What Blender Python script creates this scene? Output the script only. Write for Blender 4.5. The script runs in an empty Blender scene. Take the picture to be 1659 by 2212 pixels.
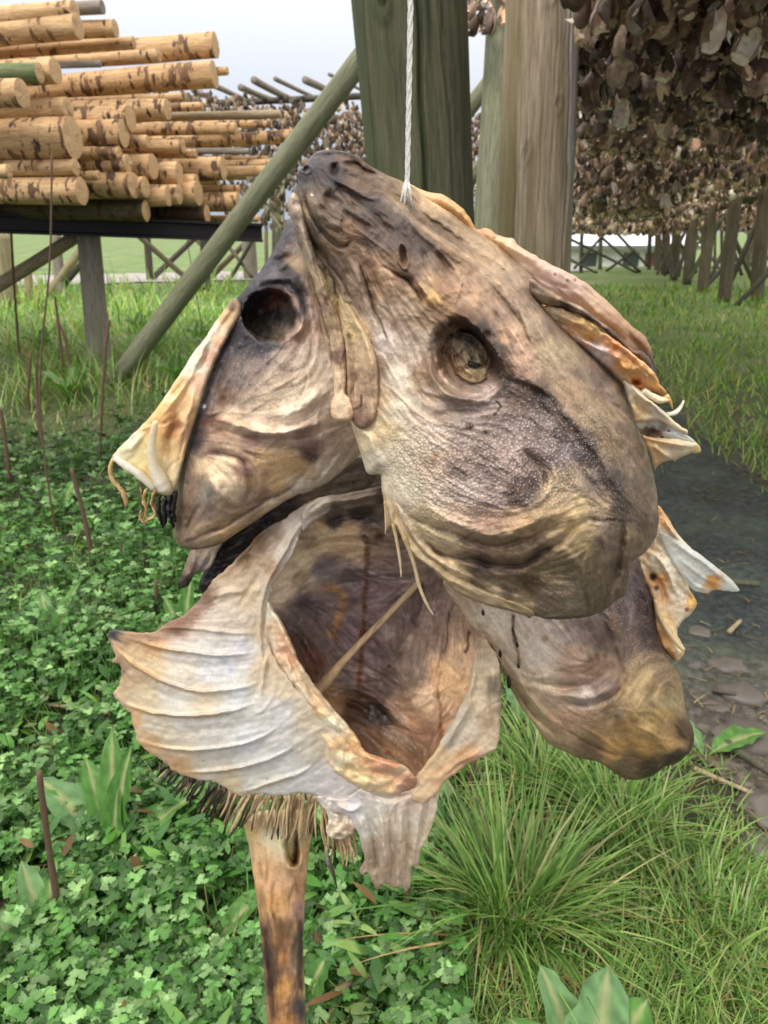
import bpy, math, random
import numpy as np
from mathutils import Vector, noise as mnoise

random.seed(7)
RNG = np.random.RandomState(11)
SC = bpy.context.scene
COL = SC.collection

# ------------------------------------------------------------------ camera model
F = 1597.0; CX, CY = 829.5, 1106.0            # focal length and centre in photo-view units (1659 x 2212)
PITCH = math.radians(20.8); CP, SP = math.cos(PITCH), math.sin(PITCH)
CAMH = 1.15

def at(u, v, t):
    """world point seen at photo position (u, v) at camera depth t"""
    u = np.asarray(u, float); v = np.asarray(v, float); t = np.asarray(t, float)
    x = (u - CX) / F; y = (CY - v) / F
    return np.stack([x * t, (CP + y * SP) * t, CAMH + (-SP + y * CP) * t], -1)

def plane_t(v, y0):
    """camera depth of the upright plane y = y0 at photo row v"""
    return y0 / (CP + (CY - np.asarray(v, float)) / F * SP)

def ground_at(u, v, z=0.0):
    y = (CY - v) / F
    t = (CAMH - z) / (SP - y * CP)
    return at(u, v, t)

def ground_t(v):
    return CAMH / (SP - (CY - v) / F * CP)

def Z(ox, oy, s):
    return lambda pts: [(ox + s * p[0], oy + s * p[1]) + tuple(p[2:]) for p in pts]
Z1 = Z(576.0, 274.3, .54563); Z2 = Z(192.0, 466.3, .41336); Z3 = Z(219.4, 1042.4, .56217)
Z4 = Z(932.6, 1042.4, .43783); Z5 = Z(0, 0, .49603); Z6 = Z(713.2, 0, .57011); Z7 = Z(0, 493.7, .39682)
Z8 = Z(0, 1316.7, .49603); ZA = Z(768.1, 1536.1, .53704); ZB = Z(1316.7, 493.7, .52105)
ZC = Z(0, 438.9, .29762); ZD = Z(1152.1, 0, .30555); ZE = Z(329.2, 109.7, .29762)
ZF = Z(603.5, 301.7, .26455); ZG = Z(877.8, 603.5, .36376); ZH = Z(219.4, 1316.7, .29762); ZI = Z(1042.4, 493.7, .31415)

# ------------------------------------------------------------------ small tools
def lin(c):
    c = np.asarray(c, float) / 255.0
    return np.where(c <= .04045, c / 12.92, ((c + .055) / 1.055) ** 2.4)

def tag(o, label=None, cat=None, group=None, kind=None):
    if label: o['label'] = label
    if cat: o['category'] = cat
    if group: o['group'] = group
    if kind: o['kind'] = kind
    return o

def empty(name, loc=(0, 0, 0)):
    o = bpy.data.objects.new(name, None); COL.objects.link(o); o.location = [float(a) for a in loc]
    o.empty_display_size = .05
    return o

def link_mesh(name, me, mat=None, parent=None):
    o = bpy.data.objects.new(name, me); COL.objects.link(o)
    if mat is not None: me.materials.append(mat)
    if parent is not None:
        o.parent = parent
        pl = parent.location
        if parent.parent is not None: pl = Vector(pl) + Vector(parent.parent.location)
        o.location = -Vector(pl)
    return o

def mesh_np(name, V, faces, cols=None, smooth=True, attrs=None):
    """faces: list of int arrays, each (n, k)"""
    V = np.asarray(V, np.float32)
    me = bpy.data.meshes.new(name)
    me.vertices.add(len(V)); me.vertices.foreach_set('co', V.ravel())
    faces = [np.asarray(f, np.int32) for f in faces if len(f)]
    nl = sum(f.size for f in faces); nf = sum(len(f) for f in faces)
    me.loops.add(nl); me.polygons.add(nf)
    me.loops.foreach_set('vertex_index', np.concatenate([f.ravel() for f in faces]))
    tot = np.concatenate([np.full(len(f), f.shape[1], np.int32) for f in faces])
    st = np.concatenate([[0], np.cumsum(tot)[:-1]]).astype(np.int32)
    me.polygons.foreach_set('loop_start', st)
    me.polygons.foreach_set('use_smooth', np.full(nf, smooth))
    if cols is not None:
        a = me.color_attributes.new('Col', 'FLOAT_COLOR', 'POINT')
        c = np.ones((len(V), 4), np.float32); c[:, :3] = cols
        a.data.foreach_set('color', c.ravel())
    for k, vals in (attrs or {}).items():
        a = me.attributes.new(k, 'FLOAT', 'POINT')
        a.data.foreach_set('value', np.asarray(vals, np.float32))
    me.update(); me.validate()
    return me

def catmull(pts, closed=False, n=8):
    P = np.asarray([p[:2] if len(p) == 2 else p for p in pts], float)
    N = len(P)
    if N < 3 and not closed:
        s = np.linspace(0, 1, n + 1)[:, None]
        return P[0] * (1 - s) + P[-1] * s
    out = []
    rng = range(N) if closed else range(N - 1)
    for i in rng:
        if closed: a, b, c, d = P[(i - 1) % N], P[i], P[(i + 1) % N], P[(i + 2) % N]
        else: a, b, c, d = P[max(i - 1, 0)], P[i], P[i + 1], P[min(i + 2, N - 1)]
        for k in range(n):
            s = k / n
            out.append(.5 * ((2 * b) + (c - a) * s + (2 * a - 5 * b + 4 * c - d) * s * s + (-a + 3 * b - 3 * c + d) * s ** 3))
    if not closed: out.append(P[-1])
    return np.array(out)

def seg_dist(Q, poly, closed=False):
    """min distance of points Q to a polyline, its arc parameter and the signed side"""
    A = poly if not closed else np.vstack([poly, poly[:1]])
    best = np.full(len(Q), 1e18); par = np.zeros(len(Q)); side = np.zeros(len(Q)); near = np.zeros((len(Q), 2))
    L = np.hypot(*(A[1:] - A[:-1]).T); cum = np.concatenate([[0], np.cumsum(L)]); tot = max(cum[-1], 1e-9)
    for i in range(len(A) - 1):
        a, b = A[i], A[i + 1]; d = b - a; l2 = d @ d
        if l2 < 1e-12: continue
        s = np.clip(((Q - a) @ d) / l2, 0, 1)
        p = a + s[:, None] * d
        q = Q - p
        dd = (q * q).sum(1)
        m = dd < best
        best[m] = dd[m]; par[m] = (cum[i] + s[m] * L[i]) / tot
        side[m] = np.sign(d[0] * q[m, 1] - d[1] * q[m, 0]); near[m] = p[m]
    return np.sqrt(best), par, side, near

def inside(Q, poly):
    x, y = Q[:, 0], Q[:, 1]; r = np.zeros(len(Q), bool)
    n = len(poly)
    for i in range(n):
        x1, y1 = poly[i]; x2, y2 = poly[(i + 1) % n]
        c = ((y1 > y) != (y2 > y))
        if y1 != y2:
            r ^= c & (x < (x2 - x1) * (y - y1) / (y2 - y1) + x1)
    return r

def vnoise(x, y, seed=0):
    """smooth 2-D value noise, -1..1"""
    xi = np.floor(x).astype(np.int64); yi = np.floor(y).astype(np.int64)
    fx = x - xi; fy = y - yi
    fx = fx * fx * (3 - 2 * fx); fy = fy * fy * (3 - 2 * fy)
    def h(a, b):
        n = (a * 374761393 + b * 668265263 + seed * 974634777) & 0x7fffffff
        n = ((n ^ (n >> 13)) * 1274126177) & 0x7fffffff
        n = (n ^ (n >> 16)) & 0xffff
        return n / 32767.5 - 1
    return (h(xi, yi) * (1 - fx) + h(xi + 1, yi) * fx) * (1 - fy) + (h(xi, yi + 1) * (1 - fx) + h(xi + 1, yi + 1) * fx) * fy

def fbm(x, y, octv=4, seed=0):
    r = 0; a = 1; tot = 0
    for k in range(octv):
        r = r + a * vnoise(x * 2 ** k + 17.3 * k, y * 2 ** k - 9.1 * k, seed + k); tot += a; a *= .5
    return r / tot

def rbf(ctrl, Q):
    P = np.array([c[:2] for c in ctrl]) / 100; h = np.array([c[2] for c in ctrl], float); n = len(P)
    def U(r2): return np.where(r2 < 1e-12, 0, .5 * r2 * np.log(r2 + 1e-12))
    D = ((P[:, None] - P[None]) ** 2).sum(-1)
    A = np.zeros((n + 3, n + 3)); A[:n, :n] = U(D) + np.eye(n) * .02
    A[:n, n] = 1; A[:n, n + 1:] = P; A[n, :n] = 1; A[n + 1:, :n] = P.T
    w = np.linalg.solve(A, np.concatenate([h, [0, 0, 0]]))
    q = Q / 100; out = np.zeros(len(q))
    for s in range(0, len(q), 20000):
        e = q[s:s + 20000]
        out[s:s + 20000] = U(((e[:, None] - P[None]) ** 2).sum(-1)) @ w[:n] + w[n] + e @ w[n + 1:]
    return out

def lic(W, H, gx, gy, lines, seed, L=12, blur=0):
    """streak texture that follows the given polylines over a W x H grid (wrinkles and fibres of dried skin)"""
    rs = np.random.RandomState(seed)
    cs = 6
    cx = np.arange(0, W + cs, cs); cy = np.arange(0, H + cs, cs)
    CXg, CYg = np.meshgrid(cx, cy)
    step = gx[1] - gx[0]
    Q = np.stack([gx[0] + CXg.ravel() * step, gy[0] + CYg.ravel() * step], 1)
    num = np.zeros((len(Q), 2))
    for ln in lines:
        for i in range(len(ln) - 1):
            d = ln[i + 1] - ln[i]; l = np.hypot(*d)
            if l < 1e-6: continue
            m = (ln[i] + ln[i + 1]) / 2
            w = l / (((Q - m) ** 2).sum(1) + 150) ** 1.5
            a = 2 * math.atan2(d[1], d[0])
            num[:, 0] += w * math.cos(a); num[:, 1] += w * math.sin(a)
    ang = .5 * np.arctan2(num[:, 1], num[:, 0]).reshape(CXg.shape)
    # upsample via double angle
    def up(A):
        X = np.arange(W) / cs; Y = np.arange(H) / cs
        x0 = X.astype(int); y0 = Y.astype(int); fx = X - x0; fy = (Y - y0)[:, None]
        a = A[y0][:, x0] * (1 - fx) + A[y0][:, x0 + 1] * fx
        b = A[y0 + 1][:, x0] * (1 - fx) + A[y0 + 1][:, x0 + 1] * fx
        return a * (1 - fy) + b * fy
    c2, s2 = up(np.cos(2 * ang)), up(np.sin(2 * ang))
    th = .5 * np.arctan2(s2, c2)
    vx, vy = np.cos(th), np.sin(th)
    tex = rs.randn(H, W)
    for _ in range(blur):
        tex = (tex + np.roll(tex, 1, 0) + np.roll(tex, -1, 0) + np.roll(tex, 1, 1) + np.roll(tex, -1, 1)) / 5
    Y0, X0 = np.mgrid[0:H, 0:W].astype(float)
    acc = tex.copy()
    for sgn in (1, -1):
        x, y = X0.copy(), Y0.copy(); px, py = vx * sgn, vy * sgn
        for k in range(L):
            x = np.clip(x + px, 0, W - 1.01); y = np.clip(y + py, 0, H - 1.01)
            xi = x.astype(int); yi = y.astype(int)
            fx = x - xi; fy = y - yi
            acc += (tex[yi, xi] * (1 - fx) + tex[yi, xi + 1] * fx) * (1 - fy) + (tex[yi + 1, xi] * (1 - fx) + tex[yi + 1, xi + 1] * fx) * fy
            nx, ny = vx[yi, xi], vy[yi, xi]
            f = np.where(nx * px + ny * py < 0, -1, 1); px, py = nx * f, ny * f
    acc -= acc.mean(); acc /= acc.std()
    return np.clip(acc, -2.5, 2.5), th

def grade(C):
    """measured colours to base colour: darks deepened like contact shade, and never brighter than real skin"""
    C = np.asarray(C).clip(.003, 1.5); lum = (C @ [.25, .6, .15])[:, None]
    k = 1.86 * lum ** .40  # lowers the darks, putting contact shade into the colour
    C = (lum + (C - lum) * .95) * k * [1.0, .998, .995]
    m = C.max(1)[:, None]; lim = np.where(m > .62, .62 + .24 * np.tanh((m - .62) / .24), m)
    return (C * lim / m).clip(.003, .9)

def idw(cols, Q, power=3.8, soft=6.0):
    P = np.array([c[:2] for c in cols], float); C = lin([c[2] if len(c) == 3 else c[2:5] for c in cols])
    out = np.zeros((len(Q), 3))
    for s in range(0, len(Q), 20000):
        q = Q[s:s + 20000]
        d2 = ((q[:, None] - P[None]) ** 2).sum(-1) + soft * soft
        w = d2 ** (-power / 2)
        out[s:s + 20000] = (w @ C) / w.sum(1)[:, None]
    return out

SHEETS = {}
WRK = .40; CRK = 1.25
def sheet(name, parent, mat, outline, y0, ctrl, cols, creases=(), dimples=(), strokes=(), flow=(), step=3.6,
          roll=(26, 12), thick=(2.0, 40, 60), wr=(1.0, .10), fb=(1.5, 40), edge=1.5, pores=(), specks=(), seed=1,
          warp=9, gain=1.0, power=3.8, closed_n=6, nwr=9, wra=1.0, nst=7, sta=2.6, nlw=5):
    """A relief body: its outline and surface (height in mm towards the viewer over the upright plane y = y0), a rim and a bulging back."""
    poly = catmull(outline, True, closed_n)
    if edge:
        n = len(poly)
        tn = np.roll(poly, -1, 0) - np.roll(poly, 1, 0); nn = np.stack([tn[:, 1], -tn[:, 0]], 1); nn /= np.hypot(*nn.T)[:, None] + 1e-9
        arc = np.cumsum(np.hypot(*(poly - np.roll(poly, 1, 0)).T))
        poly = poly + nn * (edge * (fbm(arc / 14, arc * 0 + seed, 3, seed) + .45 * fbm(arc / 4.5, arc * 0 + seed + 5, 2, seed + 6)))[:, None]
    lo = poly.min(0) - 2 * step; hi = poly.max(0) + 2 * step
    gx = np.arange(lo[0], hi[0] + step, step); gy = np.arange(lo[1], hi[1] + step, step)
    W, H = len(gx), len(gy)
    X, Y = np.meshgrid(gx, gy)
    ctr = np.stack([(X[:-1, :-1] + step / 2).ravel(), (Y[:-1, :-1] + step / 2).ravel()], 1)
    cin = inside(ctr, poly).reshape(H - 1, W - 1)
    used = np.zeros((H, W), bool)
    used[:-1, :-1] |= cin; used[1:, :-1] |= cin; used[:-1, 1:] |= cin; used[1:, 1:] |= cin
    full = np.zeros((H, W), int)
    full[:-1, :-1] += cin; full[1:, :-1] += cin; full[:-1, 1:] += cin; full[1:, 1:] += cin
    bnd = used & (full < 4)
    idx = -np.ones((H, W), int); idx[used] = np.arange(used.sum())
    Q = np.stack([X[used], Y[used]], 1)
    isb = bnd[used]
    dist, _, _, near = seg_dist(Q, poly, True)
    Q[isb] = near[isb]; dist[isb] = 0
    h = rbf(ctrl, Q) if len(ctrl) > 3 else np.full(len(Q), float(ctrl[0][2]))
    R, dep = roll
    k = np.clip(1 - dist / R, 0, 1)
    h = h - dep * (1 - np.sqrt(np.clip(1 - k * k, 0, 1)))
    lines = []
    for cr in creases:
        ln = catmull(cr[0], False, 6); lines.append(ln)
        w, amp = cr[1], cr[2]; kind = cr[3] if len(cr) > 3 else 'g'
        bb0 = ln.min(0) - w * 4 - 40; bb1 = ln.max(0) + w * 4 + 40
        m = ((Q > bb0) & (Q < bb1)).all(1)
        if not m.any(): continue
        q = Q[m]
        wob = w * .5 * np.stack([fbm(q[:, 0] / 22, q[:, 1] / 22, 2, seed + 5), fbm(q[:, 0] / 22, q[:, 1] / 22, 2, seed + 9)], 1)
        d, s, sd, _ = seg_dist(q + wob, ln)
        win = np.clip(np.minimum(s, 1 - s) / .34, 0, 1); win = win * win * (3 - 2 * win)
        if kind == 'g':
            # a fold: sharp at its line, soft around it
            h[m] += CRK * amp * win * (.85 * np.exp(-(d / (w * 1.12)) ** 2) + .15 * np.exp(-(d / (w * .45)) ** 2))
        else:   # 's': one side lies over the other and dies away
            up = np.where(sd > 0, np.exp(-d / (w * 3)) * np.clip(d / 3.0, 0, 1), 0)
            h[m] += amp * win * up
    for dm in dimples:
        cx, cy, rx, ry, an, depth, rim, inner = dm
        ca, sa = math.cos(an), math.sin(an)
        dx, dy = Q[:, 0] - cx, Q[:, 1] - cy
        r = np.hypot((dx * ca + dy * sa) / rx, (-dx * sa + dy * ca) / ry)
        r = r + .11 * fbm(Q[:, 0] / 20, Q[:, 1] / 20, 3, seed + 3)
        s = np.clip((r - inner) / (1 - inner), 0, 1); s = s * s * (3 - 2 * s)
        h -= depth * (1 - s)
        h += rim * np.exp(-((r - 1.12) / .14) ** 2)
    for fl in flow: lines.append(catmull(fl, False, 5))
    if not lines: lines = [poly]
    t1, th = lic(W, H, gx, gy, lines, seed, 7, 0); t1 = t1[used]
    t2 = lic(W, H, gx, gy, lines, seed + 50, 14, 2)[0][used]
    fadein = np.clip(dist / 10, 0, 1)
    # fine wrinkles: short grooves that follow the folds; and pale or dark fibres in the skin
    rw = np.random.RandomState(seed + 90); iu, ju = np.where(used); hw = np.zeros(len(Q)); tint = np.zeros(len(Q))
    def trace(lo_, hi_):
        k0 = rw.randint(len(iu)); x, y = float(ju[k0]), float(iu[k0]); pts_ = [(x, y)]; px = py = None; ns = int(rw.uniform(lo_, hi_) / step)
        sgn = rw.choice([-1, 1]); bendk = rw.randn() * .02
        for q_ in range(ns):
            xi, yi = int(min(max(x, 0), W - 1)), int(min(max(y, 0), H - 1)); a_ = th[yi, xi] + bendk * q_
            vx_, vy_ = math.cos(a_) * sgn, math.sin(a_) * sgn
            if px is not None and vx_ * px + vy_ * py < 0: vx_, vy_ = -vx_, -vy_
            x += vx_; y += vy_; px, py = vx_, vy_; pts_.append((x, y))
        return np.array(pts_[::3] if len(pts_) > 6 else pts_) * step + [gx[0], gy[0]]
    area = len(Q) * step * step / 1e4
    for kk_ in range(int(nlw * area)):      # long furrows and raised fibres
        ln = trace(60, 170)
        if len(ln) < 3: continue
        m = ((Q > ln.min(0) - 16) & (Q < ln.max(0) + 16)).all(1)
        d, s, sd_, _ = seg_dist(Q[m], ln); w_ = rw.uniform(2.2, 4.6); win = np.clip(np.minimum(s, 1 - s) / .4, 0, 1)
        g_ = np.exp(-(d / w_) ** 2) if rw.rand() < .6 else np.where(sd_ > 0, np.exp(-d / (w_ * 2.5)), 0) * -.9
        hw[m] += rw.choice([-1, -1, 1]) * rw.uniform(.7, 1.9) * win * g_
    for kk_ in range(int((nwr + nst) * area)):
        streak = kk_ >= int(nwr * area)
        ln = trace(50, 150) if streak else trace(14, 60)
        if len(ln) < 2: continue
        m = ((Q > ln.min(0) - 16) & (Q < ln.max(0) + 16)).all(1)
        d, s, _, _ = seg_dist(Q[m], ln)
        if streak:
            win = np.clip(np.minimum(s, 1 - s) / .4, 0, 1); tint[m] += rw.choice([-1, 1]) * rw.uniform(.3, 1) * win * np.exp(-(d / rw.uniform(1.6, 6.0)) ** 2)
        else:
            w_ = rw.uniform(1.6, 3.2); win = np.clip(np.minimum(s, 1 - s) / .3, 0, 1)
            hw[m] += rw.choice([-1, -1, .7]) * rw.uniform(.25, .8) * win * np.exp(-(d / w_) ** 2)
    h += fadein * wra * hw
    h += fadein * (WRK * wr[0] * (.22 * t1 * (step / 3.6) + .55 * t2)) + fb[0] * fbm(Q[:, 0] / fb[1], Q[:, 1] / fb[1], 4, seed)
    t = plane_t(Q[:, 1], y0) - h / 1000
    front = at(Q[:, 0], Q[:, 1], t)
    s = np.clip(dist / thick[2], 0, 1)
    tb = t + (thick[0] + thick[1] * np.sqrt(s * (2 - s)) * np.clip(1 + 0 * s, 0, 1)) / 1000
    back = at(Q[:, 0], Q[:, 1], tb)
    # colour
    qw = Q + warp * np.stack([fbm(Q[:, 0] / 30, Q[:, 1] / 30, 3, seed + 21), fbm(Q[:, 0] / 30, Q[:, 1] / 30, 3, seed + 33)], 1)
    qw = qw + 3 * np.stack([t1, t1], 1) * .5
    C = idw(cols, qw, power)
    for st in strokes:
        ln = catmull(st[0], False, 6); w, col, al = st[1], lin(st[2]), st[3]
        m = ((Q > ln.min(0) - w * 4 - 20) & (Q < ln.max(0) + w * 4 + 20)).all(1)
        if not m.any(): continue
        q = qw[m] * .5 + Q[m] * .5
        d, s_, _, _ = seg_dist(q, ln)
        win = np.clip(np.minimum(s_, 1 - s_) / .08 + .35, 0, 1)
        a = al * win * np.exp(-(d / w) ** 3) * (1 + .2 * t2[m]).clip(0, 1.15)
        a = a.clip(0, 1)
        C[m] = C[m] * (1 - a[:, None]) + col * a[:, None]
    for sp in specks:
        cx, cy, r, col = sp
        a = np.exp(-(((Q[:, 0] - cx) ** 2 + (Q[:, 1] - cy) ** 2) / (r * r)) ** 2)[:, None] * .9
        C = C * (1 - a) + lin(col) * a
    var = wr[1]
    C = C * np.exp(1.25 * var * (.45 * t1 + .45 * t2) + var * 1.6 * fbm(Q[:, 0] / 16, Q[:, 1] / 16, 4, seed + 70) + var * sta * np.clip(tint, -1.6, 1.6))[:, None]
    C = grade(C * gain)
    po = np.zeros(len(Q))
    for p in pores:
        po = np.maximum(po, p[3] * np.exp(-(((Q[:, 0] - p[0]) ** 2 + (Q[:, 1] - p[1]) ** 2) / p[2] ** 2) ** 1.5))
    n = len(Q)
    ii, jj = np.where(cin)
    a = idx[ii, jj]; b = idx[ii, jj + 1]; c = idx[ii + 1, jj + 1]; d = idx[ii + 1, jj]
    fr = np.stack([a, d, c, b], 1)
    bk = np.stack([a, b, c, d], 1) + n
    E = np.concatenate([fr[:, [0, 1]], fr[:, [1, 2]], fr[:, [2, 3]], fr[:, [3, 0]]])
    key = np.sort(E, 1); kk = key[:, 0].astype(np.int64) * n + key[:, 1]
    u_, inv, cnt = np.unique(kk, return_inverse=True, return_counts=True)
    be = E[cnt[inv] == 1]
    rim = np.stack([be[:, 1], be[:, 0], be[:, 0] + n, be[:, 1] + n], 1)
    me = mesh_np(name, np.vstack([front, back]), [fr, bk, rim], np.vstack([C, C * .8]), True, {'pore': np.concatenate([po, po * 0])})
    o = link_mesh(name, me, mat, parent)
    SHEETS[name] = (poly, y0)
    return o

def tube_np(P, R, seg=8, flat=1.0, seed=0, rough=.12, cap=True):
    """tube through 3-D points P with radii R"""
    P = np.asarray(P, float); R = np.asarray(R, float); n = len(P)
    T = np.gradient(P, axis=0); T /= np.linalg.norm(T, axis=1)[:, None] + 1e-12
    up = np.array([0, 0, 1.0]) if abs(T[0][2]) < .9 else np.array([1.0, 0, 0])
    V = []
    side = np.cross(T[0], up); side /= np.linalg.norm(side)
    rs = np.random.RandomState(seed)
    for i in range(n):
        side = side - T[i] * (side @ T[i]); side /= np.linalg.norm(side) + 1e-12
        o = np.cross(side, T[i])
        a = np.linspace(0, 2 * np.pi, seg, endpoint=False)
        r = R[i] * (1 + rough * rs.randn(seg) * .6)
        V.append(P[i] + side[None] * (np.cos(a) * r)[:, None] + o[None] * (np.sin(a) * r * flat)[:, None])
    V = np.vstack(V)
    i = np.arange(n - 1)[:, None] * seg; j = np.arange(seg)[None]
    j2 = (j + 1) % seg
    Fq = np.stack([i + j, i + j2, i + seg + j2, i + seg + j], -1).reshape(-1, 4)
    tri = []
    if cap:
        V = np.vstack([V, P[:1], P[-1:]]); c0 = n * seg
        jj = np.arange(seg); k2 = (jj + 1) % seg
        tri = np.concatenate([np.stack([k2, jj, np.full(seg, c0)], 1), np.stack([(n - 1) * seg + jj, (n - 1) * seg + k2, np.full(seg, c0 + 1)], 1)])
    return V, Fq, tri

def ptube(name, parent, mat, pts, radii, y0, colA, colB=None, seg=8, flat=.8, h=0, seed=0, n=5, rough=.08):
    """tube whose path is given at photo positions over the upright plane y0, radii in photo-view units"""
    pts = [tuple(p) for p in pts]
    P2 = catmull([p[:2] for p in pts], False, n)
    hs = [p[2] if len(p) > 2 else h for p in pts]
    m = len(P2); s = np.linspace(0, len(pts) - 1, m)
    hh = np.interp(s, range(len(pts)), hs); rr = np.interp(np.linspace(0, 1, m), np.linspace(0, 1, len(radii)), radii)
    t = plane_t(P2[:, 1], y0) - hh / 1000
    P = at(P2[:, 0], P2[:, 1], t)
    V, q, tr = tube_np(P, rr * t / F, seg, flat, seed, rough)
    k = np.linspace(0, 1, m)[:, None]
    cA = lin(colA); cB = lin(colB if colB is not None else colA)
    c = np.repeat(cA * (1 - k) + cB * k, seg, 0); c = np.vstack([c, cA[None], cB[None]])
    c = c * (1 + .12 * np.random.RandomState(seed + 3).randn(len(c), 1)).clip(.6, 1.4)
    me = mesh_np(name, V, [q, tr], grade(c), True, {'pore': np.zeros(len(V))})
    return link_mesh(name, me, mat, parent)

# ------------------------------------------------------------------ materials
MAT = {}
def nt(name):
    m = bpy.data.materials.new(name); m.use_nodes = True
    t = m.node_tree; t.nodes.clear()
    out = t.nodes.new('ShaderNodeOutputMaterial'); b = t.nodes.new('ShaderNodeBsdfPrincipled')
    t.links.new(b.outputs[0], out.inputs[0])
    MAT[name] = m
    return m, t, b, out

def nd(t, typ, **kw):
    n = t.nodes.new('ShaderNode' + typ)
    for k, v in kw.items():
        if k.startswith('i_'):
            key = k[2:].replace('_', ' ')
            n.inputs[int(key) if key.isdigit() else key].default_value = v
        else: setattr(n, k, v)
    return n

def ramp(t, fac, stops, interp='LINEAR'):
    r = t.nodes.new('ShaderNodeValToRGB'); r.color_ramp.interpolation = interp
    e = r.color_ramp.elements
    while len(e) < len(stops): e.new(.5)
    for k, (p, c) in enumerate(stops):
        e[k].position = p; e[k].color = (*c, 1) if len(c) == 3 else c
    t.links.new(fac, r.inputs[0])
    return r.outputs[0]

def mixc(t, a, b, fac, mode='MIX'):
    m = nd(t, 'Mix', data_type='RGBA', blend_type=mode)
    for s, v in ((0, fac), (6, a), (7, b)):
        if hasattr(v, 'is_linked') or isinstance(v, bpy.types.NodeSocket): t.links.new(v, m.inputs[s])
        elif s == 0: m.inputs[s].default_value = v
        else: m.inputs[s].default_value = (*v, 1) if len(v) == 3 else v
    return m.outputs[2]

def math_n(t, op, a, b=None, clamp=False):
    m = nd(t, 'Math', operation=op, use_clamp=clamp)
    for s, v in ((0, a), (1, b)):
        if v is None: continue
        if isinstance(v, bpy.types.NodeSocket): t.links.new(v, m.inputs[s])
        else: m.inputs[s].default_value = v
    return m.outputs[0]

def skin_material(name, rough=.40, trans=0.0, bump=.7, sss=0.0, spec=.32, pore=1.0, fine=1.0):
    m, t, b, out = nt(name)
    ca = nd(t, 'VertexColor', layer_name='Col'); pa = nd(t, 'Attribute', attribute_name='pore')
    geo = nd(t, 'NewGeometry'); pos = geo.outputs['Position']
    n1 = nd(t, 'TexNoise', i_Scale=170.0, i_Detail=6.0, i_Roughness=.68); t.links.new(pos, n1.inputs['Vector'])
    n2 = nd(t, 'TexNoise', i_Scale=620.0, i_Detail=4.0, i_Roughness=.7); t.links.new(pos, n2.inputs['Vector'])
    v = nd(t, 'TexVoronoi', i_Scale=470.0); t.links.new(pos, v.inputs['Vector'])
    f1 = ramp(t, n1.outputs[0], [(.28, (.62, .58, .55)), (.5, (1, 1, 1)), (.72, (1.18, 1.17, 1.15))])
    c = mixc(t, ca.outputs[0], f1, .75 * fine, 'MULTIPLY')
    f2 = ramp(t, n2.outputs[0], [(.3, (.72, .70, .68)), (.52, (1, 1, 1)), (.75, (1.16, 1.15, 1.13))])
    c = mixc(t, c, f2, .6 * fine, 'MULTIPLY')
    n6 = nd(t, 'TexNoise', i_Scale=900.0, i_Detail=2.0); t.links.new(pos, n6.inputs['Vector'])
    n7 = nd(t, 'TexNoise', i_Scale=55.0, i_Detail=5.0, i_Roughness=.75); t.links.new(pos, n7.inputs['Vector'])
    c = mixc(t, c, (.55, .52, .48), math_n(t, 'MULTIPLY', ramp(t, n7.outputs[0], [(.58, (0, 0, 0)), (.74, (1, 1, 1))]), .30 * fine))
    c = mixc(t, c, (.06, .04, .03), math_n(t, 'MULTIPLY', ramp(t, n6.outputs[0], [(.70, (0, 0, 0)), (.76, (1, 1, 1))]), .55 * fine))
    pd = ramp(t, v.outputs['Distance'], [(.16, (1, 1, 1)), (.34, (0, 0, 0))])
    pf = math_n(t, 'MULTIPLY', pd, pa.outputs['Fac'])
    pf = math_n(t, 'MULTIPLY', pf, .50 * pore)
    c = mixc(t, c, (.72, .67, .62), pf)
    ring = ramp(t, v.outputs['Distance'], [(.38, (0, 0, 0)), (.62, (1, 1, 1))])
    rf = math_n(t, 'MULTIPLY', math_n(t, 'MULTIPLY', ring, pa.outputs['Fac']), .38 * pore)
    c = mixc(t, c, (.10, .075, .06), rf)
    t.links.new(c, b.inputs['Base Color'])
    rr = ramp(t, n1.outputs[0], [(.3, (rough + .16,) * 3), (.7, (rough - .12,) * 3)])
    t.links.new(rr, b.inputs['Roughness'])
    b.inputs['Specular IOR Level'].default_value = spec
    hsum = math_n(t, 'ADD', n1.outputs[0], math_n(t, 'MULTIPLY', n2.outputs[0], .55))
    pb = math_n(t, 'MULTIPLY', math_n(t, 'MULTIPLY', v.outputs['Distance'], pa.outputs['Fac']), -1.3)
    hsum = math_n(t, 'ADD', hsum, pb)
    bp = nd(t, 'Bump', i_Strength=bump, i_Distance=.0012)
    t.links.new(hsum, bp.inputs['Height']); t.links.new(bp.outputs[0], b.inputs['Normal'])
    if sss:
        b.inputs['Subsurface Weight'].default_value = sss
        b.inputs['Subsurface Radius'].default_value = (1, .6, .35); b.inputs['Subsurface Scale'].default_value = .004
    if trans:
        tr = nd(t, 'BsdfTranslucent'); t.links.new(c, tr.inputs[0])
        mx = nd(t, 'MixShader', i_0=trans); t.links.new(b.outputs[0], mx.inputs[1]); t.links.new(tr.outputs[0], mx.inputs[2])
        t.links.new(mx.outputs[0], out.inputs[0])
    return m

M_SKIN = skin_material('dried_skin')
M_PALE = skin_material('dried_membrane', .5, .34, .35, 0, .4, 0, .55)
M_FLESH = skin_material('dried_flesh', .46, .10, .3, .15, .55, 0, .7)
M_DARK = skin_material('dark_tissue', .32, 0, .5, 0, .5, .3, 1)

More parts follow.
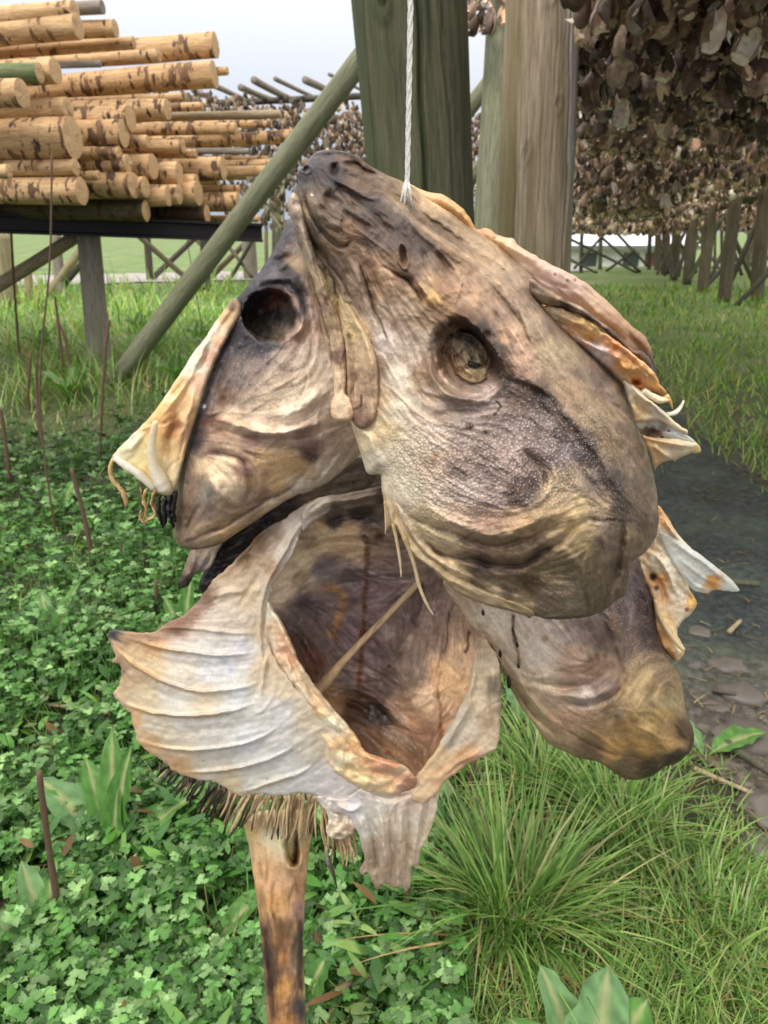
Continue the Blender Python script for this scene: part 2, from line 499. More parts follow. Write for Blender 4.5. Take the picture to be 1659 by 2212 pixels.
def film_material():
    m, t, b, out = nt('dried_film')
    ca = nd(t, 'VertexColor', layer_name='Col')
    geo = nd(t, 'NewGeometry')
    n1 = nd(t, 'TexNoise', i_Scale=160.0, i_Detail=5.0); t.links.new(geo.outputs['Position'], n1.inputs['Vector'])
    t.links.new(ca.outputs[0], b.inputs['Base Color']); b.inputs['Roughness'].default_value = .25
    tp = nd(t, 'BsdfTransparent'); tl = nd(t, 'BsdfTranslucent'); t.links.new(ca.outputs[0], tl.inputs[0])
    m1 = nd(t, 'MixShader', i_0=.35); t.links.new(b.outputs[0], m1.inputs[1]); t.links.new(tl.outputs[0], m1.inputs[2])
    m2 = nd(t, 'MixShader'); t.links.new(ramp(t, n1.outputs[0], [(.35, (.12,) * 3), (.65, (.42,) * 3)]), m2.inputs[0])
    t.links.new(m1.outputs[0], m2.inputs[1]); t.links.new(tp.outputs[0], m2.inputs[2])
    t.links.new(m2.outputs[0], out.inputs[0])
    return m
M_FILM = film_material()
# ================================================================== ground, path, road
ORD = ['first', 'second', 'third', 'fourth', 'fifth', 'sixth', 'seventh', 'eighth', 'ninth', 'tenth', 'eleventh', 'twelfth']
def sstep(a, b, x):
    s = np.clip((x - a) / (b - a), 0, 1); return s * s * (3 - 2 * s)
def gz(x, y):
    x = np.asarray(x, float); y = np.asarray(y, float)
    h = .022 * fbm(x / .5, y / .5, 3, 3) * (1 - sstep(3, 9, y)) + .05 * fbm(x / 3.0, y / 3.0, 2, 5) * sstep(1.5, 5, y) * (1 - sstep(10, 18, y))
    h = h - .30 * np.exp(-((y - 4.7) / .6) ** 2) * sstep(.3, -.5, x)
    return h - 1.6 * sstep(27, 37, y) * sstep(2, 7, x)

def axis(lo, hi, n0, near, far):
    a = np.linspace(lo, hi, n0)
    return np.unique(np.concatenate([a, np.linspace(hi, near, 24), np.geomspace(near, far, 18)]))
ys = np.unique(np.concatenate([np.linspace(-3, .6, 10), np.linspace(.6, 6, 150), np.linspace(6, 14, 60), np.linspace(14, 42, 50), np.geomspace(42, 1500, 20)]))
xs = np.unique(np.concatenate([-np.geomspace(9, 1500, 20)[::-1], np.linspace(-9, -3, 40), np.linspace(-3, 3, 150), np.linspace(3, 14, 60), np.geomspace(14, 1500, 20)]))
XX, YY = np.meshgrid(xs, ys)
V = np.stack([XX.ravel(), YY.ravel(), gz(XX, YY).ravel()], 1)
i = np.arange(len(ys) - 1)[:, None] * len(xs) + np.arange(len(xs) - 1)[None]
q = np.stack([i, i + 1, i + len(xs) + 1, i + len(xs)], -1).reshape(-1, 4)
m, t, b, _ = nt('soil_and_turf')
geo = nd(t, 'NewGeometry'); P_ = geo.outputs['Position']
n1 = nd(t, 'TexNoise', i_Scale=.7, i_Detail=6.0, i_Roughness=.6); t.links.new(P_, n1.inputs[0])
n2 = nd(t, 'TexNoise', i_Scale=22.0, i_Detail=8.0, i_Roughness=.75); t.links.new(P_, n2.inputs[0])
sep = nd(t, 'SeparateXYZ'); t.links.new(P_, sep.inputs[0])
far = ramp(t, math_n(t, 'DIVIDE', sep.outputs[1], 16.0), [(.20, (0, 0, 0)), (.62, (1, 1, 1))])
soil = ramp(t, n2.outputs[0], [(.3, (.022, .017, .011)), (.55, (.055, .042, .028)), (.75, (.11, .085, .06))])
turf = ramp(t, n1.outputs[0], [(.32, (.09, .155, .035)), (.52, (.155, .23, .065)), (.7, (.27, .28, .13))])
turf = mixc(t, turf, ramp(t, n2.outputs[0], [(.3, (.55, .55, .55)), (.7, (1.3, 1.3, 1.3))]), 1.0, 'MULTIPLY')
t.links.new(mixc(t, soil, turf, far), b.inputs['Base Color']); b.inputs['Roughness'].default_value = .85
bp = nd(t, 'Bump', i_Strength=.8, i_Distance=.02); t.links.new(n2.outputs[0], bp.inputs['Height']); t.links.new(bp.outputs[0], b.inputs['Normal'])
tag(link_mesh('ground', mesh_np('ground', V, [q]), m), kind='structure')

PATH_UV = [(1412,735),(1440,850),(1500,925),(1590,1008),(1700,1075),(1900,1180),(2300,1300),(2300,1900),(1900,1960),(1700,1830),(1570,1700),(1470,1600),(1400,1500),(1370,1300),(1360,1050),(1380,880),(1395,780)]
PATH_W = ground_at(*np.array(PATH_UV, float).T)[:, :2]
pw = catmull([tuple(p) for p in PATH_W], True, 6)
def flat_patch(name, poly, z, step, mat):
    lo, hi = poly.min(0), poly.max(0)
    gx = np.arange(lo[0] - step, hi[0] + step, step); gy = np.arange(lo[1] - step, hi[1] + step, step)
    X, Y = np.meshgrid(gx, gy); c = np.stack([X[:-1, :-1].ravel() + step / 2, Y[:-1, :-1].ravel() + step / 2], 1)
    wob = .05 * np.stack([fbm(c[:, 0] / .12, c[:, 1] / .12, 3, 4), fbm(c[:, 0] / .12, c[:, 1] / .12, 3, 8)], 1)
    k = inside(c + wob, poly).reshape(X.shape[0] - 1, X.shape[1] - 1)
    ii, jj = np.where(k); w_ = X.shape[1]
    f = np.stack([ii * w_ + jj, ii * w_ + jj + 1, (ii + 1) * w_ + jj + 1, (ii + 1) * w_ + jj], 1)
    u, inv = np.unique(f, return_inverse=True)
    V = np.stack([X.ravel()[u], Y.ravel()[u], gz(X.ravel()[u], Y.ravel()[u]) + z], 1)
    return tag(link_mesh(name, mesh_np(name, V, [inv.reshape(f.shape)]), mat), kind='structure')
m, t, b, _ = nt('wet_mud')
geo = nd(t, 'NewGeometry'); P_ = geo.outputs['Position']
n1 = nd(t, 'TexNoise', i_Scale=2.6, i_Detail=7.0, i_Roughness=.65); t.links.new(P_, n1.inputs[0])
n2 = nd(t, 'TexNoise', i_Scale=38.0, i_Detail=8.0, i_Roughness=.75); t.links.new(P_, n2.inputs[0])
sep = nd(t, 'SeparateXYZ'); t.links.new(P_, sep.inputs[0])
nearf = ramp(t, math_n(t, 'DIVIDE', sep.outputs[1], 4.0), [(.36, (1, 1, 1)), (.50, (0, 0, 0))])
c1 = ramp(t, n2.outputs[0], [(.34, (.010, .014, .014)), (.5, (.028, .037, .036)), (.68, (.075, .088, .084))])
c2 = ramp(t, n2.outputs[0], [(.34, (.03, .024, .018)), (.5, (.10, .085, .065)), (.68, (.24, .20, .16))])
c = mixc(t, c1, c2, nearf)
c = mixc(t, c, (.075, .125, .045), ramp(t, n1.outputs[0], [(.50, (0, 0, 0)), (.66, (.35, .35, .35))]))
t.links.new(c, b.inputs['Base Color'])
t.links.new(ramp(t, n1.outputs[0], [(.40, (.10,) * 3), (.58, (.7,) * 3)]), b.inputs['Roughness'])
bp = nd(t, 'Bump', i_Strength=.45, i_Distance=.012); t.links.new(n2.outputs[0], bp.inputs['Height']); t.links.new(bp.outputs[0], b.inputs['Normal'])
flat_patch('mud_path', pw, .006, .02, m)
m, t, b, _ = nt('gravel')
geo = nd(t, 'NewGeometry'); n2 = nd(t, 'TexNoise', i_Scale=14.0, i_Detail=8.0, i_Roughness=.7); t.links.new(geo.outputs['Position'], n2.inputs[0])
t.links.new(ramp(t, n2.outputs[0], [(.3, (.26, .235, .215)), (.7, (.46, .42, .39))]), b.inputs['Base Color']); b.inputs['Roughness'].default_value = .9
flat_patch('gravel_road', catmull([(-40, 17.5), (-12, 16.6), (-5, 18.5), (0, 20.5), (6, 23.5), (6, 27), (-1, 24.6), (-6, 22.6), (-14, 20.4), (-40, 21.5)], True, 8), .03, .35, m)

# ================================================================== timber
def wood_material(name, stops, dark=None, rings=False, moss=None, scale=1.0, bump=.5, rough=.72, along=(1, 1, .08), dth=.905, strips=()):
    m, t, b, _ = nt(name)
    tc = nd(t, 'TexCoord'); mp = nd(t, 'Mapping'); mp.inputs['Scale'].default_value = along; t.links.new(tc.outputs['Object'], mp.inputs[0])
    oi = nd(t, 'ObjectInfo'); ad = nd(t, 'VectorMath', operation='ADD'); t.links.new(mp.outputs[0], ad.inputs[0])
    mu = math_n(t, 'MULTIPLY', oi.outputs['Random'], 37.0); cb = nd(t, 'CombineXYZ'); t.links.new(mu, cb.inputs[0]); t.links.new(mu, cb.inputs[1]); t.links.new(cb.outputs[0], ad.inputs[1])
    n1 = nd(t, 'TexNoise', i_Scale=34.0 * scale, i_Detail=9.0, i_Roughness=.78); t.links.new(ad.outputs[0], n1.inputs[0])
    c = ramp(t, n1.outputs[0], stops)
    n5 = nd(t, 'TexNoise', i_Scale=150.0 * scale, i_Detail=4.0, i_Roughness=.6); t.links.new(ad.outputs[0], n5.inputs[0])
    c = mixc(t, c, ramp(t, n5.outputs[0], [(.35, (.62, .60, .58)), (.5, (1, 1, 1)), (.65, (1.25, 1.23, 1.2))]), .85, 'MULTIPLY')
    if dark:
        mp2 = nd(t, 'Mapping'); mp2.inputs['Scale'].default_value = (1, 1, 2.4); t.links.new(tc.outputs['Object'], mp2.inputs[0])
        ad2 = nd(t, 'VectorMath', operation='ADD'); t.links.new(mp2.outputs[0], ad2.inputs[0]); t.links.new(cb.outputs[0], ad2.inputs[1])
        n2 = nd(t, 'TexNoise', i_Scale=8.5 * scale, i_Detail=4.0, i_Roughness=.6); t.links.new(ad2.outputs[0], n2.inputs[0])
        n3 = nd(t, 'TexNoise', i_Scale=3.2 * scale, i_Detail=2.0); t.links.new(ad2.outputs[0], n3.inputs[0])
        s = math_n(t, 'ADD', n2.outputs[0], math_n(t, 'MULTIPLY', n3.outputs[0], .55))
        s = math_n(t, 'ADD', s, math_n(t, 'MULTIPLY', oi.outputs['Random'], .10))
        f = ramp(t, s, [(dth, (0, 0, 0)), (dth + .035, (1, 1, 1))])
        c = mixc(t, c, dark, f)
        f2 = ramp(t, n3.outputs[0], [(.45, (0, 0, 0)), (.7, (.55, .55, .55))])
        c = mixc(t, c, tuple(.5 * a + .12 * k for a, k in zip(stops[1][1], (1, .4, .1))), f2)
    for k_, (sc_, lo_, hi_, al_) in enumerate(strips):     # long bands of another weathering
        mp3 = nd(t, 'Mapping'); mp3.inputs['Scale'].default_value = (1, 1, .035); mp3.inputs['Location'].default_value = (7.3 * k_ + 2.1, 3.7 * k_, 0); t.links.new(tc.outputs['Object'], mp3.inputs[0])
        n8 = nd(t, 'TexNoise', i_Scale=9.0, i_Detail=5.0, i_Roughness=.6); t.links.new(mp3.outputs[0], n8.inputs[0])
        c = mixc(t, c, mixc(t, sc_, ramp(t, n5.outputs[0], [(.35, (.7, .7, .7)), (.65, (1.25, 1.25, 1.25))]), 1.0, 'MULTIPLY'), ramp(t, n8.outputs[0], [(lo_, (0, 0, 0)), (hi_, (al_, al_, al_))]))
    if moss:
        n4 = nd(t, 'TexNoise', i_Scale=4.0 * scale, i_Detail=5.0, i_Roughness=.65); t.links.new(ad.outputs[0], n4.inputs[0])
        c = mixc(t, c, moss[0], ramp(t, n4.outputs[0], [(moss[1], (0, 0, 0)), (moss[1] + .16, (.9, .9, .9))]))
    t.links.new(c, b.inputs['Base Color']); b.inputs['Roughness'].default_value = rough
    bp = nd(t, 'Bump', i_Strength=bump, i_Distance=.006); t.links.new(n1.outputs[0], bp.inputs['Height']); t.links.new(bp.outputs[0], b.inputs['Normal'])
    return m
W_PEELED = wood_material('peeled_wood', [(.25, (.36, .195, .08)), (.5, (.60, .385, .19)), (.75, (.76, .55, .31))], dark=(.045, .020, .014))
W_KNOT = wood_material('knotty_peeled_wood', [(.25, (.34, .18, .075)), (.5, (.57, .355, .17)), (.75, (.72, .51, .28))], dark=(.04, .017, .012), dth=.845)
W_END = wood_material('cut_wood', [(.25, (.44, .26, .12)), (.5, (.58, .37, .19)), (.75, (.68, .47, .27))], along=(1, 1, 1))
W_GREY = wood_material('grey_wood', [(.25, (.16, .135, .11)), (.5, (.27, .23, .19)), (.75, (.42, .38, .33))], moss=((.13, .17, .06), .56))
W_GREEN = wood_material('green_wood', [(.30, (.022, .024, .011)), (.45, (.060, .060, .027)), (.58, (.105, .095, .048)), (.72, (.17, .14, .078))], moss=((.062, .080, .024), .49), along=(1, 1, .07), bump=.8, strips=(((.15, .11, .052), .50, .58, .75), ((.035, .055, .016), .50, .58, .8)))
W_SAGE = wood_material('sage_wood', [(.30, (.11, .115, .062)), (.5, (.19, .195, .115)), (.72, (.28, .275, .18))], moss=((.13, .15, .07), .55), along=(1, 1, .07), bump=.5)
W_BROWN = wood_material('brown_wood', [(.28, (.085, .06, .04)), (.42, (.23, .17, .11)), (.54, (.34, .27, .19)), (.70, (.50, .46, .41))], moss=((.17, .135, .045), .52), along=(1, 1, .05), bump=.8, strips=(((.46, .44, .41), .52, .60, .8), ((.27, .20, .055), .54, .62, .7), ((.08, .085, .035), .56, .64, .6)))
W_MOSS = wood_material('mossy_wood', [(.25, (.05, .065, .025)), (.5, (.13, .165, .06)), (.75, (.22, .25, .11))])
W_OLIVE = wood_material('olive_wood', [(.25, (.03, .028, .012)), (.5, (.085, .075, .03)), (.75, (.16, .13, .06))], dark=(.02, .012, .008), dth=.84)
W_ROW = wood_material('row_wood', [(.28, (.055, .045, .028)), (.5, (.125, .10, .066)), (.72, (.22, .18, .125))], moss=((.10, .12, .05), .55))
W_DARK = wood_material('dark_wood', [(.25, (.035, .03, .022)), (.5, (.075, .065, .048)), (.75, (.14, .125, .09))], moss=((.10, .12, .05), .5))
W_TAN = wood_material('tan_wood', [(.25, (.20, .15, .085)), (.5, (.34, .265, .16)), (.75, (.46, .38, .25))], moss=((.16, .18, .08), .58))
W_STALK = wood_material('stalk_wood', [(.3, (.05, .027, .018)), (.5, (.12, .068, .042)), (.75, (.27, .18, .11))], along=(30, 30, 6), bump=.2)

def pole_mesh(name, L, r0, r1, seg=22, rings=14, seed=0, wob=.012, cap=True, dent=.05):
    """round timber along local +z, from z = 0 to L"""
    rs = np.random.RandomState(seed); z = np.linspace(0, L, rings); a = np.linspace(0, 2 * np.pi, seg, endpoint=False)
    ox = wob * L * .35 * np.sin(z / L * rs.uniform(2, 5) + rs.uniform(0, 6)); oy = wob * L * .35 * np.sin(z / L * rs.uniform(2, 5) + rs.uniform(0, 6))
    r = np.interp(z, [0, L], [r0, r1])[:, None] * (1 + dent * fbm(np.cos(a)[None] * 1.6 + z[:, None] / max(r0, .02) * .16 + seed, np.sin(a)[None] * 1.6 + 0 * z[:, None], 3, seed))
    V = np.stack([ox[:, None] + r * np.cos(a), oy[:, None] + r * np.sin(a), np.repeat(z[:, None], seg, 1)], -1).reshape(-1, 3)
    i = np.arange(rings - 1)[:, None] * seg; j = np.arange(seg)[None]; j2 = (j + 1) % seg
    q = np.stack([i + j, i + j2, i + seg + j2, i + seg + j], -1).reshape(-1, 4)
    n = len(V); tr = []
    if cap:
        V = np.vstack([V, [[ox[0], oy[0], 0]], [[ox[-1], oy[-1], L]]]); k = np.arange(seg); k2 = (k + 1) % seg
        tr = np.concatenate([np.stack([k2, k, np.full(seg, n)], 1), np.stack([(rings - 1) * seg + k, (rings - 1) * seg + k2, np.full(seg, n + 1)], 1)])
    return mesh_np(name, V, [q, tr]), (ox[-1], oy[-1])

def pole(name, A, B, r0, r1, mat, label, cat, group=None, seed=0, seg=18, rings=12, wob=.01):
    A = Vector([float(k) for k in A]); B = Vector([float(k) for k in B]); d = B - A
    me, _ = pole_mesh(name, d.length, r0, r1, seg, rings, seed, wob)
    o = link_mesh(name, me, mat); o.location = A; o.rotation_mode = 'QUATERNION'; o.rotation_quaternion = d.to_track_quat('Z', 'Y')
    return tag(o, label, cat, group)
def upright(name, ub, vb, ut, vt, rpx, mat, label, cat='post', group=None, seed=0, t=None, taper=.9, extra=0.0):
    B = ground_at(ub, vb) if t is None else at(ub, vb, t)
    T = at(ut, vt, plane_t(vt, B[1]))
    if extra: T = T + (T - B) * extra
    tb = B[1] * CP - (B[2] - CAMH) * SP
    r = rpx * tb / F
    B = B - (T - B) / np.linalg.norm(T - B) * .08
    return pole(name, B, T, r, r * taper, mat, label, cat, group, seed, seg=24, rings=16)
def bar(name, p1, t1, p2, t2, rpx, mat, label, cat='brace', group=None, seed=0, wob=.006):
    A = at(p1[0], p1[1], t1); B = at(p2[0], p2[1], t2)
    return pole(name, A, B, rpx * t1 / F, rpx * t1 / F * .92, mat, label, cat, group, seed, wob=wob)

# the two big posts behind the fish
pole('post', at(966, 1262, 2.62), at(868, -260, 2.02), .142, .165, W_GREEN, 'thick dark green post close behind the white rope, cracked lengthwise', 'post', seed=3, seg=160, rings=110, wob=.002)
def weather(o, seed, cracks, knots):
    """drying cracks and knots cut into a post, on the side the photograph shows"""
    rs = np.random.RandomState(seed); me = o.data; n = len(me.vertices); co = np.empty(n * 3); me.vertices.foreach_get('co', co); co = co.reshape(-1, 3)
    ld = o.rotation_quaternion.inverted() @ (Vector((0, 0, CAMH)) - o.location); a0 = math.atan2(ld.y, ld.x)
    a = np.arctan2(co[:, 1], co[:, 0]) - a0; a = (a + np.pi) % (2 * np.pi) - np.pi; f = np.ones(n)
    for (ca, z0, z1, dep, w) in cracks:
        c = ca + .03 * np.sin(co[:, 2] * 7 + ca * 20) + .02 * np.sin(co[:, 2] * 19 + ca * 9)
        win = sstep(z0, z0 + .2, co[:, 2]) * (1 - sstep(z1 - .2, z1, co[:, 2]))
        f -= win * (dep * np.exp(-((a - c) / w) ** 2) - dep * .22 * np.exp(-((np.abs(a - c) - w * 2.2) / w) ** 2))
    for (ka, kz, r) in knots:
        R = np.hypot(co[:, 0], co[:, 1]).mean(); d = np.hypot((a - ka) * R, (co[:, 2] - kz) * .6)
        f += .07 * np.exp(-((d - r) / (r * .4)) ** 2) - .10 * np.exp(-(d / (r * .55)) ** 2)
    co[:, :2] *= f[:, None]; me.vertices.foreach_set('co', co.ravel()); me.update()
gp = bpy.data.objects['post']
weather(gp, 1, [(.10, -1, 9, .20, .035), (-.5, .4, 2.0, .06, .02), (.6, .9, 2.6, .06, .02), (-.9, 1.0, 1.9, .05, .02), (.35, 1.5, 2.2, .05, .016)], [(.42, 1.20, .02), (-.45, 1.75, .018)])
pole('post', at(1131, 1190, 2.92), at(1181, -260, 2.62), .138, .134, W_BROWN, 'thick brown post streaked ochre and grey, right of the dark green post', 'post', seed=9, seg=160, rings=110, wob=.003)
weather(bpy.data.objects['post.001'], 2, [(-.62, -1, 9, .07, .03), (.85, -1, 9, .08, .03), (.1, 1.0, 1.7, .05, .02), (.4, 1.2, 2.2, .05, .018), (-.25, 1.3, 2.4, .05, .02)], [(.15, 1.98, .022), (-.3, 1.45, .016), (.5, 1.62, .014)])
pole('post', at(1034, 863, 5.0), at(1102, -200, 4.6), .115, .10, W_SAGE, 'pale green post half hidden behind the thick brown post', 'post', seed=12, wob=.003)
bar('brace', (245, 832), 5.95, (862, 18), 4.7, 21, W_SAGE, 'long green pole slanting from the grass up to the dark green post', 'brace', seed=14, wob=.003)
bar('brace', (940, 330), 6.6, (1100, 122), 6.2, 17, W_SAGE, 'green slanting pole seen between the two thick posts, the higher one', 'brace', seed=15)
bar('brace', (950, 470), 6.9, (1075, 312), 6.6, 14, W_SAGE, 'green slanting pole seen between the two thick posts, the lower one', 'brace', seed=16)
bar('rack_pole', (985, 20), 5.2, (1110, 12), 5.2, 6, W_GREY, 'grey pole end just above the gap between the two thick posts', 'pole', seed=17)
bar('rack_pole', (1040, 70), 5.6, (1130, 74), 5.6, 5, W_GREY, 'thin grey pole end touching the left edge of the brown post near its top', 'pole', seed=18)

# ---------------- the stacked poles on their rack
LOGS = [(450,22,28,2,'g','weathered grey pole, topmost in the pile of poles'),(325,52,44,2,'p','pale peeled pole just under the topmost grey one'),(338,120,56,3,'p','thick pale pole with a long dark bark patch near the top of the pile'),(505,132,37,2,'o','short orange pole end against the sky, second highest on the right'),(580,192,27,3,'p','slim pole lying just above the mossy green log'),(936,194,54,3,'p','upper of the two thick poles that reach furthest right against the sky'),(690,236,27,2,'p','slim pole under the upper thick pole against the sky'),(442,288,15,1,'g','thin grey pole behind the green log'),(168,308,43,0,'m','log with green mossy bark among the peeled poles'),(242,318,54,3,'p','cut pole end directly behind the green mossy log'),(932,330,57,5,'d','lower thick pole against the sky with rows of dark knots'),(992,315,18,3,'p','small pole tip sticking out past the thick knotted pole'),(812,412,18,3,'o','slim orange pole under the thick knotted pole'),(102,420,60,0,'p','thick pole end at the left edge below the green log'),(292,480,47,1,'p','pale pole just above the thickest log'),(312,472,20,1,'p','small pole end tucked behind the pale pole above the thickest log'),(566,505,56,1,'d','dark orange pole in the middle of the pile under the long knotted one'),(728,484,45,1,'p','pale pole whose round end shows mid pile near the distant rack'),(1222,494,19,1,'b','long thin brown pole reaching right across the distant rack'),(1030,565,26,0,'p','long pale pole below the thin brown one'),(1266,600,29,3,'d','long pole with a dark stained end reaching the green brace, upper one'),(322,602,88,0,'d','thickest log of the pile with dark ring marks'),(542,576,60,1,'d','thick pole with black knots right of the thickest log'),(646,612,29,1,'p','small pole end next to the black knotted one'),(800,630,30,1,'p','pale pole below the long dark ended one'),(1088,668,14,-2,'g','thin grey green pole low in the pile'),(518,665,32,0,'p','pale pole under the thick black knotted one'),(326,722,36,0,'p','pale pole lying right under the thickest log'),(562,722,41,0,'d','pole with red brown bark rings below mid pile'),(670,735,54,0,'p','round pale cut end low in the middle of the pile'),(976,725,50,1,'d','stout pole with dark ring marks at lower right of the pile'),(1272,705,22,0,'p','slim pole touching the green brace, lower one'),(1162,752,23,2,'p','slim pale pole just below the one that touches the brace'),(778,750,50,0,'p','stout pole end next to the dark ringed stout pole'),(852,668,20,0,'p','small pole above the stout dark ringed pole'),(47,757,30,0,'p','split pole end at the left edge low in the pile'),(352,822,62,0,'p','thick pole end at lower left, the biggest in the bottom layer'),(586,800,57,0,'p','thick pole end in the bottom layer next to the biggest'),(636,815,45,0,'p','narrow cut end squeezed behind the bottom layer, third from left'),(737,850,44,0,'p','bottom layer pole end, fourth from left'),(778,840,44,0,'p','bottom layer pole end, fifth from left'),(862,838,54,0,'o','bottom layer pole with dark red bark, sixth from left'),(852,782,30,0,'p','small pole resting on the bottom layer under the stout dark ringed pole'),(1042,822,16,0,'d','thin pole ending above the last bottom layer log'),(1037,880,42,0,'d','rightmost log of the bottom layer with knots'),(1124,958,16,0,'p','lowest slim pole, just above the dark steel beam'),(432,756,20,0,'p','rough split pole between the two lower left thick ends'),(905,935,40,0,'m2','dark mossy log under the bottom layer, the right one'),(640,925,44,0,'m2','dark mossy log under the bottom layer, the left one')]
def make_log(x, y, r, tilt, kind, label, k, t=None, L=None):
    u, v = x * .49603, y * .49603; rpx = r * .49603 * .94
    t = t or 4.45 + 2.2 * min(1, x / 1270) + (.12 if kind == 'm2' else 0)
    rs = np.random.RandomState(100 + k)
    E = at(u, v, t)
    az = math.radians(8 + rs.uniform(-2, 2)); el = math.radians(tilt * .55 + rs.uniform(-.5, .5))
    ax = np.array([math.cos(az) * math.cos(el), -math.sin(az) * math.cos(el), math.sin(el)])
    L = L or rs.uniform(3.0, 3.8)
    R = rpx * t / F
    mat = {'p': W_PEELED, 'o': W_PEELED, 'd': W_KNOT, 'g': W_GREY, 'm': W_MOSS, 'm2': W_OLIVE, 'b': W_TAN}[kind]
    me, off = pole_mesh('log', L, R * rs.uniform(.85, 1.05), R, 22, 26, 300 + k, .013, False, .12)
    o = link_mesh('log', me, mat); o.location = E - ax * L; o.rotation_mode = 'QUATERNION'; o.rotation_quaternion = Vector(ax).to_track_quat('Z', 'Y')
    tag(o, label, 'log', 'poles stacked on the rack')
    # the sawn end, a slightly rough disc
    a = np.linspace(0, 2 * np.pi, 22, endpoint=False); ring = []
    base = np.array([v_.co for v_ in me.vertices[25 * 22:26 * 22]])
    cen = base.mean(0); V = [base]
    for f in (.72, .4): V.append(cen + (base - cen) * f + np.array([0, 0, .004]) + rs.randn(22, 3) * [0, 0, .003])
    V = np.vstack(V + [cen[None] + [0, 0, .003]])
    j = np.arange(22); j2 = (j + 1) % 22
    q = np.concatenate([np.stack([s * 22 + j, s * 22 + j2, (s + 1) * 22 + j2, (s + 1) * 22 + j], 1) for s in (0, 1)])
    tr = np.stack([44 + j, 44 + j2, np.full(22, 66)], 1)
    ce = bpy.data.objects.new('cut_end', mesh_np('cut_end', V, [q, tr])); COL.objects.link(ce); ce.parent = o
    ce.data.materials.append(W_GREY if kind == 'g' else W_END)
    return o
for k, lg in enumerate(LOGS): make_log(*lg, k)
# poles deeper in the pile that fill its gaps
for k, (x, y, r) in enumerate([(1180,545,16),(1110,600,18),(1165,700,15),(985,645,18),(1075,775,15),(950,790,20),(880,455,18),(300,200,40),(600,420,40),(420,520,45),(700,560,40),(250,640,45),(900,600,35),(520,760,45),(760,700,40),(950,800,35),(200,880,45),(480,880,45),(800,900,40),(150,520,45),(640,680,38)]):
    make_log(x, y, r, 0, 'd' if k % 3 == 0 else 'p', 'shaded pole deep inside the pile, showing only through its gaps', 80 + k, t=6.9 + .02 * k)

# its steel beam, posts and braces
m, t, b, _ = nt('dark_steel'); b.inputs['Base Color'].default_value = (.022, .017, .018, 1); b.inputs['Roughness'].default_value = .5; b.inputs['Metallic'].default_value = .3
def box_np(x0, x1, y0, y1, z0, z1):
    V = np.array([(x, y, z) for x in (x0, x1) for y in (y0, y1) for z in (z0, z1)], float)
    return V, np.array([(0, 1, 3, 2), (4, 6, 7, 5), (0, 4, 5, 1), (2, 3, 7, 6), (0, 2, 6, 4), (1, 5, 7, 3)])
def ibeam(A, B, w, h, label):
    A, B = Vector(A), Vector(B); L = (B - A).length; Vs = []; Fs = []
    prof = [(-w, -h), (w, -h), (w, -h + .02), (.012, -h + .03), (.012, h - .03), (w, h - .02), (w, h), (-w, h), (-w, h - .02), (-.012, h - .03), (-.012, -h + .03), (-w, -h + .02)]
    V = np.array([(0, p[0], p[1]) for p in prof] + [(L, p[0], p[1]) for p in prof], float)
    n = len(prof); j = np.arange(n); q = np.stack([j, (j + 1) % n, n + (j + 1) % n, n + j], 1)
    me = mesh_np('steel_beam', V, [q], smooth=False); o = link_mesh('steel_beam', me, MAT['dark_steel'])
    o.location = A; o.rotation_euler = (0, -math.asin((B - A).z / L), math.atan2((B - A).y, (B - A).x))
    return tag(o, label, 'beam')
ibeam(at(-120, 478, 5.7), at(566, 503, 6.3), .07, .075, 'dark steel beam under the stacked poles')
m, t, b, _ = nt('wet_cap'); b.inputs['Base Color'].default_value = (.5, .5, .52, 1); b.inputs['Roughness'].default_value = .2
upright('post', 218, 800, 188, 474, 25, W_GREY, 'grey post with a wet worn top holding the dark steel beam', seed=21)
upright('post', 22, 668, 2, 505, 20, W_TAN, 'weathered post at the left edge under the steel beam', seed=22)
bar('brace', (-40, 640), 6.6, (168, 508), 6.3, 14, W_TAN, 'tan slanting pole between the left edge post and the grey post', seed=23)
bg_poles = [((66, 652), (58, 575), 9, W_TAN, 'short tan post left of the pale slanting pole'), ((132, 640), (120, 505), 11, W_GREY, 'grey post behind the tan slanting pole'), ((325, 606), (317, 500), 8, W_DARK, 'dark post of the crossed poles beneath the pile'), ((447, 628), (440, 500), 10, W_DARK, 'dark post behind the long green slanting pole'), ((543, 604), (535, 490), 16, W_GREY, 'broad grey post left of the fish heads under the beam end'), ((600, 560), (598, 400), 12, W_DARK, 'dark post in the distant rack just left of the front fish head')]
for k, (b_, t_, r, mt, lb) in enumerate(bg_poles): upright('post', *b_, *t_, r, mt, lb, seed=30 + k)
for k, (p1, p2, r, mt, lb) in enumerate([((100, 640), (182, 530), 9, W_TAN, 'pale slanting pole right of the short tan post'), ((130, 625), (205, 535), 7, W_DARK, 'dark slanting pole beside the pale slanting one'), ((296, 506), (425, 622), 6, W_GREEN, 'crossed pole beneath the pile, running down to the right'), ((325, 606), (440, 496), 6, W_DARK, 'crossed pole beneath the pile, running up to the right'), ((410, 505), (470, 560), 5, W_DARK, 'short dark pole crossing behind the long green slanting pole'), ((455, 600), (540, 515), 6, W_GREEN, 'dark pole rising toward the broad grey post'), ((560, 420), (640, 520), 7, W_GREEN, 'slanting pole in the distant rack beside the front fish head'), ((540, 520), (640, 360), 7, W_GREEN, 'rising pole in the distant rack beside the front fish head')]):
    tt = min(ground_t(max(p1[1], p2[1])), 19)
    bar('brace', p1, tt, p2, tt - .4, r, mt, lb, seed=40 + k)

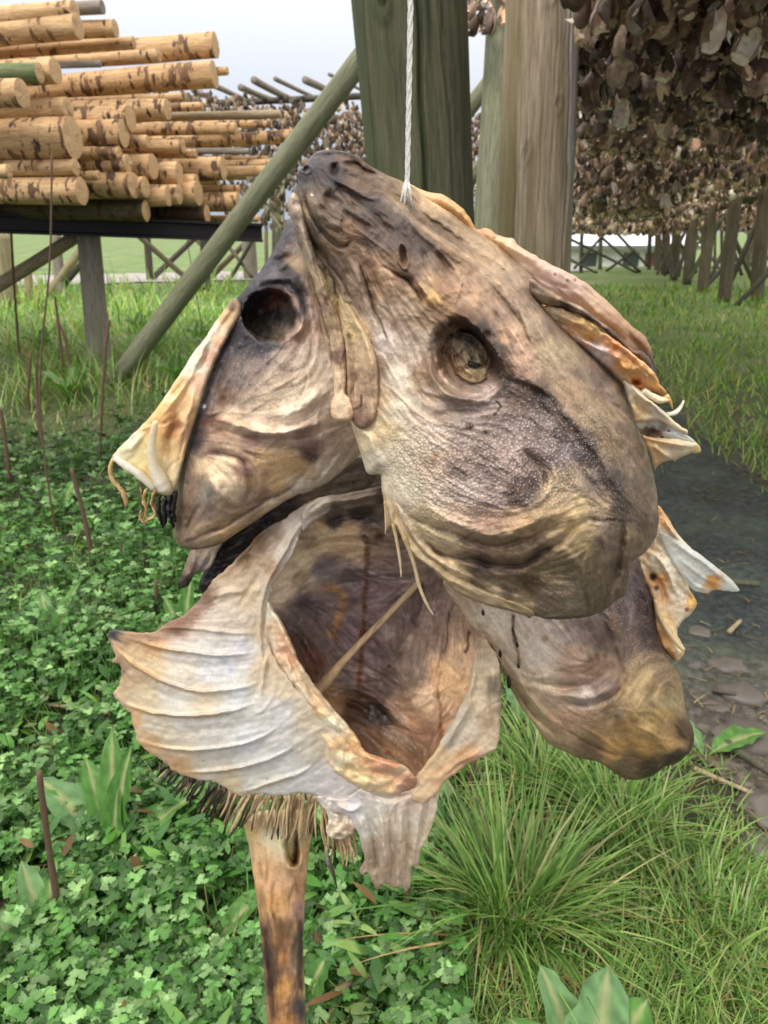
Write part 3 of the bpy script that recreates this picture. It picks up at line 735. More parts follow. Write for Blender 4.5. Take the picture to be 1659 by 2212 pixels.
for k, (p1, p2) in enumerate([((500, 600), (590, 440)), ((560, 430), (655, 560)), ((470, 500), (545, 600)), ((590, 570), (660, 400)), ((610, 380), (612, 560)), ((575, 470), (576, 600)), ((640, 340), (560, 480)), ((690, 260), (800, 400)), ((700, 420), (800, 260)), ((760, 250), (762, 430))]):
    bar('brace', p1, 17.6 + .15 * k, p2, 17.2 + .15 * k, 4.2, (W_DARK, W_SAGE, W_ROW)[k % 3], 'slim pole in the distant rack behind the long green brace, %s from the lower left' % ORD[k], seed=160 + k)
# ---------------- row of posts on the right
ROWP = [((1634, 650), (1655, 400), 15, 'nearest big post of the row on the right, at the picture edge'), ((1563, 652), (1602, 335), 14, 'leaning brown post of the row on the right, second from the picture edge'), ((1517, 630), (1550, 350), 12, 'leaning brown post of the row on the right, third from the picture edge'), ((1483, 615), (1508, 385), 10, 'post of the row on the right, fourth from the picture edge'), ((1455, 606), (1468, 430), 9, 'post of the row on the right, fifth from the picture edge'), ((1436, 592), (1440, 470), 9, 'post of the row on the right, sixth from the picture edge'), ((1420, 584), (1422, 490), 7, 'farthest post of the row on the right')]
for k, (b_, t_, r, lb) in enumerate(ROWP): upright('post', *b_, *t_, r, W_ROW, lb, 'post', 'posts in the row on the right', seed=60 + k, extra=.12)
bar('rail', (1405, 491), 21, (1740, 395), 11.6, 6.5, W_DARK, 'dark rail slanting across the row of posts on the right', 'rail', seed=70)
for k, (p1, p2, r, lb) in enumerate([((1562, 645), (1640, 470), 6, 'dark slanting pole between the two nearest posts on the right'), ((1517, 626), (1580, 560), 5, 'low slanting pole at the foot of the third post on the right'), ((1484, 612), (1560, 470), 5, 'slanting pole rising behind the third post on the right'), ((1455, 604), (1500, 500), 4, 'thin slanting pole behind the fourth post on the right'), ((1590, 660), (1690, 560), 6, 'slanting pole crossing in front of the nearest post'), ((1640, 640), (1580, 500), 5, 'dark pole leaning left behind the nearest post')]):
    tt = ground_t(max(p1[1], p2[1]) + 4); bar('brace', p1, tt, p2, tt - .3, r, W_DARK, lb, seed=71 + k)
for k, (p1, p2, lb) in enumerate([((1558, 372), (1562, 440), 'green pole stub above the rail, left one'), ((1617, 340), (1622, 440), 'green pole stub above the rail, right one')]):
    bar('rack_pole', p2, 14.5, p1, 14.0, 6, W_GREEN, lb, 'pole', seed=80 + k)
for k, (b_, t_, r, lb) in enumerate([((1296, 582), (1299, 480), 4.5, 'thin dark post in front of the distant house, left one'), ((1402, 582), (1405, 475), 4.5, 'thin dark post in front of the distant house, right one'), ((1255, 590), (1257, 490), 4, 'thin dark post just right of the thick brown post')]):
    upright('post', *b_, *t_, r, W_DARK, lb, seed=84 + k)
for k, (p1, p2, lb) in enumerate([((1268, 485), (1384, 588), 'dark slanting pole across the distant house, upper one'), ((1228, 515), (1378, 590), 'dark slanting pole across the distant house, lower one'), ((1310, 480), (1400, 575), 'dark slanting pole right of the distant house'), ((1240, 580), (1310, 500), 'dark pole rising to the left of the distant house'), ((1310, 585), (1372, 540), 'short dark pole rising under the distant roof'), ((1230, 560), (1290, 590), 'low dark pole left of the distant house')]):
    bar('brace', p1, 21.5, p2, 21.5, 3, W_DARK, lb, seed=90 + k)

for k, (p1, p2) in enumerate([((1425, 590), (1470, 500)), ((1450, 500), (1500, 595)), ((1470, 590), (1530, 490)), ((1500, 500), (1560, 590)), ((1540, 580), (1600, 480)), ((1570, 500), (1640, 590)), ((1600, 590), (1659, 500)), ((1530, 585), (1532, 490)), ((1585, 585), (1588, 480)), ((1465, 580), (1466, 490)), ((1622, 585), (1626, 470))]):
    bar('brace', p1, 23.5 + .2 * k, p2, 23.3 + .2 * k, 3.2, W_ROW, 'thin pole far behind the row on the right, %s from the left' % ORD[k], seed=140 + k)
rv = np.random.RandomState(99)
for k in range(22):
    u = 1418 + 12.5 * k + rv.uniform(-4, 4); v = 588 + rv.uniform(-4, 14); tt = ground_t(v) - .5
    p2 = (u + rv.choice([-1, 1, 0]) * rv.uniform(10, 70), 470 + rv.uniform(-20, 25))
    bar('brace', (u, v), tt, p2, tt - .3, rv.uniform(2.5, 4.2), (W_ROW, W_DARK)[k % 2], 'slim pole among the many crossed poles behind the row of posts on the right', group='crossed poles behind the right row', seed=200 + k)
# a low house far behind
hx, hy = at(1335, 540, 44.0)[:2]; hz = float(gz(hx, hy))
house = tag(empty('house', (hx, hy, hz)), 'low pale house with a white roof far beyond the hanging heads', 'house')
def simple(name, c, rough=.7):
    m, t, b, _ = nt(name); b.inputs['Roughness'].default_value = rough
    geo = nd(t, 'NewGeometry'); n = nd(t, 'TexNoise', i_Scale=5.0, i_Detail=6.0); t.links.new(geo.outputs['Position'], n.inputs[0])
    t.links.new(ramp(t, n.outputs[0], [(.3, tuple(k * .8 for k in c)), (.7, tuple(k * 1.12 for k in c))]), b.inputs['Base Color'])
    return m
def house_part(name, parts, mat):
    Vs, Fs, o = [], [], 0
    for bx in parts:
        V, f = box_np(*bx); Vs.append(V); Fs.append(f + o); o += 8
    ob = bpy.data.objects.new(name, mesh_np(name, np.vstack(Vs), [np.vstack(Fs)], smooth=False)); COL.objects.link(ob); ob.parent = house; ob.data.materials.append(mat); return ob
wall_m = simple('house_paint', (.62, .60, .58)); roof_m = simple('roof_white', (.75, .78, .85)); dark_m = simple('window_dark', (.05, .055, .06), .2); trim_m = simple('trim_grey', (.16, .17, .16))
house_part('wall', [(-3.6, 3.6, -2, 2, 0, 1.95)], wall_m)
V = np.array([(-3.9, -2.4, 2.0), (3.9, -2.4, 2.0), (3.9, 0, 3.3), (-3.9, 0, 3.3), (3.9, 2.4, 2.0), (-3.9, 2.4, 2.0), (-3.9, -2.4, 1.95), (3.9, -2.4, 1.95), (3.9, 2.4, 1.95), (-3.9, 2.4, 1.95)], float)
rf = bpy.data.objects.new('roof', mesh_np('roof', V, [np.array([(0, 1, 2, 3), (3, 2, 4, 5), (6, 9, 8, 7), (6, 7, 1, 0), (9, 5, 4, 8)]), np.array([(1, 4, 2), (0, 3, 5), (7, 8, 4), (7, 4, 1), (6, 0, 5), (6, 5, 9)])], smooth=False)); COL.objects.link(rf); rf.parent = house; rf.data.materials.append(roof_m)
house_part('gutter', [(-3.95, 3.95, -2.52, -2.403, 1.78, 1.99)], trim_m)
for x in (-2.2, .2, 2.2): house_part('window', [(x - .45, x + .45, -2.03, -2.002, .7, 1.6)], dark_m)
house_part('door', [(1.0, 1.7, -2.04, -2.003, 0, 1.6)], simple('door_red', (.16, .05, .04)))

# ================================================================== hanging dried heads
def head_np(seed, nr=10, na=9):
    """small dried cod head: a pointed shell gaping on one side, brown outside, pale inside, with a torn fin flap"""
    rs = np.random.RandomState(seed); L = rs.uniform(.075, .115); W = L * rs.uniform(.30, .42)
    s = np.linspace(0, 1, nr); gap = rs.uniform(.25, .8); a = np.linspace(gap, 2 * np.pi - gap, na)
    prof = np.interp(s, [0, .12, .45, .8, 1], [.15, .5, .95, 1, .72]) * W
    bend = rs.uniform(-.25, .25)
    S, A = np.meshgrid(s, a, indexing='ij')
    Rr = prof[:, None] * (1 + .25 * fbm(S * 3 + seed, A * .9, 3, seed)) * (1 + .25 * np.maximum(0, np.cos(A * 1.0)) * S)
    X = Rr * np.cos(A) * .75 + bend * S * S * L; Y = Rr * np.sin(A); Zc = -S * L + .015 * fbm(S * 2, A, 2, seed + 4)
    out = np.stack([X, Y, Zc], -1).reshape(-1, 3)
    inn = np.stack([X * .9, Y * .9, Zc], -1).reshape(-1, 3)
    i = np.arange(nr - 1)[:, None] * na + np.arange(na - 1)[None]
    q = np.stack([i, i + 1, i + na + 1, i + na], -1).reshape(-1, 4)
    n = nr * na
    co = lin([(116, 98, 86), (138, 118, 104), (86, 72, 64), (206, 186, 166), (124, 106, 92)][seed % 5]); ci = lin([(234, 218, 202), (240, 228, 214), (212, 190, 168), (244, 236, 224)][(seed // 2) % 4])
    nz = fbm(S * 4 + seed * 3, A * 1.3, 3, seed + 8).reshape(-1, 1)
    c_out = (co * (1 + .7 * nz)); c_in = ci * (1 + .35 * nz)
    V = [out, inn]; Fq = [q, q[:, ::-1] + n]; Cc = [c_out, c_in]
    # the cut neck: pale flesh, sunk a little
    ring = inn[-na:]; cen = ring.mean(0); V.append(np.vstack([ring * [1.08, 1.08, 1], cen[None] + [0, 0, L * .12]]))
    o = 2 * n; k = np.arange(0, na - 2, 2); Fq.append(np.stack([o + k, o + k + 1, o + k + 2, np.full(len(k), o + na)], 1)); Cc.append(np.repeat(ci[None] * rs.uniform(.8, 1.15), na + 1, 0))
    # fin flap
    for k in range(2):
        b = np.array([rs.uniform(-.3, .6) * W, rs.choice([-1, 1]) * W * .8, -L * rs.uniform(.55, .85)]); d = np.array([rs.uniform(-.6, .6), np.sign(b[1]) * rs.uniform(.2, .8), -rs.uniform(.3, 1)]); d *= L * rs.uniform(.16, .3) / np.linalg.norm(d)
        w = np.array([W * .28, 0, W * .15]); o = sum(len(v) for v in V)
        V.append(np.array([b - w * .4, b + w * .4, b + d * .6 + w * .7, b + d * .6 - w * .7, b + d + w * .9 + rs.randn(3) * .008, b + d * 1.1 - w * .5]))
        Fq.append(np.array([(0, 1, 2, 3), (3, 2, 4, 5)]) + o); Cc.append(np.repeat(ci[None] * rs.uniform(.75, 1.1), 6, 0))
    return np.vstack(V), np.vstack(Fq), np.vstack(Cc).clip(.01, .85)
hm, t, b, _ = nt('hanging_head_skin')
ca = nd(t, 'VertexColor', layer_name='Col'); geo = nd(t, 'NewGeometry'); n = nd(t, 'TexNoise', i_Scale=60.0, i_Detail=5.0); t.links.new(geo.outputs['Position'], n.inputs[0])
oi = nd(t, 'ObjectInfo'); hv = mixc(t, ca.outputs[0], ramp(t, n.outputs[0], [(.3, (.5, .47, .45)), (.7, (1.35, 1.32, 1.3))]), .8, 'MULTIPLY')
t.links.new(mixc(t, hv, ramp(t, oi.outputs['Random'], [(0, (.32, .27, .22)), (.5, (.82, .73, .64)), (.85, (1.3, 1.2, 1.08)), (1, (1.9, 1.8, 1.66))]), 1.0, 'MULTIPLY'), b.inputs['Base Color']); b.inputs['Roughness'].default_value = .5
HV = [head_np(k) for k in range(16)]; HV_LO = [head_np(k, 6, 6) for k in range(16)]
HM = []
for v_, q_, c_ in HV:
    me = mesh_np('hanging_fish_head', v_, [q_], c_); me.materials.append(hm); HM.append(me)
AX = np.array([.2538, .9673, 0]); SX = np.array([.9673, -.2538, 0]); ZB_ = 1.64
rh = np.random.RandomState(21)
heads = []      # (pos, scale, variant, euler)
def fill(a0, a1, s0, s1f, dens, zl, zh, scale=1.0):
    n = int(dens * (a1 - a0) * (s1f((a0 + a1) / 2) - s0))
    for _ in range(n):
        a = rh.uniform(a0, a1); s = s0 + rh.rand() * (s1f(a) - s0)
        q = s / a; z = rh.uniform(zl, zh) + .18
        if q > .11 and a < 13 + (.24 - q) * 60: z = max(z, CAMH + a * (.012 + (q - .11) * .42) + .12 + rh.rand() * .15)
        heads.append((AX * a + SX * s + np.array([0, 0, z]), scale * rh.uniform(.8, 1.15), rh.randint(16), (rh.uniform(-.5, .5), rh.uniform(-.5, .5), rh.uniform(0, 6.28)), a))
fill(1.5, 3.2, -.10, lambda a: .34 * a + .5, 620, 1.60, 2.0)
fill(1.5, 3.2, -.14, lambda a: .34 * a + .6, 200, 1.95, 2.3)
fill(3.2, 7, -.16, lambda a: .34 * a + .4, 520, 1.53, 2.1)
fill(7, 14, -.25, lambda a: .34 * a + .4, 250, 1.44, 2.15)
fill(7, 14, -.25, lambda a: .10 * a, 180, 1.22, 1.6)
fill(14, 30, -.7, lambda a: .34 * a, 44, 1.20, 2.1, 1.25)
fill(14, 30, -.7, lambda a: .10 * a, 60, 1.0, 1.5, 1.25)
fill(16, 32, 1.0, lambda a: .36 * a, 40, 1.08, 1.5, 1.25)
for _ in range(420):    # end wall of the rack far off
    a = rh.uniform(28, 31); s = rh.uniform(-2, 9); heads.append((AX * a + SX * s + np.array([0, 0, rh.uniform(1.15, 2.4)]), 1.5, rh.randint(16), (rh.uniform(-.5, .5), rh.uniform(-.5, .5), rh.uniform(0, 6.28)), a))
# a few heads left of the brown post
for _ in range(26):
    p = at(rh.uniform(1015, 1090), rh.uniform(-80, 36), rh.uniform(4.2, 4.8)); heads.append((p, 1.0, rh.randint(16), (rh.uniform(-.5, .5), rh.uniform(-.5, .5), rh.uniform(0, 6.28)), 4.5))
def seen(p):
    d = p - np.array([0, 0, CAMH]); t_ = d[1] * CP - d[2] * SP; y_ = d[1] * SP + d[2] * CP
    return (CX + d[0] / t_ * F, CY - y_ / t_ * F, t_)
vis = []
for k, h in enumerate(heads):
    u, v, t_ = seen(h[0] - np.array([0, 0, .09]))
    if 1248 < u < 1655 and 6 < v < 520: vis.append((t_ + 1.2 * max(0, h[0][2] - 1.9), k))
vis.sort(); single = set(k for _, k in vis[:285])
def rotm(e):
    cx, sx, cy, sy, cz, sz = math.cos(e[0]), math.sin(e[0]), math.cos(e[1]), math.sin(e[1]), math.cos(e[2]), math.sin(e[2])
    return np.array([[cz, -sz, 0], [sz, cz, 0], [0, 0, 1]]) @ np.array([[cy, 0, sy], [0, 1, 0], [-sy, 0, cy]]) @ np.array([[1, 0, 0], [0, cx, -sx], [0, sx, cx]])
first = None
for k in sorted(single):
    p, sc, vr, e, _ = heads[k]
    if first is None: o = bpy.data.objects.new('hanging_fish_head', HM[vr]); first = o
    else: o = first.copy(); o.data = HM[vr]
    COL.objects.link(o); o.location = p; o.rotation_euler = e; o.scale = (sc,) * 3
    tag(o, 'brown dried fish head hanging among many under the rack at upper right', 'fish head', 'dried heads hanging from the right rack')
def merge(name, lst, label):
    Vs, Fs, Cs, o = [], [], [], 0
    for p, sc, vr, e, a in lst:
        v_, q_, c_ = (HV if a < 4.5 else HV_LO)[vr]
        Vs.append(v_ @ rotm(e).T * sc + p); Fs.append(q_ + o); Cs.append(c_ * rh.choice([.35, .5, .8, 1.3, 2.2])); o += len(v_)
    return tag(link_mesh(name, mesh_np(name, np.vstack(Vs), [np.vstack(Fs)], np.vstack(Cs).clip(0, .9)), hm), label, 'fish heads', kind='stuff')
merge('hanging_fish_heads', [h for k, h in enumerate(heads) if k not in single], 'mass of dried fish heads hanging deeper under the right rack')
lst = []
for _ in range(6500):
    x = rh.uniform(-9, 3.5); y = rh.uniform(14.5, 17.5) + .12 * x; top = 3.45 - .05 * (x + 3)
    z = top - abs(rh.randn()) * (.75 if x < -2.6 else 1.15)
    if z < 1.25: continue
    lst.append((np.array([x, y, z]), rh.uniform(1.0, 1.5), rh.randint(16), (rh.uniform(-.6, .6), rh.uniform(-.6, .6), rh.uniform(0, 6.28)), 15))
merge('distant_fish_heads', lst, 'mass of pale brown dried fish heads on the distant rack behind the stacked poles')
for k, (p1, p2) in enumerate([((392, 200), (440, 222)), ((418, 194), (470, 219)), ((466, 187), (530, 216)), ((520, 189), (590, 217)), ((548, 173), (630, 216)), ((594, 170), (680, 211)), ((660, 173), (735, 209)), ((712, 160), (790, 200)), ((1008, 205), (1062, 232))]):
    bar('rack_pole', p1, 13.2, p2, 15.4, [5, 6, 6, 7, 8, 5, 8, 4, 6][k], W_GREY, 'grey pole tip slanting up against the sky over the distant rack, %s from the left' % ORD[k], 'pole', 'pole tips over the distant rack', seed=110 + k)
bar('rail', (340, 228), 15, (800, 207), 14.6, 7, W_DARK, 'dark beam along the top of the distant rack', 'beam', seed=120)
for k, a in enumerate((2.2, 3.0, 4.0, 5.2, 6.6, 8.4)):
    pole('rack_pole', AX * a + SX * -.25 + np.array([0, 0, 2.32]), AX * a + SX * (.34 * a + 1.2) + np.array([0, 0, 2.32]), .045, .04, W_DARK, 'dark cross pole the heads hang from, %s from the front' % ORD[k], 'pole', 'cross poles of the right rack', seed=130 + k)
# ================================================================== plants
def leaf_material(name, rough=.45, trans=.35, spec=.4):
    m, t, b, out = nt(name)
    ca = nd(t, 'VertexColor', layer_name='Col'); geo = nd(t, 'NewGeometry')
    n = nd(t, 'TexNoise', i_Scale=45.0, i_Detail=4.0); t.links.new(geo.outputs['Position'], n.inputs[0])
    c = mixc(t, ca.outputs[0], ramp(t, n.outputs[0], [(.3, (.75, .78, .75)), (.7, (1.2, 1.18, 1.2))]), .8, 'MULTIPLY')
    t.links.new(c, b.inputs['Base Color']); b.inputs['Roughness'].default_value = rough; b.inputs['Specular IOR Level'].default_value = spec
    tr = nd(t, 'BsdfTranslucent'); t.links.new(mixc(t, c, (1.1, 1.25, .5), 1.0, 'MULTIPLY'), tr.inputs[0])
    mx = nd(t, 'MixShader', i_0=trans); t.links.new(b.outputs[0], mx.inputs[1]); t.links.new(tr.outputs[0], mx.inputs[2]); t.links.new(mx.outputs[0], out.inputs[0])
    return m
M_LEAF = leaf_material('herb_leaf', .36, .35, .4); M_GRASS = leaf_material('grass_blade', .4, .3, .45); M_DOCK = leaf_material('dock_leaf', .6, .3, .18)
rp_ = np.random.RandomState(77)

def blades(base, length, width, yaw, lean, curl, col, seg=4):
    """grass blades: arching strips; base (n,3)"""
    n = len(base); s = np.linspace(0, 1, seg + 1)[None]
    d = np.stack([np.cos(yaw), np.sin(yaw)], 1); side = np.stack([-d[:, 1], d[:, 0], np.zeros(n)], 1)
    th = lean[:, None] + curl[:, None] * s
    ds = length[:, None] / seg
    hor = np.cumsum(np.sin(th) * ds, 1) - np.sin(th[:, :1]) * ds; ver = np.cumsum(np.cos(th) * ds, 1) - np.cos(th[:, :1]) * ds
    c = base[:, None] + np.stack([hor * d[:, :1], hor * d[:, 1:], ver], -1)
    w = (width[:, None] * (1 - s ** 2.2) * .5 + .0002)[..., None] * side[:, None]
    tw = np.stack([np.zeros_like(hor), np.zeros_like(hor), .4 * w[..., 0] * 0 + 0], -1)
    V = np.stack([c - w, c + w + tw], 2).reshape(-1, 3)
    o = (np.arange(n) * (seg + 1) * 2)[:, None] + np.arange(seg)[None] * 2
    q = np.stack([o, o + 1, o + 3, o + 2], -1).reshape(-1, 4)
    C_ = np.repeat(col, (seg + 1) * 2, 0)
    return V, q, C_
def gcol(n, kind='g'):
    pal = {'g': [(98, 142, 60), (118, 164, 74), (138, 182, 92), (84, 124, 54), (158, 196, 104)], 'y': [(146, 180, 92), (166, 190, 108), (124, 164, 78), (182, 184, 124)], 'd': [(196, 170, 118), (178, 148, 96), (206, 184, 134)]}[kind]
    c = lin(np.array(pal)[rp_.randint(len(pal), size=n)]); return c * rp_.uniform(.6, 1.2, (n, 1)) * [.84, .84, .88]
def in_path(x, y, grow=0):
    dx = .13 * fbm(x / .12, y / .12, 2, 71) + rp_.randn(len(x)) * .05; dy = .13 * fbm(x / .12, y / .12, 2, 72) * y / 2
    return inside(np.stack([x + dx * y / 3, y + dy], 1), pw)

# turf: short grass over everything but the path and the herb patch
Vs, Qs, Cs, off = [], [], [], 0
def add(v, q, c):
    global off
    Vs.append(v); Qs.append(q + off); Cs.append(c); off += len(v)
def herb_zone(x, y):    # where the leafy herbs grow instead of grass
    return (x < .13 + .05 * np.sin(y * 5)) & (y < 3.9 + .4 * np.sin(x * 3) + .9 * (x < -.15)) & (x > -6)
n = 82000
y = np.exp(rp_.uniform(np.log(.62), np.log(17), n)); x = y * rp_.uniform(-1.1, 1.0, n)
keep = ~in_path(x, y) & ~(herb_zone(x, y) & (rp_.rand(n) > .16))
# the trodden strip and bare soil by the path
bare = (x > .62 + .0 * y) & (y < 2.4) & (rp_.rand(n) > .22 + .5 * (fbm(x / .25, y / .25, 2, 9) > .1)); keep &= ~bare
x, y = x[keep], y[keep]; n = len(x)
ln = np.interp(y, [1, 3, 6, 17], [.055, .085, .14, .22]) * rp_.uniform(.5, 1.3, n) * (1 + (.7 + .9 * sstep(3.5, 5, y) * (x < 0)) * (fbm(x / .7, y / .7, 2, 31) > .1))
wd = np.interp(y, [1, 3, 6, 17], [.0026, .005, .010, .028])
kk = rp_.rand(n); c = gcol(n, 'g'); yl = kk < .35; c[yl] = gcol(yl.sum(), 'y'); dd = kk > .95; c[dd] = gcol(dd.sum(), 'd')
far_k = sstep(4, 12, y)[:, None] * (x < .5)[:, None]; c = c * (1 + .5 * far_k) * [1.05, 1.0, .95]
rt = (x > .3) & (y > 2.4); ln[rt] *= .72; c[rt] = c[rt] * [1.22, 1.22, 1.0]
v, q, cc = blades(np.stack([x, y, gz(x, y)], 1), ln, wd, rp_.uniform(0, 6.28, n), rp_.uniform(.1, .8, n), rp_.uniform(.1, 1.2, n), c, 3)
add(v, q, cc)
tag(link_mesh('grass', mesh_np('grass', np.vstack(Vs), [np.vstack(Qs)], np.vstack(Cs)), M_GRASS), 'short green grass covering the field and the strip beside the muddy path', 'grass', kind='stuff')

# grass tussocks
def tussock(u, v, n, L, label, spread=.05, dead=.12, seed=0):
    b = ground_at(u, v); b = np.array([b[0], b[1], float(gz(b[0], b[1]))])
    a = rp_.uniform(0, 6.28, n); r = spread * np.sqrt(rp_.rand(n))
    base = np.stack([r * np.cos(a), r * np.sin(a), np.zeros(n)], 1)
    k = rp_.rand(n); c = gcol(n, 'g'); yl = k < .4; c[yl] = gcol(yl.sum(), 'y'); d = k > 1 - dead; c[d] = gcol(d.sum(), 'd') * 1.1
    lean = np.abs(rp_.randn(n)) * .45 + .05; lean[d] = rp_.uniform(.9, 1.3, d.sum())
    V, q, C_ = blades(base, L * rp_.uniform(.45, 1.15, n), rp_.uniform(.0030, .0058, n), a + rp_.randn(n) * .6, lean, rp_.uniform(.3, 1.5, n), c, 6)
    V[:, 2] = np.maximum(V[:, 2], .004)
    o = bpy.data.objects.new('grass_tussock', mesh_np('grass_tussock', V, [q], C_)); COL.objects.link(o); o.location = b; o.data.materials.append(M_GRASS)
    return tag(o, label, 'grass tussock', 'grass tussocks in front of the path')
tussock(1105, 1990, 560, .275, 'large arching grass tussock with straw coloured dead blades, lower right of the fish heads', .07, .18)
tussock(1340, 1800, 300, .20, 'smaller grass tussock under the lower right fish head, beside the muddy soil', .08, .06)
tussock(1180, 1700, 240, .20, 'grass tussock between the open fish head and the lower right one', .08, .05)
tussock(1560, 2080, 240, .11, 'low grass tussock near the lower right corner', .12, .04)
tussock(1480, 1930, 300, .13, 'spreading grass tussock right of the large one', .13, .06)

# leafy herbs (one low mass nobody could count)
def leaflet():
    pts = [(0, 0)]
    for (cx_, cy_, r, n_) in [(-.42, .38, .30, 4), (0, .78, .34, 5), (.42, .38, .30, 4)]:
        base_a = {-.42: 2.5, 0: 1.57, .42: .64}[cx_]
        for k in range(n_):
            an = base_a + (k / (n_ - 1) - .5) * -2.6
            rr = r * (1.0 if k % 2 == 0 else .55)
            pts.append((cx_ + rr * math.cos(an), cy_ + rr * math.sin(an)))
    return np.array(pts)
LFT = leaflet(); NL = len(LFT)
order = np.argsort(-np.arctan2(LFT[1:, 1] - .35, LFT[1:, 0])); rim_ = LFT[1:][order]
start = np.argmin(np.hypot(rim_[:, 0] + .25, rim_[:, 1] - .05)); rim_ = np.roll(rim_, -start, 0)
LV = np.vstack([[0, .42], [0, 0], rim_]); nrim = len(LV) - 1
LF = np.array([(0, 1 + k, 1 + (k + 1) % nrim) for k in range(nrim)])
def herb_leaves(base, size, yaw, tilt, height, col):
    """each leaf: a stalk and three lobed leaflets"""
    n = len(base); VV, FF, CC = [], [], []; o = 0
    ce, se = np.cos(yaw), np.sin(yaw)
    for ang, k_s, fx, fy in ((0, 1.0, 0, .25), (1.35, .85, -.1, .1), (-1.35, .85, .1, .1)):
        p = LV * k_s; ca, sa = math.cos(ang), math.sin(ang)
        px = p[:, 0] * ca - p[:, 1] * sa + fx; py = p[:, 0] * sa + p[:, 1] * ca + fy
        r2 = (p[:, 0] ** 2 * .55)
        lx = size[:, None] * px[None]; ly = size[:, None] * py[None]
        lz = size[:, None] * (.22 * r2 - .30 * py ** 2 * .5 + .10 * rp_.randn(n, len(px)) * .5)
        ct, st = np.cos(tilt)[:, None], np.sin(tilt)[:, None]
        y2 = ly * ct - lz * st; z2 = ly * st + lz * ct
        X = base[:, :1] + lx * ce[:, None] - y2 * se[:, None]; Y = base[:, 1:2] + lx * se[:, None] + y2 * ce[:, None]; Z_ = base[:, 2:3] + height[:, None] + z2
        VV.append(np.stack([X, Y, Z_], -1).reshape(-1, 3)); m_ = len(px)
        FF.append((np.arange(n)[:, None, None] * m_ + LF[None]).reshape(-1, 3) + o); o += n * m_
        cv = np.ones((n, m_, 1)); cv[:, 0] = 1.12; CC.append((col[:, None] * cv * rp_.uniform(.72, 1.2, (n, 1, 1))).reshape(-1, 3))
    # stalks
    w = .0012; d = np.stack([-se, ce], 1)
    foot = base - np.stack([d[:, 0] * height * .4, d[:, 1] * height * .4, 0 * height], 1); top = base + np.stack([0 * height, 0 * height, height], 1)
    sx = np.stack([ce * w, se * w, 0 * ce], 1)
    VV.append(np.stack([foot - sx, foot + sx, top + sx, top - sx], 1).reshape(-1, 3))
    qf = np.arange(n)[:, None] * 4 + np.arange(4)[None] + o
    CC.append(np.repeat(col * .8, 4, 0))
    return np.vstack(VV), np.vstack(FF), qf, np.vstack(CC)
n = 40000
y = np.exp(rp_.uniform(np.log(.62), np.log(5.4), n)); x = y * rp_.uniform(-.98, .16, n)
x2 = rp_.uniform(.1, .45, 500); y2 = rp_.uniform(1.75, 2.6, 500)
x = np.concatenate([x, x2]); y = np.concatenate([y, y2])
k = (herb_zone(x, y) | (x > .1)) & ((fbm(x / .16, y / .16, 2, 55) > -.26) | (rp_.rand(len(x)) < .14)) & ~((x > .13) & (y < 1.7))
x, y = x[k], y[k]; n = len(x)
hum = .5 + .5 * fbm(x / .22, y / .22, 2, 66)
hgt = .010 + rp_.rand(n) ** 1.4 * (.03 + .15 * hum) * np.interp(y, [1, 3, 4.4], [.8, 1.4, 2.6])
sz = rp_.uniform(.008, .0195, n) * np.interp(y, [1, 3, 5], [1, 1.4, 2.4])
pal = lin(np.array([(88, 138, 64), (104, 154, 78), (126, 170, 100), (64, 108, 46), (150, 188, 122)])[rp_.randint(5, size=n)]) * rp_.uniform(.45, 1.2, (n, 1)) * (1 - .55 * sstep(2.6, 3.6, y))[:, None]  # leaf colour falls off with distance to paint the bank's shade
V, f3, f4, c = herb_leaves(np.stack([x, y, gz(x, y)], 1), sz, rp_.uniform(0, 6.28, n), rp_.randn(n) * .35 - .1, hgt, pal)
# among them: plain oval leaves of other weeds, and dead brown ones
n2 = 5000
yo = np.exp(rp_.uniform(np.log(.62), np.log(5.2), n2)); xo = yo * rp_.uniform(-1.15, .2, n2); ko = herb_zone(xo, yo) & (fbm(xo / .3, yo / .3, 2, 81) > -.15); xo, yo = xo[ko], yo[ko]; n2 = len(xo)
col2 = lin(np.array([(96, 150, 66), (122, 168, 84), (84, 128, 70), (150, 178, 104), (112, 84, 52), (140, 110, 70)])[rp_.choice(6, size=n2, p=[.29, .27, .24, .14, .03, .03])]) * rp_.uniform(.6, 1.1, (n2, 1)) * (1 - .45 * sstep(2.6, 3.6, yo))[:, None]  # oval leaves carry the same painted bank shade
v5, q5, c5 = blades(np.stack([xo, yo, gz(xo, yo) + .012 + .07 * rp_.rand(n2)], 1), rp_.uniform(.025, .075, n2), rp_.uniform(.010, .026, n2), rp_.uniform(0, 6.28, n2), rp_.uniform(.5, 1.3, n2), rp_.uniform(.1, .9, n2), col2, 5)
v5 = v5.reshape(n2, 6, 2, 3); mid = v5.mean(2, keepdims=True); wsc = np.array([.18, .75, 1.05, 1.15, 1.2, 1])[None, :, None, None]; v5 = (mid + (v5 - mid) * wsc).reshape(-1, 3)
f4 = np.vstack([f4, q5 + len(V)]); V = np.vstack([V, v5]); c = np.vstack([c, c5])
tag(link_mesh('ground_cover', mesh_np('ground_cover', V, [f3, f4], c), M_LEAF), 'dense low green herbs with small lobed leaves', 'ground cover', kind='stuff')

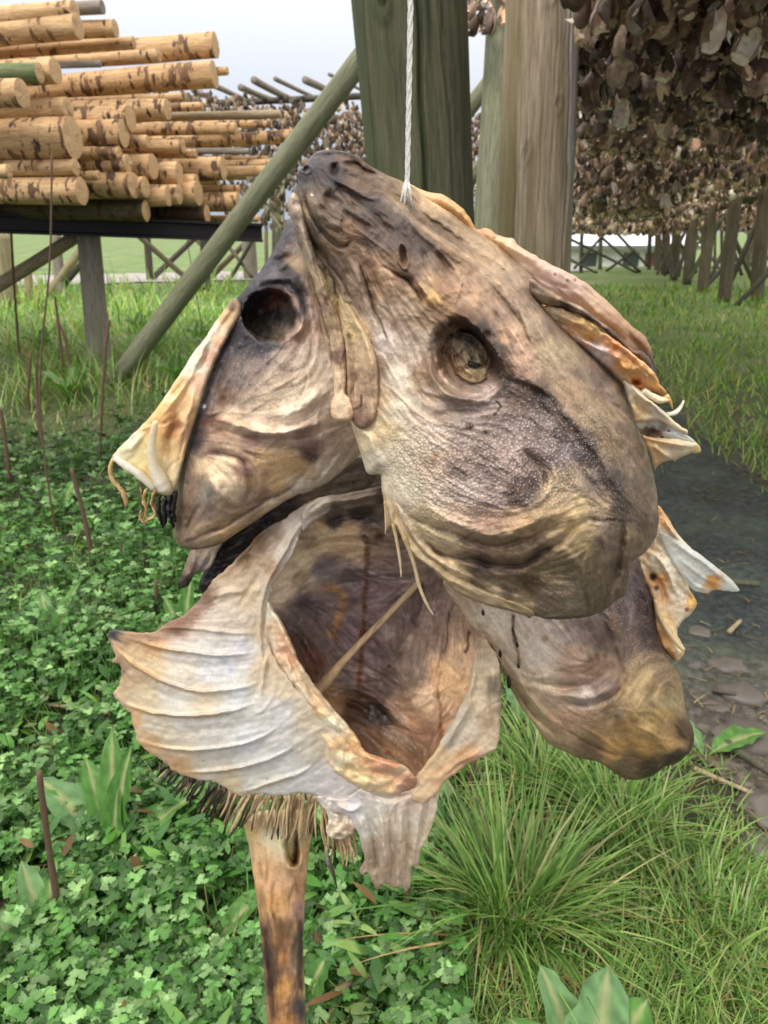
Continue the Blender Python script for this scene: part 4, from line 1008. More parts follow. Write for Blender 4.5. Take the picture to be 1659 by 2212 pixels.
# dock plants: long leaves with a pale midrib
def dock_leaf(L, W, yaw, lean, curl, col, wave=1.0):
    ns, nw = 14, 7; s = np.linspace(0, 1, ns); wv = np.linspace(-1, 1, nw)
    th = lean + curl * s; ds = L / (ns - 1)
    hor = np.concatenate([[0], np.cumsum(np.sin(th[:-1]) * ds)]); ver = np.concatenate([[0], np.cumsum(np.cos(th[:-1]) * ds)])
    prof = np.interp(s, [0, .12, .2, .35, .6, .85, .95, 1], [.05, .06, .45, .9, 1, .62, .3, .03]) * W * (1 + .10 * rp_.randn(ns))
    ph = rp_.uniform(0, 6); d = np.array([math.cos(yaw), math.sin(yaw)]); sd = np.array([-d[1], d[0]])
    V = []; C_ = []
    for i_ in range(ns):
        for j_ in range(nw):
            off_ = wv[j_] * prof[i_]; lift = abs(wv[j_]) * prof[i_] * .32 + .10 * W * wave * math.sin(s[i_] * 19 + ph + wv[j_] * 2) * abs(wv[j_]) ** 1.5
            nrm = np.array([-math.cos(th[i_]) * d[0], -math.cos(th[i_]) * d[1], math.sin(th[i_])])
            V.append(np.array([hor[i_] * d[0] + sd[0] * off_, hor[i_] * d[1] + sd[1] * off_, ver[i_]]) + nrm * lift)
            C_.append(np.array(lin((190, 196, 140))) * .7 if j_ == 3 else col * rp_.uniform(.72, 1.15) * (1.12 if (i_ + abs(j_ - 3)) % 3 == 0 else .95))
    i_ = np.arange(ns - 1)[:, None] * nw + np.arange(nw - 1)[None]
    return np.array(V), np.stack([i_, i_ + 1, i_ + nw + 1, i_ + nw], -1).reshape(-1, 4), np.array(C_)
def dock(u, v, leaves, label, z=0):
    b = ground_at(u, v); o = tag(empty('dock_plant', (b[0], b[1], float(gz(b[0], b[1])))), label, 'plant', 'broad leaved plants')
    for (L, W, yaw, lean, curl, cl_) in leaves:
        V, q, C_ = dock_leaf(L, W, math.radians(yaw), lean, curl, lin(cl_) * .9)
        lf = bpy.data.objects.new('leaf', mesh_np('leaf', V, [q], C_)); COL.objects.link(lf); lf.parent = o; lf.data.materials.append(M_DOCK)
    return o
G1, G2, G3 = (104, 150, 78), (122, 160, 108), (84, 130, 62)
dock(1275, 2400, [(.19, .034, 118, .5, .5, G2), (.19, .045, 70, .35, .5, G2), (.17, .04, 40, .5, .6, G1), (.16, .03, 150, .7, .5, G1)], 'broad leaved plant at the bottom edge, lower right')
dock(250, 1860, [(.26, .03, 100, .3, .45, G1), (.24, .026, 70, .15, .5, G3), (.24, .04, 150, .75, .6, G2), (.2, .03, 30, .8, .5, G1), (.22, .028, 125, .5, .5, G1), (.16, .02, 75, .1, .3, G3)], 'tall leafy plant with long strap leaves left below the ribbed membrane')
dock(110, 2060, [(.17, .024, 130, .35, .6, G2), (.15, .03, 170, .9, .5, G2), (.14, .026, 60, .6, .5, G3), (.13, .026, 100, .3, .5, G1)], 'leafy plant by the left edge beside the snapped stalk')
dock(440, 2060, [(.16, .022, 40, .9, .5, G1), (.13, .02, 160, .9, .6, G2)], 'small two leaved plant left of the amber stake')
dock(20, 2180, [(.14, .026, 60, .6, .6, G1), (.12, .03, 120, .4, .6, G3)], 'leafy plant in the lower left corner')
dock(120, 1420, [(.22, .03, 60, .3, .6, G1), (.2, .03, 120, .5, .6, G2), (.2, .028, 10, .8, .5, G3), (.18, .026, 170, .8, .5, G1)], 'leafy plant at the left edge above the ribbed membrane')
dock(400, 1390, [(.2, .028, 80, .25, .4, G3), (.16, .026, 130, .6, .5, G1)], 'upright leafy plant left of the ribbed membrane')
dock(130, 1120, [(.2, .03, 70, .4, .6, G1), (.2, .03, 130, .5, .6, G3), (.2, .028, 20, .8, .5, G2)], 'leafy plant among dead stalks at left')
dock(1520, 1640, [(.17, .03, 15, 1.0, .7, G1), (.1, .02, 120, .6, .5, G2)], 'single drooping leaf plant on the muddy soil right of the lower right head')
dock(640, 2230, [(.12, .024, 150, .7, .5, G1), (.12, .022, 60, .6, .5, G3)], 'leafy plant at the bottom beside the amber stake')
dock(1120, 1580, [(.16, .028, 100, .3, .6, G2), (.13, .026, 60, .5, .5, G2)], 'pale leafy plant in the gap between the lower heads')
for k_, (u, v) in enumerate([(300, 720), (430, 745), (330, 790), (90, 760), (470, 780), (150, 850), (380, 830)]):
    dock(u, v, [(.32, .05, a_, .35 + .1 * j_, .7, (G1, G3, G2)[j_ % 3]) for j_, a_ in enumerate((20, 95, 160, 250, 310))], ['leafy clump in the grass right of the grey post, upper one', 'leafy clump in the grass right of the long green slanting pole', 'leafy clump between the grey post and the long green slanting pole', 'leafy clump in the grass left of the grey post', 'leafy clump in the grass close to the left fish head', 'leafy clump at left below the foot of the grey post', 'leafy clump right of the foot of the long green slanting pole'][k_])

n = 2600
y = np.exp(rp_.uniform(np.log(.7), np.log(4.5), n)); x = y * rp_.uniform(-.7, .7, n)
v, q, cc = blades(np.stack([x, y, gz(x, y) + .012], 1), rp_.uniform(.02, .07, n), rp_.uniform(.002, .005, n), rp_.uniform(0, 6.28, n), np.full(n, 1.35), rp_.uniform(.1, .4, n), gcol(n, 'd') * rp_.uniform(.25, .9, (n, 1)), 3)
tag(link_mesh('straw_litter', mesh_np('straw_litter', v, [q], cc), M_GRASS), 'scattered bits of dead straw and leaf litter on the soil and path', 'litter', kind='stuff')

# dead stalks and fallen twigs
def stalk(pts, tb, r, label, grp, mat=W_STALK, hang=True, seed=0):
    """pts from foot to tip, photo positions on the upright plane through the foot"""
    b = ground_at(*pts[0]) if tb is None else at(*pts[0], tb)
    P2 = catmull(pts, False, 6)
    P = at(P2[:, 0], P2[:, 1], plane_t(P2[:, 1], b[1])) if hang else np.array([ground_at(a, c_, .012 + r) for a, c_ in P2])
    if hang: P = np.vstack([P[0] - [0, 0, .35], P])
    rs = np.random.RandomState(seed)
    R = np.linspace(r, r * .72, len(P)) * (1 + .15 * (np.arange(len(P)) % 5 == 0))
    V, q, tr = tube_np(P, R, 7, 1, seed, .1)
    V = V - P[0]
    o = bpy.data.objects.new('dead_stalk' if hang else 'twig', mesh_np('stalk', V, [q, tr])); COL.objects.link(o); o.location = P[0]; o.data.materials.append(mat)
    return tag(o, label, 'stalk' if hang else 'twig', grp)
SG, TG = 'dead stalks in the green plants', 'fallen twigs'
for k_, (pts, r, lb) in enumerate([([(134, 2010), (108, 1850), (84, 1668)], .0062, 'snapped thick dead stalk with a pale broken top, lower left'), ([(336, 1345), (338, 1252)], .007, 'short cut stalk stub above the tip of the ribbed membrane'), ([(207, 1240), (180, 1110), (154, 1012)], .009, 'leaning broken stalk with a bent top, left of the left fish head'), ([(122, 1170), (98, 1000), (86, 870), (93, 720), (108, 560), (112, 330)], .0042, 'tallest brown dead stalk at left, reaching up in front of the steel beam'), ([(44, 800), (32, 640), (24, 500)], .012, 'thin dead stalk in front of the left edge post'), ([(140, 830), (126, 700), (118, 640)], .012, 'dark dead stalk just left of the grey post, the shorter'), ([(160, 840), (140, 730), (122, 690)], .012, 'dark dead stalk just left of the grey post, leaning'), ([(441, 735), (425, 640), (405, 520), (395, 400), (380, 330)], .0055, 'red brown dead stalk in front of the beam and lower poles'), ([(60, 860), (66, 760)], .012, 'short dead stalk by the left edge at bank height'), ([(25, 1075), (12, 960), (0, 880)], .010, 'dead stalk at the left edge near the left fish head row'), ([(215, 1000), (220, 880), (228, 760), (236, 690)], .008, 'dead stalk at the foot of the grey post'), ([(90, 980), (80, 850), (78, 780)], .009, 'dead stalk beside the tallest one'), ([(1010, 1720), (1030, 1620)], .006, 'dead stalk behind the right edge of the open fish head'), ([(310, 1130), (300, 1000), (290, 930)], .006, 'thin dead stalk close to the bony edge of the left fish head'), ([(880, 2010), (884, 1900)], .004, 'thin dead stalk below the hanging fin')]):
    stalk(pts, None, r, lb, SG, seed=k_)
for k_, (pts, r, lb) in enumerate([([(-40, 1518), (60, 1518), (170, 1530)], .006, 'brown twig on the ground at the left edge, level with the membrane tip'), ([(120, 2120), (280, 2135), (420, 2128)], .006, 'long twig among the herbs near the bottom left'), ([(655, 2188), (760, 2120)], .008, 'pale twig right of the amber stake at the bottom'), ([(668, 1872), (780, 1850)], .007, 'amber twig right of the top of the stake'), ([(350, 1990), (440, 1930)], .008, 'dark twig left of the stake'), ([(1560, 1600), (1700, 1690)], .012, 'dark rotten twig lying on the muddy soil'), ([(1500, 1660), (1640, 1720)], .006, 'thin twig on the mud below the rotten one'), ([(1540, 1490), (1590, 1500)], .008, 'short dark twig on the path'), ([(700, 2060), (800, 2040)], .006, 'twig among the herbs left of the large tussock'), ([(760, 2110), (700, 2215)], .006, 'twig at the bottom left of the large tussock'), ([(1575, 1365), (1600, 1340)], .008, 'small upright chip of wood on the path'), ([(1480, 1215), (1530, 1218)], .012, 'short dark twig on the wet path, left'), ([(1560, 1255), (1640, 1262)], .012, 'long dark twig on the wet path, right')]):
    stalk(pts, None, r, lb, TG, W_DARK if 'dark' in lb else W_TAN, False, seed=40 + k_)

# stones on the muddy path
stone_m = simple('stone', (.115, .098, .082), .5)
for k_, (u, v, r, lb) in enumerate([(1610, 1600, .062, 'largest flat reddish stone on the mud'), (1570, 1440, .045, 'pale stone on the mud, uppermost of the larger ones'), (1600, 1500, .045, 'reddish stone between the two larger ones on the mud'), (1650, 1830, .04, 'stone at the right edge near the grass'), (1512, 1370, .028, 'small pale stone right of the lower right head'), (1640, 1740, .04, 'pinkish stone on the soil at the right edge'), (1545, 1530, .025, 'small stone left of the reddish stones'), (1500, 1440, .022, 'small stone close to the lower right head'), (375, 1960, .05, 'brown stone half hidden in the herbs left of the stake'), (940, 2085, .03, 'grey stone among the herbs below the hanging fin')]):
    rs = np.random.RandomState(k_); n1_, n2_ = 10, 16
    th = np.linspace(0, np.pi, n1_)[:, None]; ph = np.linspace(0, 2 * np.pi, n2_, endpoint=False)[None]
    rr = r * (1 + .6 * fbm(np.sin(th) * np.cos(ph) * 1.6 + k_ * 3, np.sin(th) * np.sin(ph) * 1.6 + np.cos(th), 3, k_))
    V = np.stack([rr * np.sin(th) * np.cos(ph) * 1.3, rr * np.sin(th) * np.sin(ph), rr * np.cos(th) * .5], -1).reshape(-1, 3)
    i_ = np.arange(n1_ - 1)[:, None] * n2_; j_ = np.arange(n2_)[None]; j2_ = (j_ + 1) % n2_
    q = np.stack([i_ + j_, i_ + n2_ + j_, i_ + n2_ + j2_, i_ + j2_], -1).reshape(-1, 4)
    b = ground_at(u, v); o = bpy.data.objects.new('stone', mesh_np('stone', V, [q])); COL.objects.link(o); o.location = (b[0], b[1], float(gz(b[0], b[1])) + r * .05); o.rotation_euler = (0, 0, rs.uniform(0, 6)); o.data.materials.append(stone_m)
    tag(o, lb, 'stone', 'stones on the ground')
# ================================================================== the cluster of dried cod heads
def C(conv, pts):   # colour samples (x, y, r, g, b)
    return [(q[0], q[1], q[2:5]) for q in conv(pts)]
def K(conv, *lists):
    return [(conv(l[0]),) + tuple(l[1:]) for l in lists]
def pt(conv, x, y): return conv([(x, y)])[0]

# ---------------- front head
Y_F = .50
e = at(*pt(Z1, 800, 900), plane_t(pt(Z1, 800, 900)[1], Y_F + .03))
front = tag(empty('dried_fish_head', e), 'large dried cod head in front, brown skin with one shrivelled eye, hung from white rope', 'fish head', 'dried cod heads tied in a bundle')
out_front = Z1([(150,150),(180,112),(215,92),(290,95),(350,113),(420,158),(490,195),(560,225),(640,285),(740,345),(800,395),(900,437),(980,500),(1060,570),(1098,640),(1092,705),(1160,790),(1230,852),(1310,920),(1380,972),(1425,1012),(1442,1080),(1470,1170),(1490,1230),(1520,1330),(1545,1440),(1552,1560),(1540,1625),(1500,1682),(1452,1722),(1440,1790),(1420,1850),(1375,1882),(1340,1912),(1290,1935),(1200,1948),(1110,1948),(1050,1932),(960,1908),(860,1882),(760,1840),(700,1785),(640,1730),(590,1690),(560,1640),(530,1590),(500,1520),(472,1440),(455,1380),(400,1370),(375,1300),(350,1220),(330,1170),(290,1130),(280,1000),(262,900),(235,800),(205,690),(165,580),(140,480),(112,400),(88,340),(85,300),(100,260),(125,215),(128,175)])
ctrl_front = Z1([(150,160,-14),(300,130,-8),(420,200,-12),(560,260,-15),(250,300,8),(400,350,14),(600,400,2),(750,430,-12),(130,400,-14),(300,600,6),(500,600,22),(700,600,18),(900,600,0),(1050,620,-18),(240,850,-14),(400,900,8),(600,850,26),(800,900,30),(1000,800,20),(1200,850,-5),(1350,960,-24),(290,1100,-12),(380,1200,2),(550,1200,30),(750,1200,46),(950,1200,42),(1150,1150,30),(1350,1150,4),(1470,1250,-28),(450,1400,0),(600,1450,32),(800,1450,54),(1000,1450,56),(1200,1450,42),(1400,1450,10),(1530,1500,-30),(560,1650,5),(800,1700,30),(1000,1650,46),(1150,1700,48),(1300,1650,32),(1450,1650,-5),(1530,1650,-30),(800,1820,8),(1000,1880,14),(1200,1900,14),(1350,1850,8),(1430,1800,-8)])
cre_front = (K(ZF,
  ([(590,810),(520,870),(420,820),(330,720),(250,590),(210,480),(190,390)],11,4,'s'),
  ([(640,980),(690,1130),(740,1270),(780,1400),(850,1550),(890,1640)],9,3.5,'s'),
  ([(840,1020),(900,1050),(960,1100),(1040,1150),(1100,1220),(1180,1330),(1260,1390)],9,2.5,'s'),
  ([(850,490),(720,475),(600,410),(500,360),(400,290)],9,2.5,'s'),
  ([(850,310),(720,250),(600,190),(480,180)],10,4,'s'),
  ([(1640,900),(1400,760),(1200,620),(1050,500)],12,2.5,'s'),
  ([(430,400),(520,450),(600,530),(700,600)],5,-3),([(500,560),(600,640),(700,700),(800,780)],5,-3),([(700,560),(780,620),(900,720),(960,790)],5,-3.5),([(300,500),(380,600),(480,680)],5,-2.5),([(1150,880),(1200,980),(1220,1080)],6,-3),([(1280,900),(1360,1000),(1460,1120)],5,-3)) + K(ZG,
  ([(560,600),(560,500),(500,400),(420,300),(330,220),(230,180)],13,6,'s'),
  ([(800,460),(740,390),(700,290),(640,200),(560,100),(480,0)],8,2.5,'s')) + K(Z1,
  ([(1280,1570),(1180,1580),(1080,1610),(960,1650),(850,1650),(720,1600),(600,1560),(480,1450)],10,4,'s')) + K(ZF,
  ([(150,560),(200,700),(260,830),(330,950),(420,1110),(480,1280),(510,1450),(530,1640)],7.2,-4.3),
  ([(100,480),(110,620),(160,800),(240,1000),(330,1230),(410,1450),(450,1620)],11,6),
  ([(190,390),(210,480),(250,590),(330,720),(420,820),(520,870),(580,830),(640,810)],6.2,-3.7),
  ([(200,380),(225,470),(265,575),(345,700),(440,800),(520,845),(590,810)],6,3),
  ([(220,700),(300,850),(400,1000),(500,1150),(580,1300),(660,1450),(730,1640)],7.2,-3.7),
  ([(640,980),(690,1130),(740,1270),(780,1400),(850,1550),(890,1640)],7.2,-5.0),
  ([(560,900),(600,1030),(660,1200),(710,1350),(760,1500)],9,4),
  ([(680,920),(740,1060),(800,1200),(850,1330)],9,-4),
  ([(840,1020),(900,1050),(960,1100),(1040,1150),(1100,1220),(1180,1330),(1260,1390)],7.2,-4.3),
  ([(1100,1130),(1160,1200),(1220,1300),(1290,1380)],10,6),
  ([(1250,880),(1310,960),(1370,1060),(1420,1150)],6,-3),
  ([(400,290),(500,360),(600,410),(720,475),(850,490)],5,4),
  ([(420,330),(500,390),(600,440),(720,500)],7.2,-2.5),
  ([(480,180),(600,190),(720,250),(850,310)],9,-7),
  ([(850,300),(950,400),(1050,500),(1200,620),(1400,760),(1640,900)],14,-4),
  ([(960,520),(1050,640),(1150,760),(1350,900),(1600,1060)],10,4),
  ([(1050,560),(1150,700),(1300,830),(1500,960),(1650,1090)],8.2,-2.5),
  ([(440,185),(455,250),(450,310)],8.2,-4.3),
  ([(170,140),(250,118),(330,88),(450,88),(600,112),(750,180)],7,6),
  ([(190,230),(230,290),(210,370),(190,400)],6.2,-3.1),
  ([(350,430),(450,520),(500,590)],12,-4),
  ([(230,430),(300,560),(420,680),(520,760)],14,4)) +
 K(ZG,
  ([(480,0),(560,100),(640,200),(700,290),(740,390),(800,460)],7.2,-3.1),
  ([(230,180),(330,220),(420,300),(500,400),(560,500),(555,600)],9,9),
  ([(560,420),(610,500),(700,570),(800,650),(900,770),(1000,880),(1100,1010),(1180,1140),(1260,1260),(1340,1357)],17,8),
  ([(560,600),(640,600),(740,640),(850,710),(930,810),(1020,920),(1090,1010),(1150,1100),(1200,1200),(1280,1300)],11,-6),
  ([(130,420),(150,560),(220,660),(320,710),(450,720),(520,690)],8,6),
  ([(60,640),(100,760),(190,810),(290,800),(400,790),(500,770),(560,760)],8.2,-2.5),
  ([(30,460),(60,600),(130,700),(230,760)],7.2,-2.5),
  ([(680,990),(740,1060),(800,1120),(825,1200),(790,1290)],12,-5),
  ([(590,400),(590,360),(560,300)],8.2,-2.5),
  ([(1100,560),(1180,700),(1280,850),(1370,1000)],11,-4),
  ([(950,500),(1060,640),(1180,800),(1290,980),(1380,1150)],10,-3),
  ([(1200,900),(1290,1080),(1360,1250)],10,-4)) +
 K(Z1,
  ([(480,1450),(600,1560),(720,1600),(850,1650),(960,1650),(1080,1610),(1180,1580),(1280,1570)],11,-7),
  ([(560,1440),(700,1550),(850,1605),(980,1595),(1100,1550),(1250,1470)],15,6),
  ([(500,1500),(600,1620),(700,1690),(820,1712),(900,1735),(1000,1735),(1080,1690),(1160,1640),(1230,1580),(1290,1555),(1400,1550),(1445,1562)],9,-8),
  ([(1000,1760),(1030,1850),(1080,1900)],13,-6),
  ([(1420,1540),(1410,1620),(1400,1700),(1380,1800),(1370,1885)],9,-9),
  ([(1300,1560),(1340,1650),(1345,1800)],12,4),
  ([(480,1400),(560,1600),(680,1740),(850,1840),(1050,1915)],8,5),
  ([(500,1480),(590,1640),(720,1760),(900,1850),(1050,1900)],6.2,-3.7),
  ([(540,1500),(640,1640),(760,1740),(920,1820),(1030,1860)],6.2,-3.1),
  ([(600,1660),(720,1740),(860,1800)],6,3),
  ([(490,860),(560,980),(620,1060),(700,1120)],8.2,-2.5),
  ([(345,1190),(400,1230),(440,1330),(450,1380)],8,5),
  ([(430,700),(500,800),(560,930),(600,1050)],8.2,-2.5),
  ([(1440,1580),(1480,1620),(1450,1700)],8.2,-2.5),
  ([(1180,1250),(1260,1380),(1330,1480),(1400,1530)],8,-4)))
dim_front = [(*pt(ZG,362,466), 86, 70, .95, 20, 2.5, .68), (*pt(ZF,1010,950), 10, 24, -.15, 7, 3, .2), (*pt(ZF,215,240), 10, 9, 0, 9, 2, .2), (*pt(Z1,1130,1760), 60, 45, .3, 6, 1.5, .1), (*pt(Z1,1040,1380), 50, 55, .2, 5, 1, .1)]
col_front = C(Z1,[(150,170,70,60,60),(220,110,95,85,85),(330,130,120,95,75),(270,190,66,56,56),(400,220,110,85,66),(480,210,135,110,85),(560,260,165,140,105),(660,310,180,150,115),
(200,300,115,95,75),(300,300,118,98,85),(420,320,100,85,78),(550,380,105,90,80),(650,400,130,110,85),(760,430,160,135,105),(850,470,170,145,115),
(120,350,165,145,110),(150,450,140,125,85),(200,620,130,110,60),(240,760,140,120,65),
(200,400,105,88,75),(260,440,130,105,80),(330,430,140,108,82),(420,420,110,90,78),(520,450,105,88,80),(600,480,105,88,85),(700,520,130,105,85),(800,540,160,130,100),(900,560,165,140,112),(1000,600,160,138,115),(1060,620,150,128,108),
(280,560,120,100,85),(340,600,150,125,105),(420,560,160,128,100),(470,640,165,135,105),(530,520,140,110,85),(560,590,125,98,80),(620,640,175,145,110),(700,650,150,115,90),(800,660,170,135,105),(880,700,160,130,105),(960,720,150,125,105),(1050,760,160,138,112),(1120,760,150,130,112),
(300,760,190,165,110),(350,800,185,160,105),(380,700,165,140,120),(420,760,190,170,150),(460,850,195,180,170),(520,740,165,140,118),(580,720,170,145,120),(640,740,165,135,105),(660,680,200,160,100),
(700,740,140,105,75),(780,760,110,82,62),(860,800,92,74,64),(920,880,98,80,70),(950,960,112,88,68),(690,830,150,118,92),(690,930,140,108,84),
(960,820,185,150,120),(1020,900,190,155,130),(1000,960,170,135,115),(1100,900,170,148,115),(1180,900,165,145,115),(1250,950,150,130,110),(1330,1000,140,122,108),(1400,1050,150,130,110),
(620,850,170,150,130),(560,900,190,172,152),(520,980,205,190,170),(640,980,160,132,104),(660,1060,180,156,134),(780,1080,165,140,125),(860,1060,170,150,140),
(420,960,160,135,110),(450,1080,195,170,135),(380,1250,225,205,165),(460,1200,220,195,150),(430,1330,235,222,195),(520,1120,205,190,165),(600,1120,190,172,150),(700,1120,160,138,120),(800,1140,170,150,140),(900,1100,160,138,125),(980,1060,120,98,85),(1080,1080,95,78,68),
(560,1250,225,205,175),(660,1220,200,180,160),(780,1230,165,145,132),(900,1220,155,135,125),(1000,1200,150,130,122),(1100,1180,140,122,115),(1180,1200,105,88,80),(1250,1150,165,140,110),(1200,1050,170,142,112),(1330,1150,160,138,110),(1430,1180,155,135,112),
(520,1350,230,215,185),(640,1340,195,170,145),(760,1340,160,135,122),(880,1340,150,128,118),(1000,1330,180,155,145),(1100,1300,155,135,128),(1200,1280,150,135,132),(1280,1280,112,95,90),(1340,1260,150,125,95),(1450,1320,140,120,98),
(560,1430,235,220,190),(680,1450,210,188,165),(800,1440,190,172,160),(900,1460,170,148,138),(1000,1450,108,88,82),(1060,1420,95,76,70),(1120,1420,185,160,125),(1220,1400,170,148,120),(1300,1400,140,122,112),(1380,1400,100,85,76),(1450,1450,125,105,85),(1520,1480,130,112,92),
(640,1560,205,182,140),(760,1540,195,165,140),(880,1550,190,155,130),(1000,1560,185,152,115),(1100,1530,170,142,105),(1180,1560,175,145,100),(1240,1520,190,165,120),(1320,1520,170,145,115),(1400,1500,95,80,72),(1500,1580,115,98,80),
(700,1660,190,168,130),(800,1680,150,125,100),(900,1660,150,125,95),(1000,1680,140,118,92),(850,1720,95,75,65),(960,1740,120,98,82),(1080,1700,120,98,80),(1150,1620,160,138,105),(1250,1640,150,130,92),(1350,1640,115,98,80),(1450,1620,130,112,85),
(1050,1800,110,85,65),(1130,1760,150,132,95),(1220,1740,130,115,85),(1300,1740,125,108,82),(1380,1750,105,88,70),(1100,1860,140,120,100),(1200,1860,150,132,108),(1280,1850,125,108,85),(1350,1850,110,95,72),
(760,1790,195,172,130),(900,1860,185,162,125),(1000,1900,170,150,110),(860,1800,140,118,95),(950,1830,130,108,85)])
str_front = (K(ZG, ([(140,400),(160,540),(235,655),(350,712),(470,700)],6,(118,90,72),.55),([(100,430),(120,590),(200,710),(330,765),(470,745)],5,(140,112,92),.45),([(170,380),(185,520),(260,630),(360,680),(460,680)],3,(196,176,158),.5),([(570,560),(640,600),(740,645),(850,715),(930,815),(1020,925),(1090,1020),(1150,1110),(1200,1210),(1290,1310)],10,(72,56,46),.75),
  ([(150,400),(190,300),(280,250),(380,285),(470,370),(535,460),(562,560),(555,650)],11,(72,55,44),.6),  # shade under the brow overhang, painted into the skin colour
  ([(480,0),(560,100),(640,200),(700,290),(740,390)],2.5,(120,80,45),.6),
  ([(690,1000),(750,1070),(805,1130),(825,1210)],5,(95,72,60),.6),
  ([(530,720),(545,745),(560,755),(545,785),(520,818)],2.6,(38,32,34),.9)) +
 K(ZF, ([(190,390),(210,480),(250,590),(330,720),(420,820),(520,870),(580,830)],2.4,(70,42,24),.7),
  ([(640,980),(690,1130),(740,1270),(780,1400),(850,1550),(890,1640)],2.4,(75,52,38),.7),
  ([(840,1020),(900,1050),(960,1100),(1040,1150),(1100,1220),(1180,1330)],3,(72,48,34),.7),
  ([(150,560),(200,700),(260,830),(330,950),(420,1110),(480,1280),(510,1450)],3,(70,46,32),.7),
  ([(220,700),(300,850),(400,1000),(500,1150),(580,1300)],3,(80,60,50),.6),
  ([(330,88),(450,88),(600,115),(740,190)],4,(58,50,58),.7),
  ([(1100,1140),(1140,1200),(1180,1290)],3,(130,75,30),.6),
  ([(1320,880),(1450,960),(1600,1070)],3,(140,95,50),.5),
  ([(480,190),(600,200),(720,260),(850,320)],5,(85,66,58),.5),([(860,330),(980,450),(1100,580),(1300,740),(1600,930)],9,(112,90,74),.45),([(700,470),(850,580),(1000,720),(1120,800)],12,(92,74,68),.5),([(1050,570),(1200,730),(1400,890),(1640,1080)],6,(122,94,72),.5),([(520,560),(640,680),(800,800),(900,880)],10,(104,82,72),.45),([(960,500),(1100,660),(1300,810),(1600,1010)],6,(188,160,130),.45),
  ([(600,420),(720,480),(850,490)],3,(125,118,118),.5)) +
 K(Z1, ([(480,1450),(600,1560),(720,1600),(850,1650),(960,1650),(1080,1612)],4,(120,88,62),.5),
  ([(620,1635),(700,1692),(820,1715),(900,1737),(1000,1737),(1080,1692),(1160,1642)],5,(82,62,54),.75),
  ([(1290,1557),(1400,1552),(1445,1562)],4,(70,52,48),.8),
  ([(1415,1540),(1408,1620),(1398,1700),(1378,1800)],6,(80,64,54),.6),
  ([(500,1480),(590,1640),(720,1760),(900,1850)],3,(130,105,78),.6),
  ([(1040,1930),(1110,1946),(1200,1946),(1290,1932)],3.5,(50,42,36),.8)))
spk_front = [(*pt(ZG,375,875),9,(92,62,40)),(*pt(ZG,470,908),3.5,(35,30,30)),(*pt(ZG,885,935),5,(28,24,26)),(*pt(ZG,905,940),3.5,(28,24,26)),(*pt(ZG,170,1055),9,(165,125,92)),(*pt(ZG,660,1250),5,(150,95,45)),(*pt(ZG,765,850),2.5,(40,34,32)),(*pt(ZG,300,1020),3,(165,120,70)),(*pt(ZG,90,178),5,(185,165,150)),(*pt(ZF,265,450),2,(235,225,215)),(*pt(ZF,720,855),2,(40,30,30)),(*pt(ZG,730,910),4.5,(160,115,80))]
por_front = [(*pt(Z1,640,1330),100,.9),(*pt(Z1,820,1360),130,1),(*pt(Z1,1050,1300),140,1),(*pt(Z1,1230,1270),90,.9),(*pt(Z1,1000,1130),110,.5),(*pt(Z1,700,1480),90,.8),(*pt(Z1,1350,1480),70,.55),(*pt(Z1,1100,1880),90,.4)]
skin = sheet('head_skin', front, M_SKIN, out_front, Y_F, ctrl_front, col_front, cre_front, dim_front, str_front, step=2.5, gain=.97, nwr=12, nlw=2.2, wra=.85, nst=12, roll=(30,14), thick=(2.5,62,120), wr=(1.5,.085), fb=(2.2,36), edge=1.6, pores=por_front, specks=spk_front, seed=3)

# the eye in its socket
out_eye = ZG([(265,290),(330,285),(400,310),(460,370),(510,450),(530,530),(510,600),(460,645),(400,655),(330,635),(270,590),(225,520),(200,440),(205,360)])
sheet('eyeball', front, M_SKIN, out_eye, Y_F, ZG([(230,330,9),(500,600,13),(380,480,16),(250,580,12),(480,380,10)]), C(ZG,[(230,330,90,62,42),(300,310,60,44,32),(215,420,135,95,70),(240,520,145,98,62),(300,590,140,105,78),(390,630,120,98,84),(320,400,142,122,88),(330,500,140,116,84),(300,450,112,86,64),(350,580,160,135,100),(420,545,228,212,176),(380,540,215,195,150),(450,560,190,165,125),(400,590,185,160,120),(450,430,140,116,84),(480,500,126,100,72),(440,370,108,90,66),(380,340,98,84,60),(490,580,95,78,66),(520,540,55,46,42),(400,460,125,110,85)]),
  creases=K(ZG,([(290,360),(275,440),(300,530),(350,590),(420,610),(480,580),(505,520)],5,3.5),([(225,400),(245,520),(310,600),(400,635),(480,610)],4,-3.5),([(300,360),(330,330),(400,340),(460,400),(490,480)],4,2)),
  strokes=K(ZG,([(365,500),(400,508),(440,512)],7,(30,30,36),.98),([(375,370),(370,420),(395,480)],5,(62,66,72),.8),([(400,340),(395,400)],4,(75,75,70),.6),([(205,380),(230,500),(300,600),(400,640)],3,(70,44,32),.7)),
  dimples=[(*pt(ZG,395,480),62,52,.8,-5,0,.1)], step=2.0, nwr=40, wra=1.3, roll=(9,3), thick=(3,14,30), wr=(.9,.12), fb=(2.2,11), edge=2, seed=8, warp=7)

eye = bpy.data.objects['eyeball']
sheet('pupil', eye, M_DARK, ZG([(362,500),(375,490),(405,493),(440,505),(446,516),(420,530),(385,528),(368,516)]), Y_F, [(0,0,24.5)], [(0,0,26,26,32)], step=2.0, roll=(5,2), thick=(1,2,6), wr=(.2,.1), fb=(.3,10), edge=.6, seed=9)
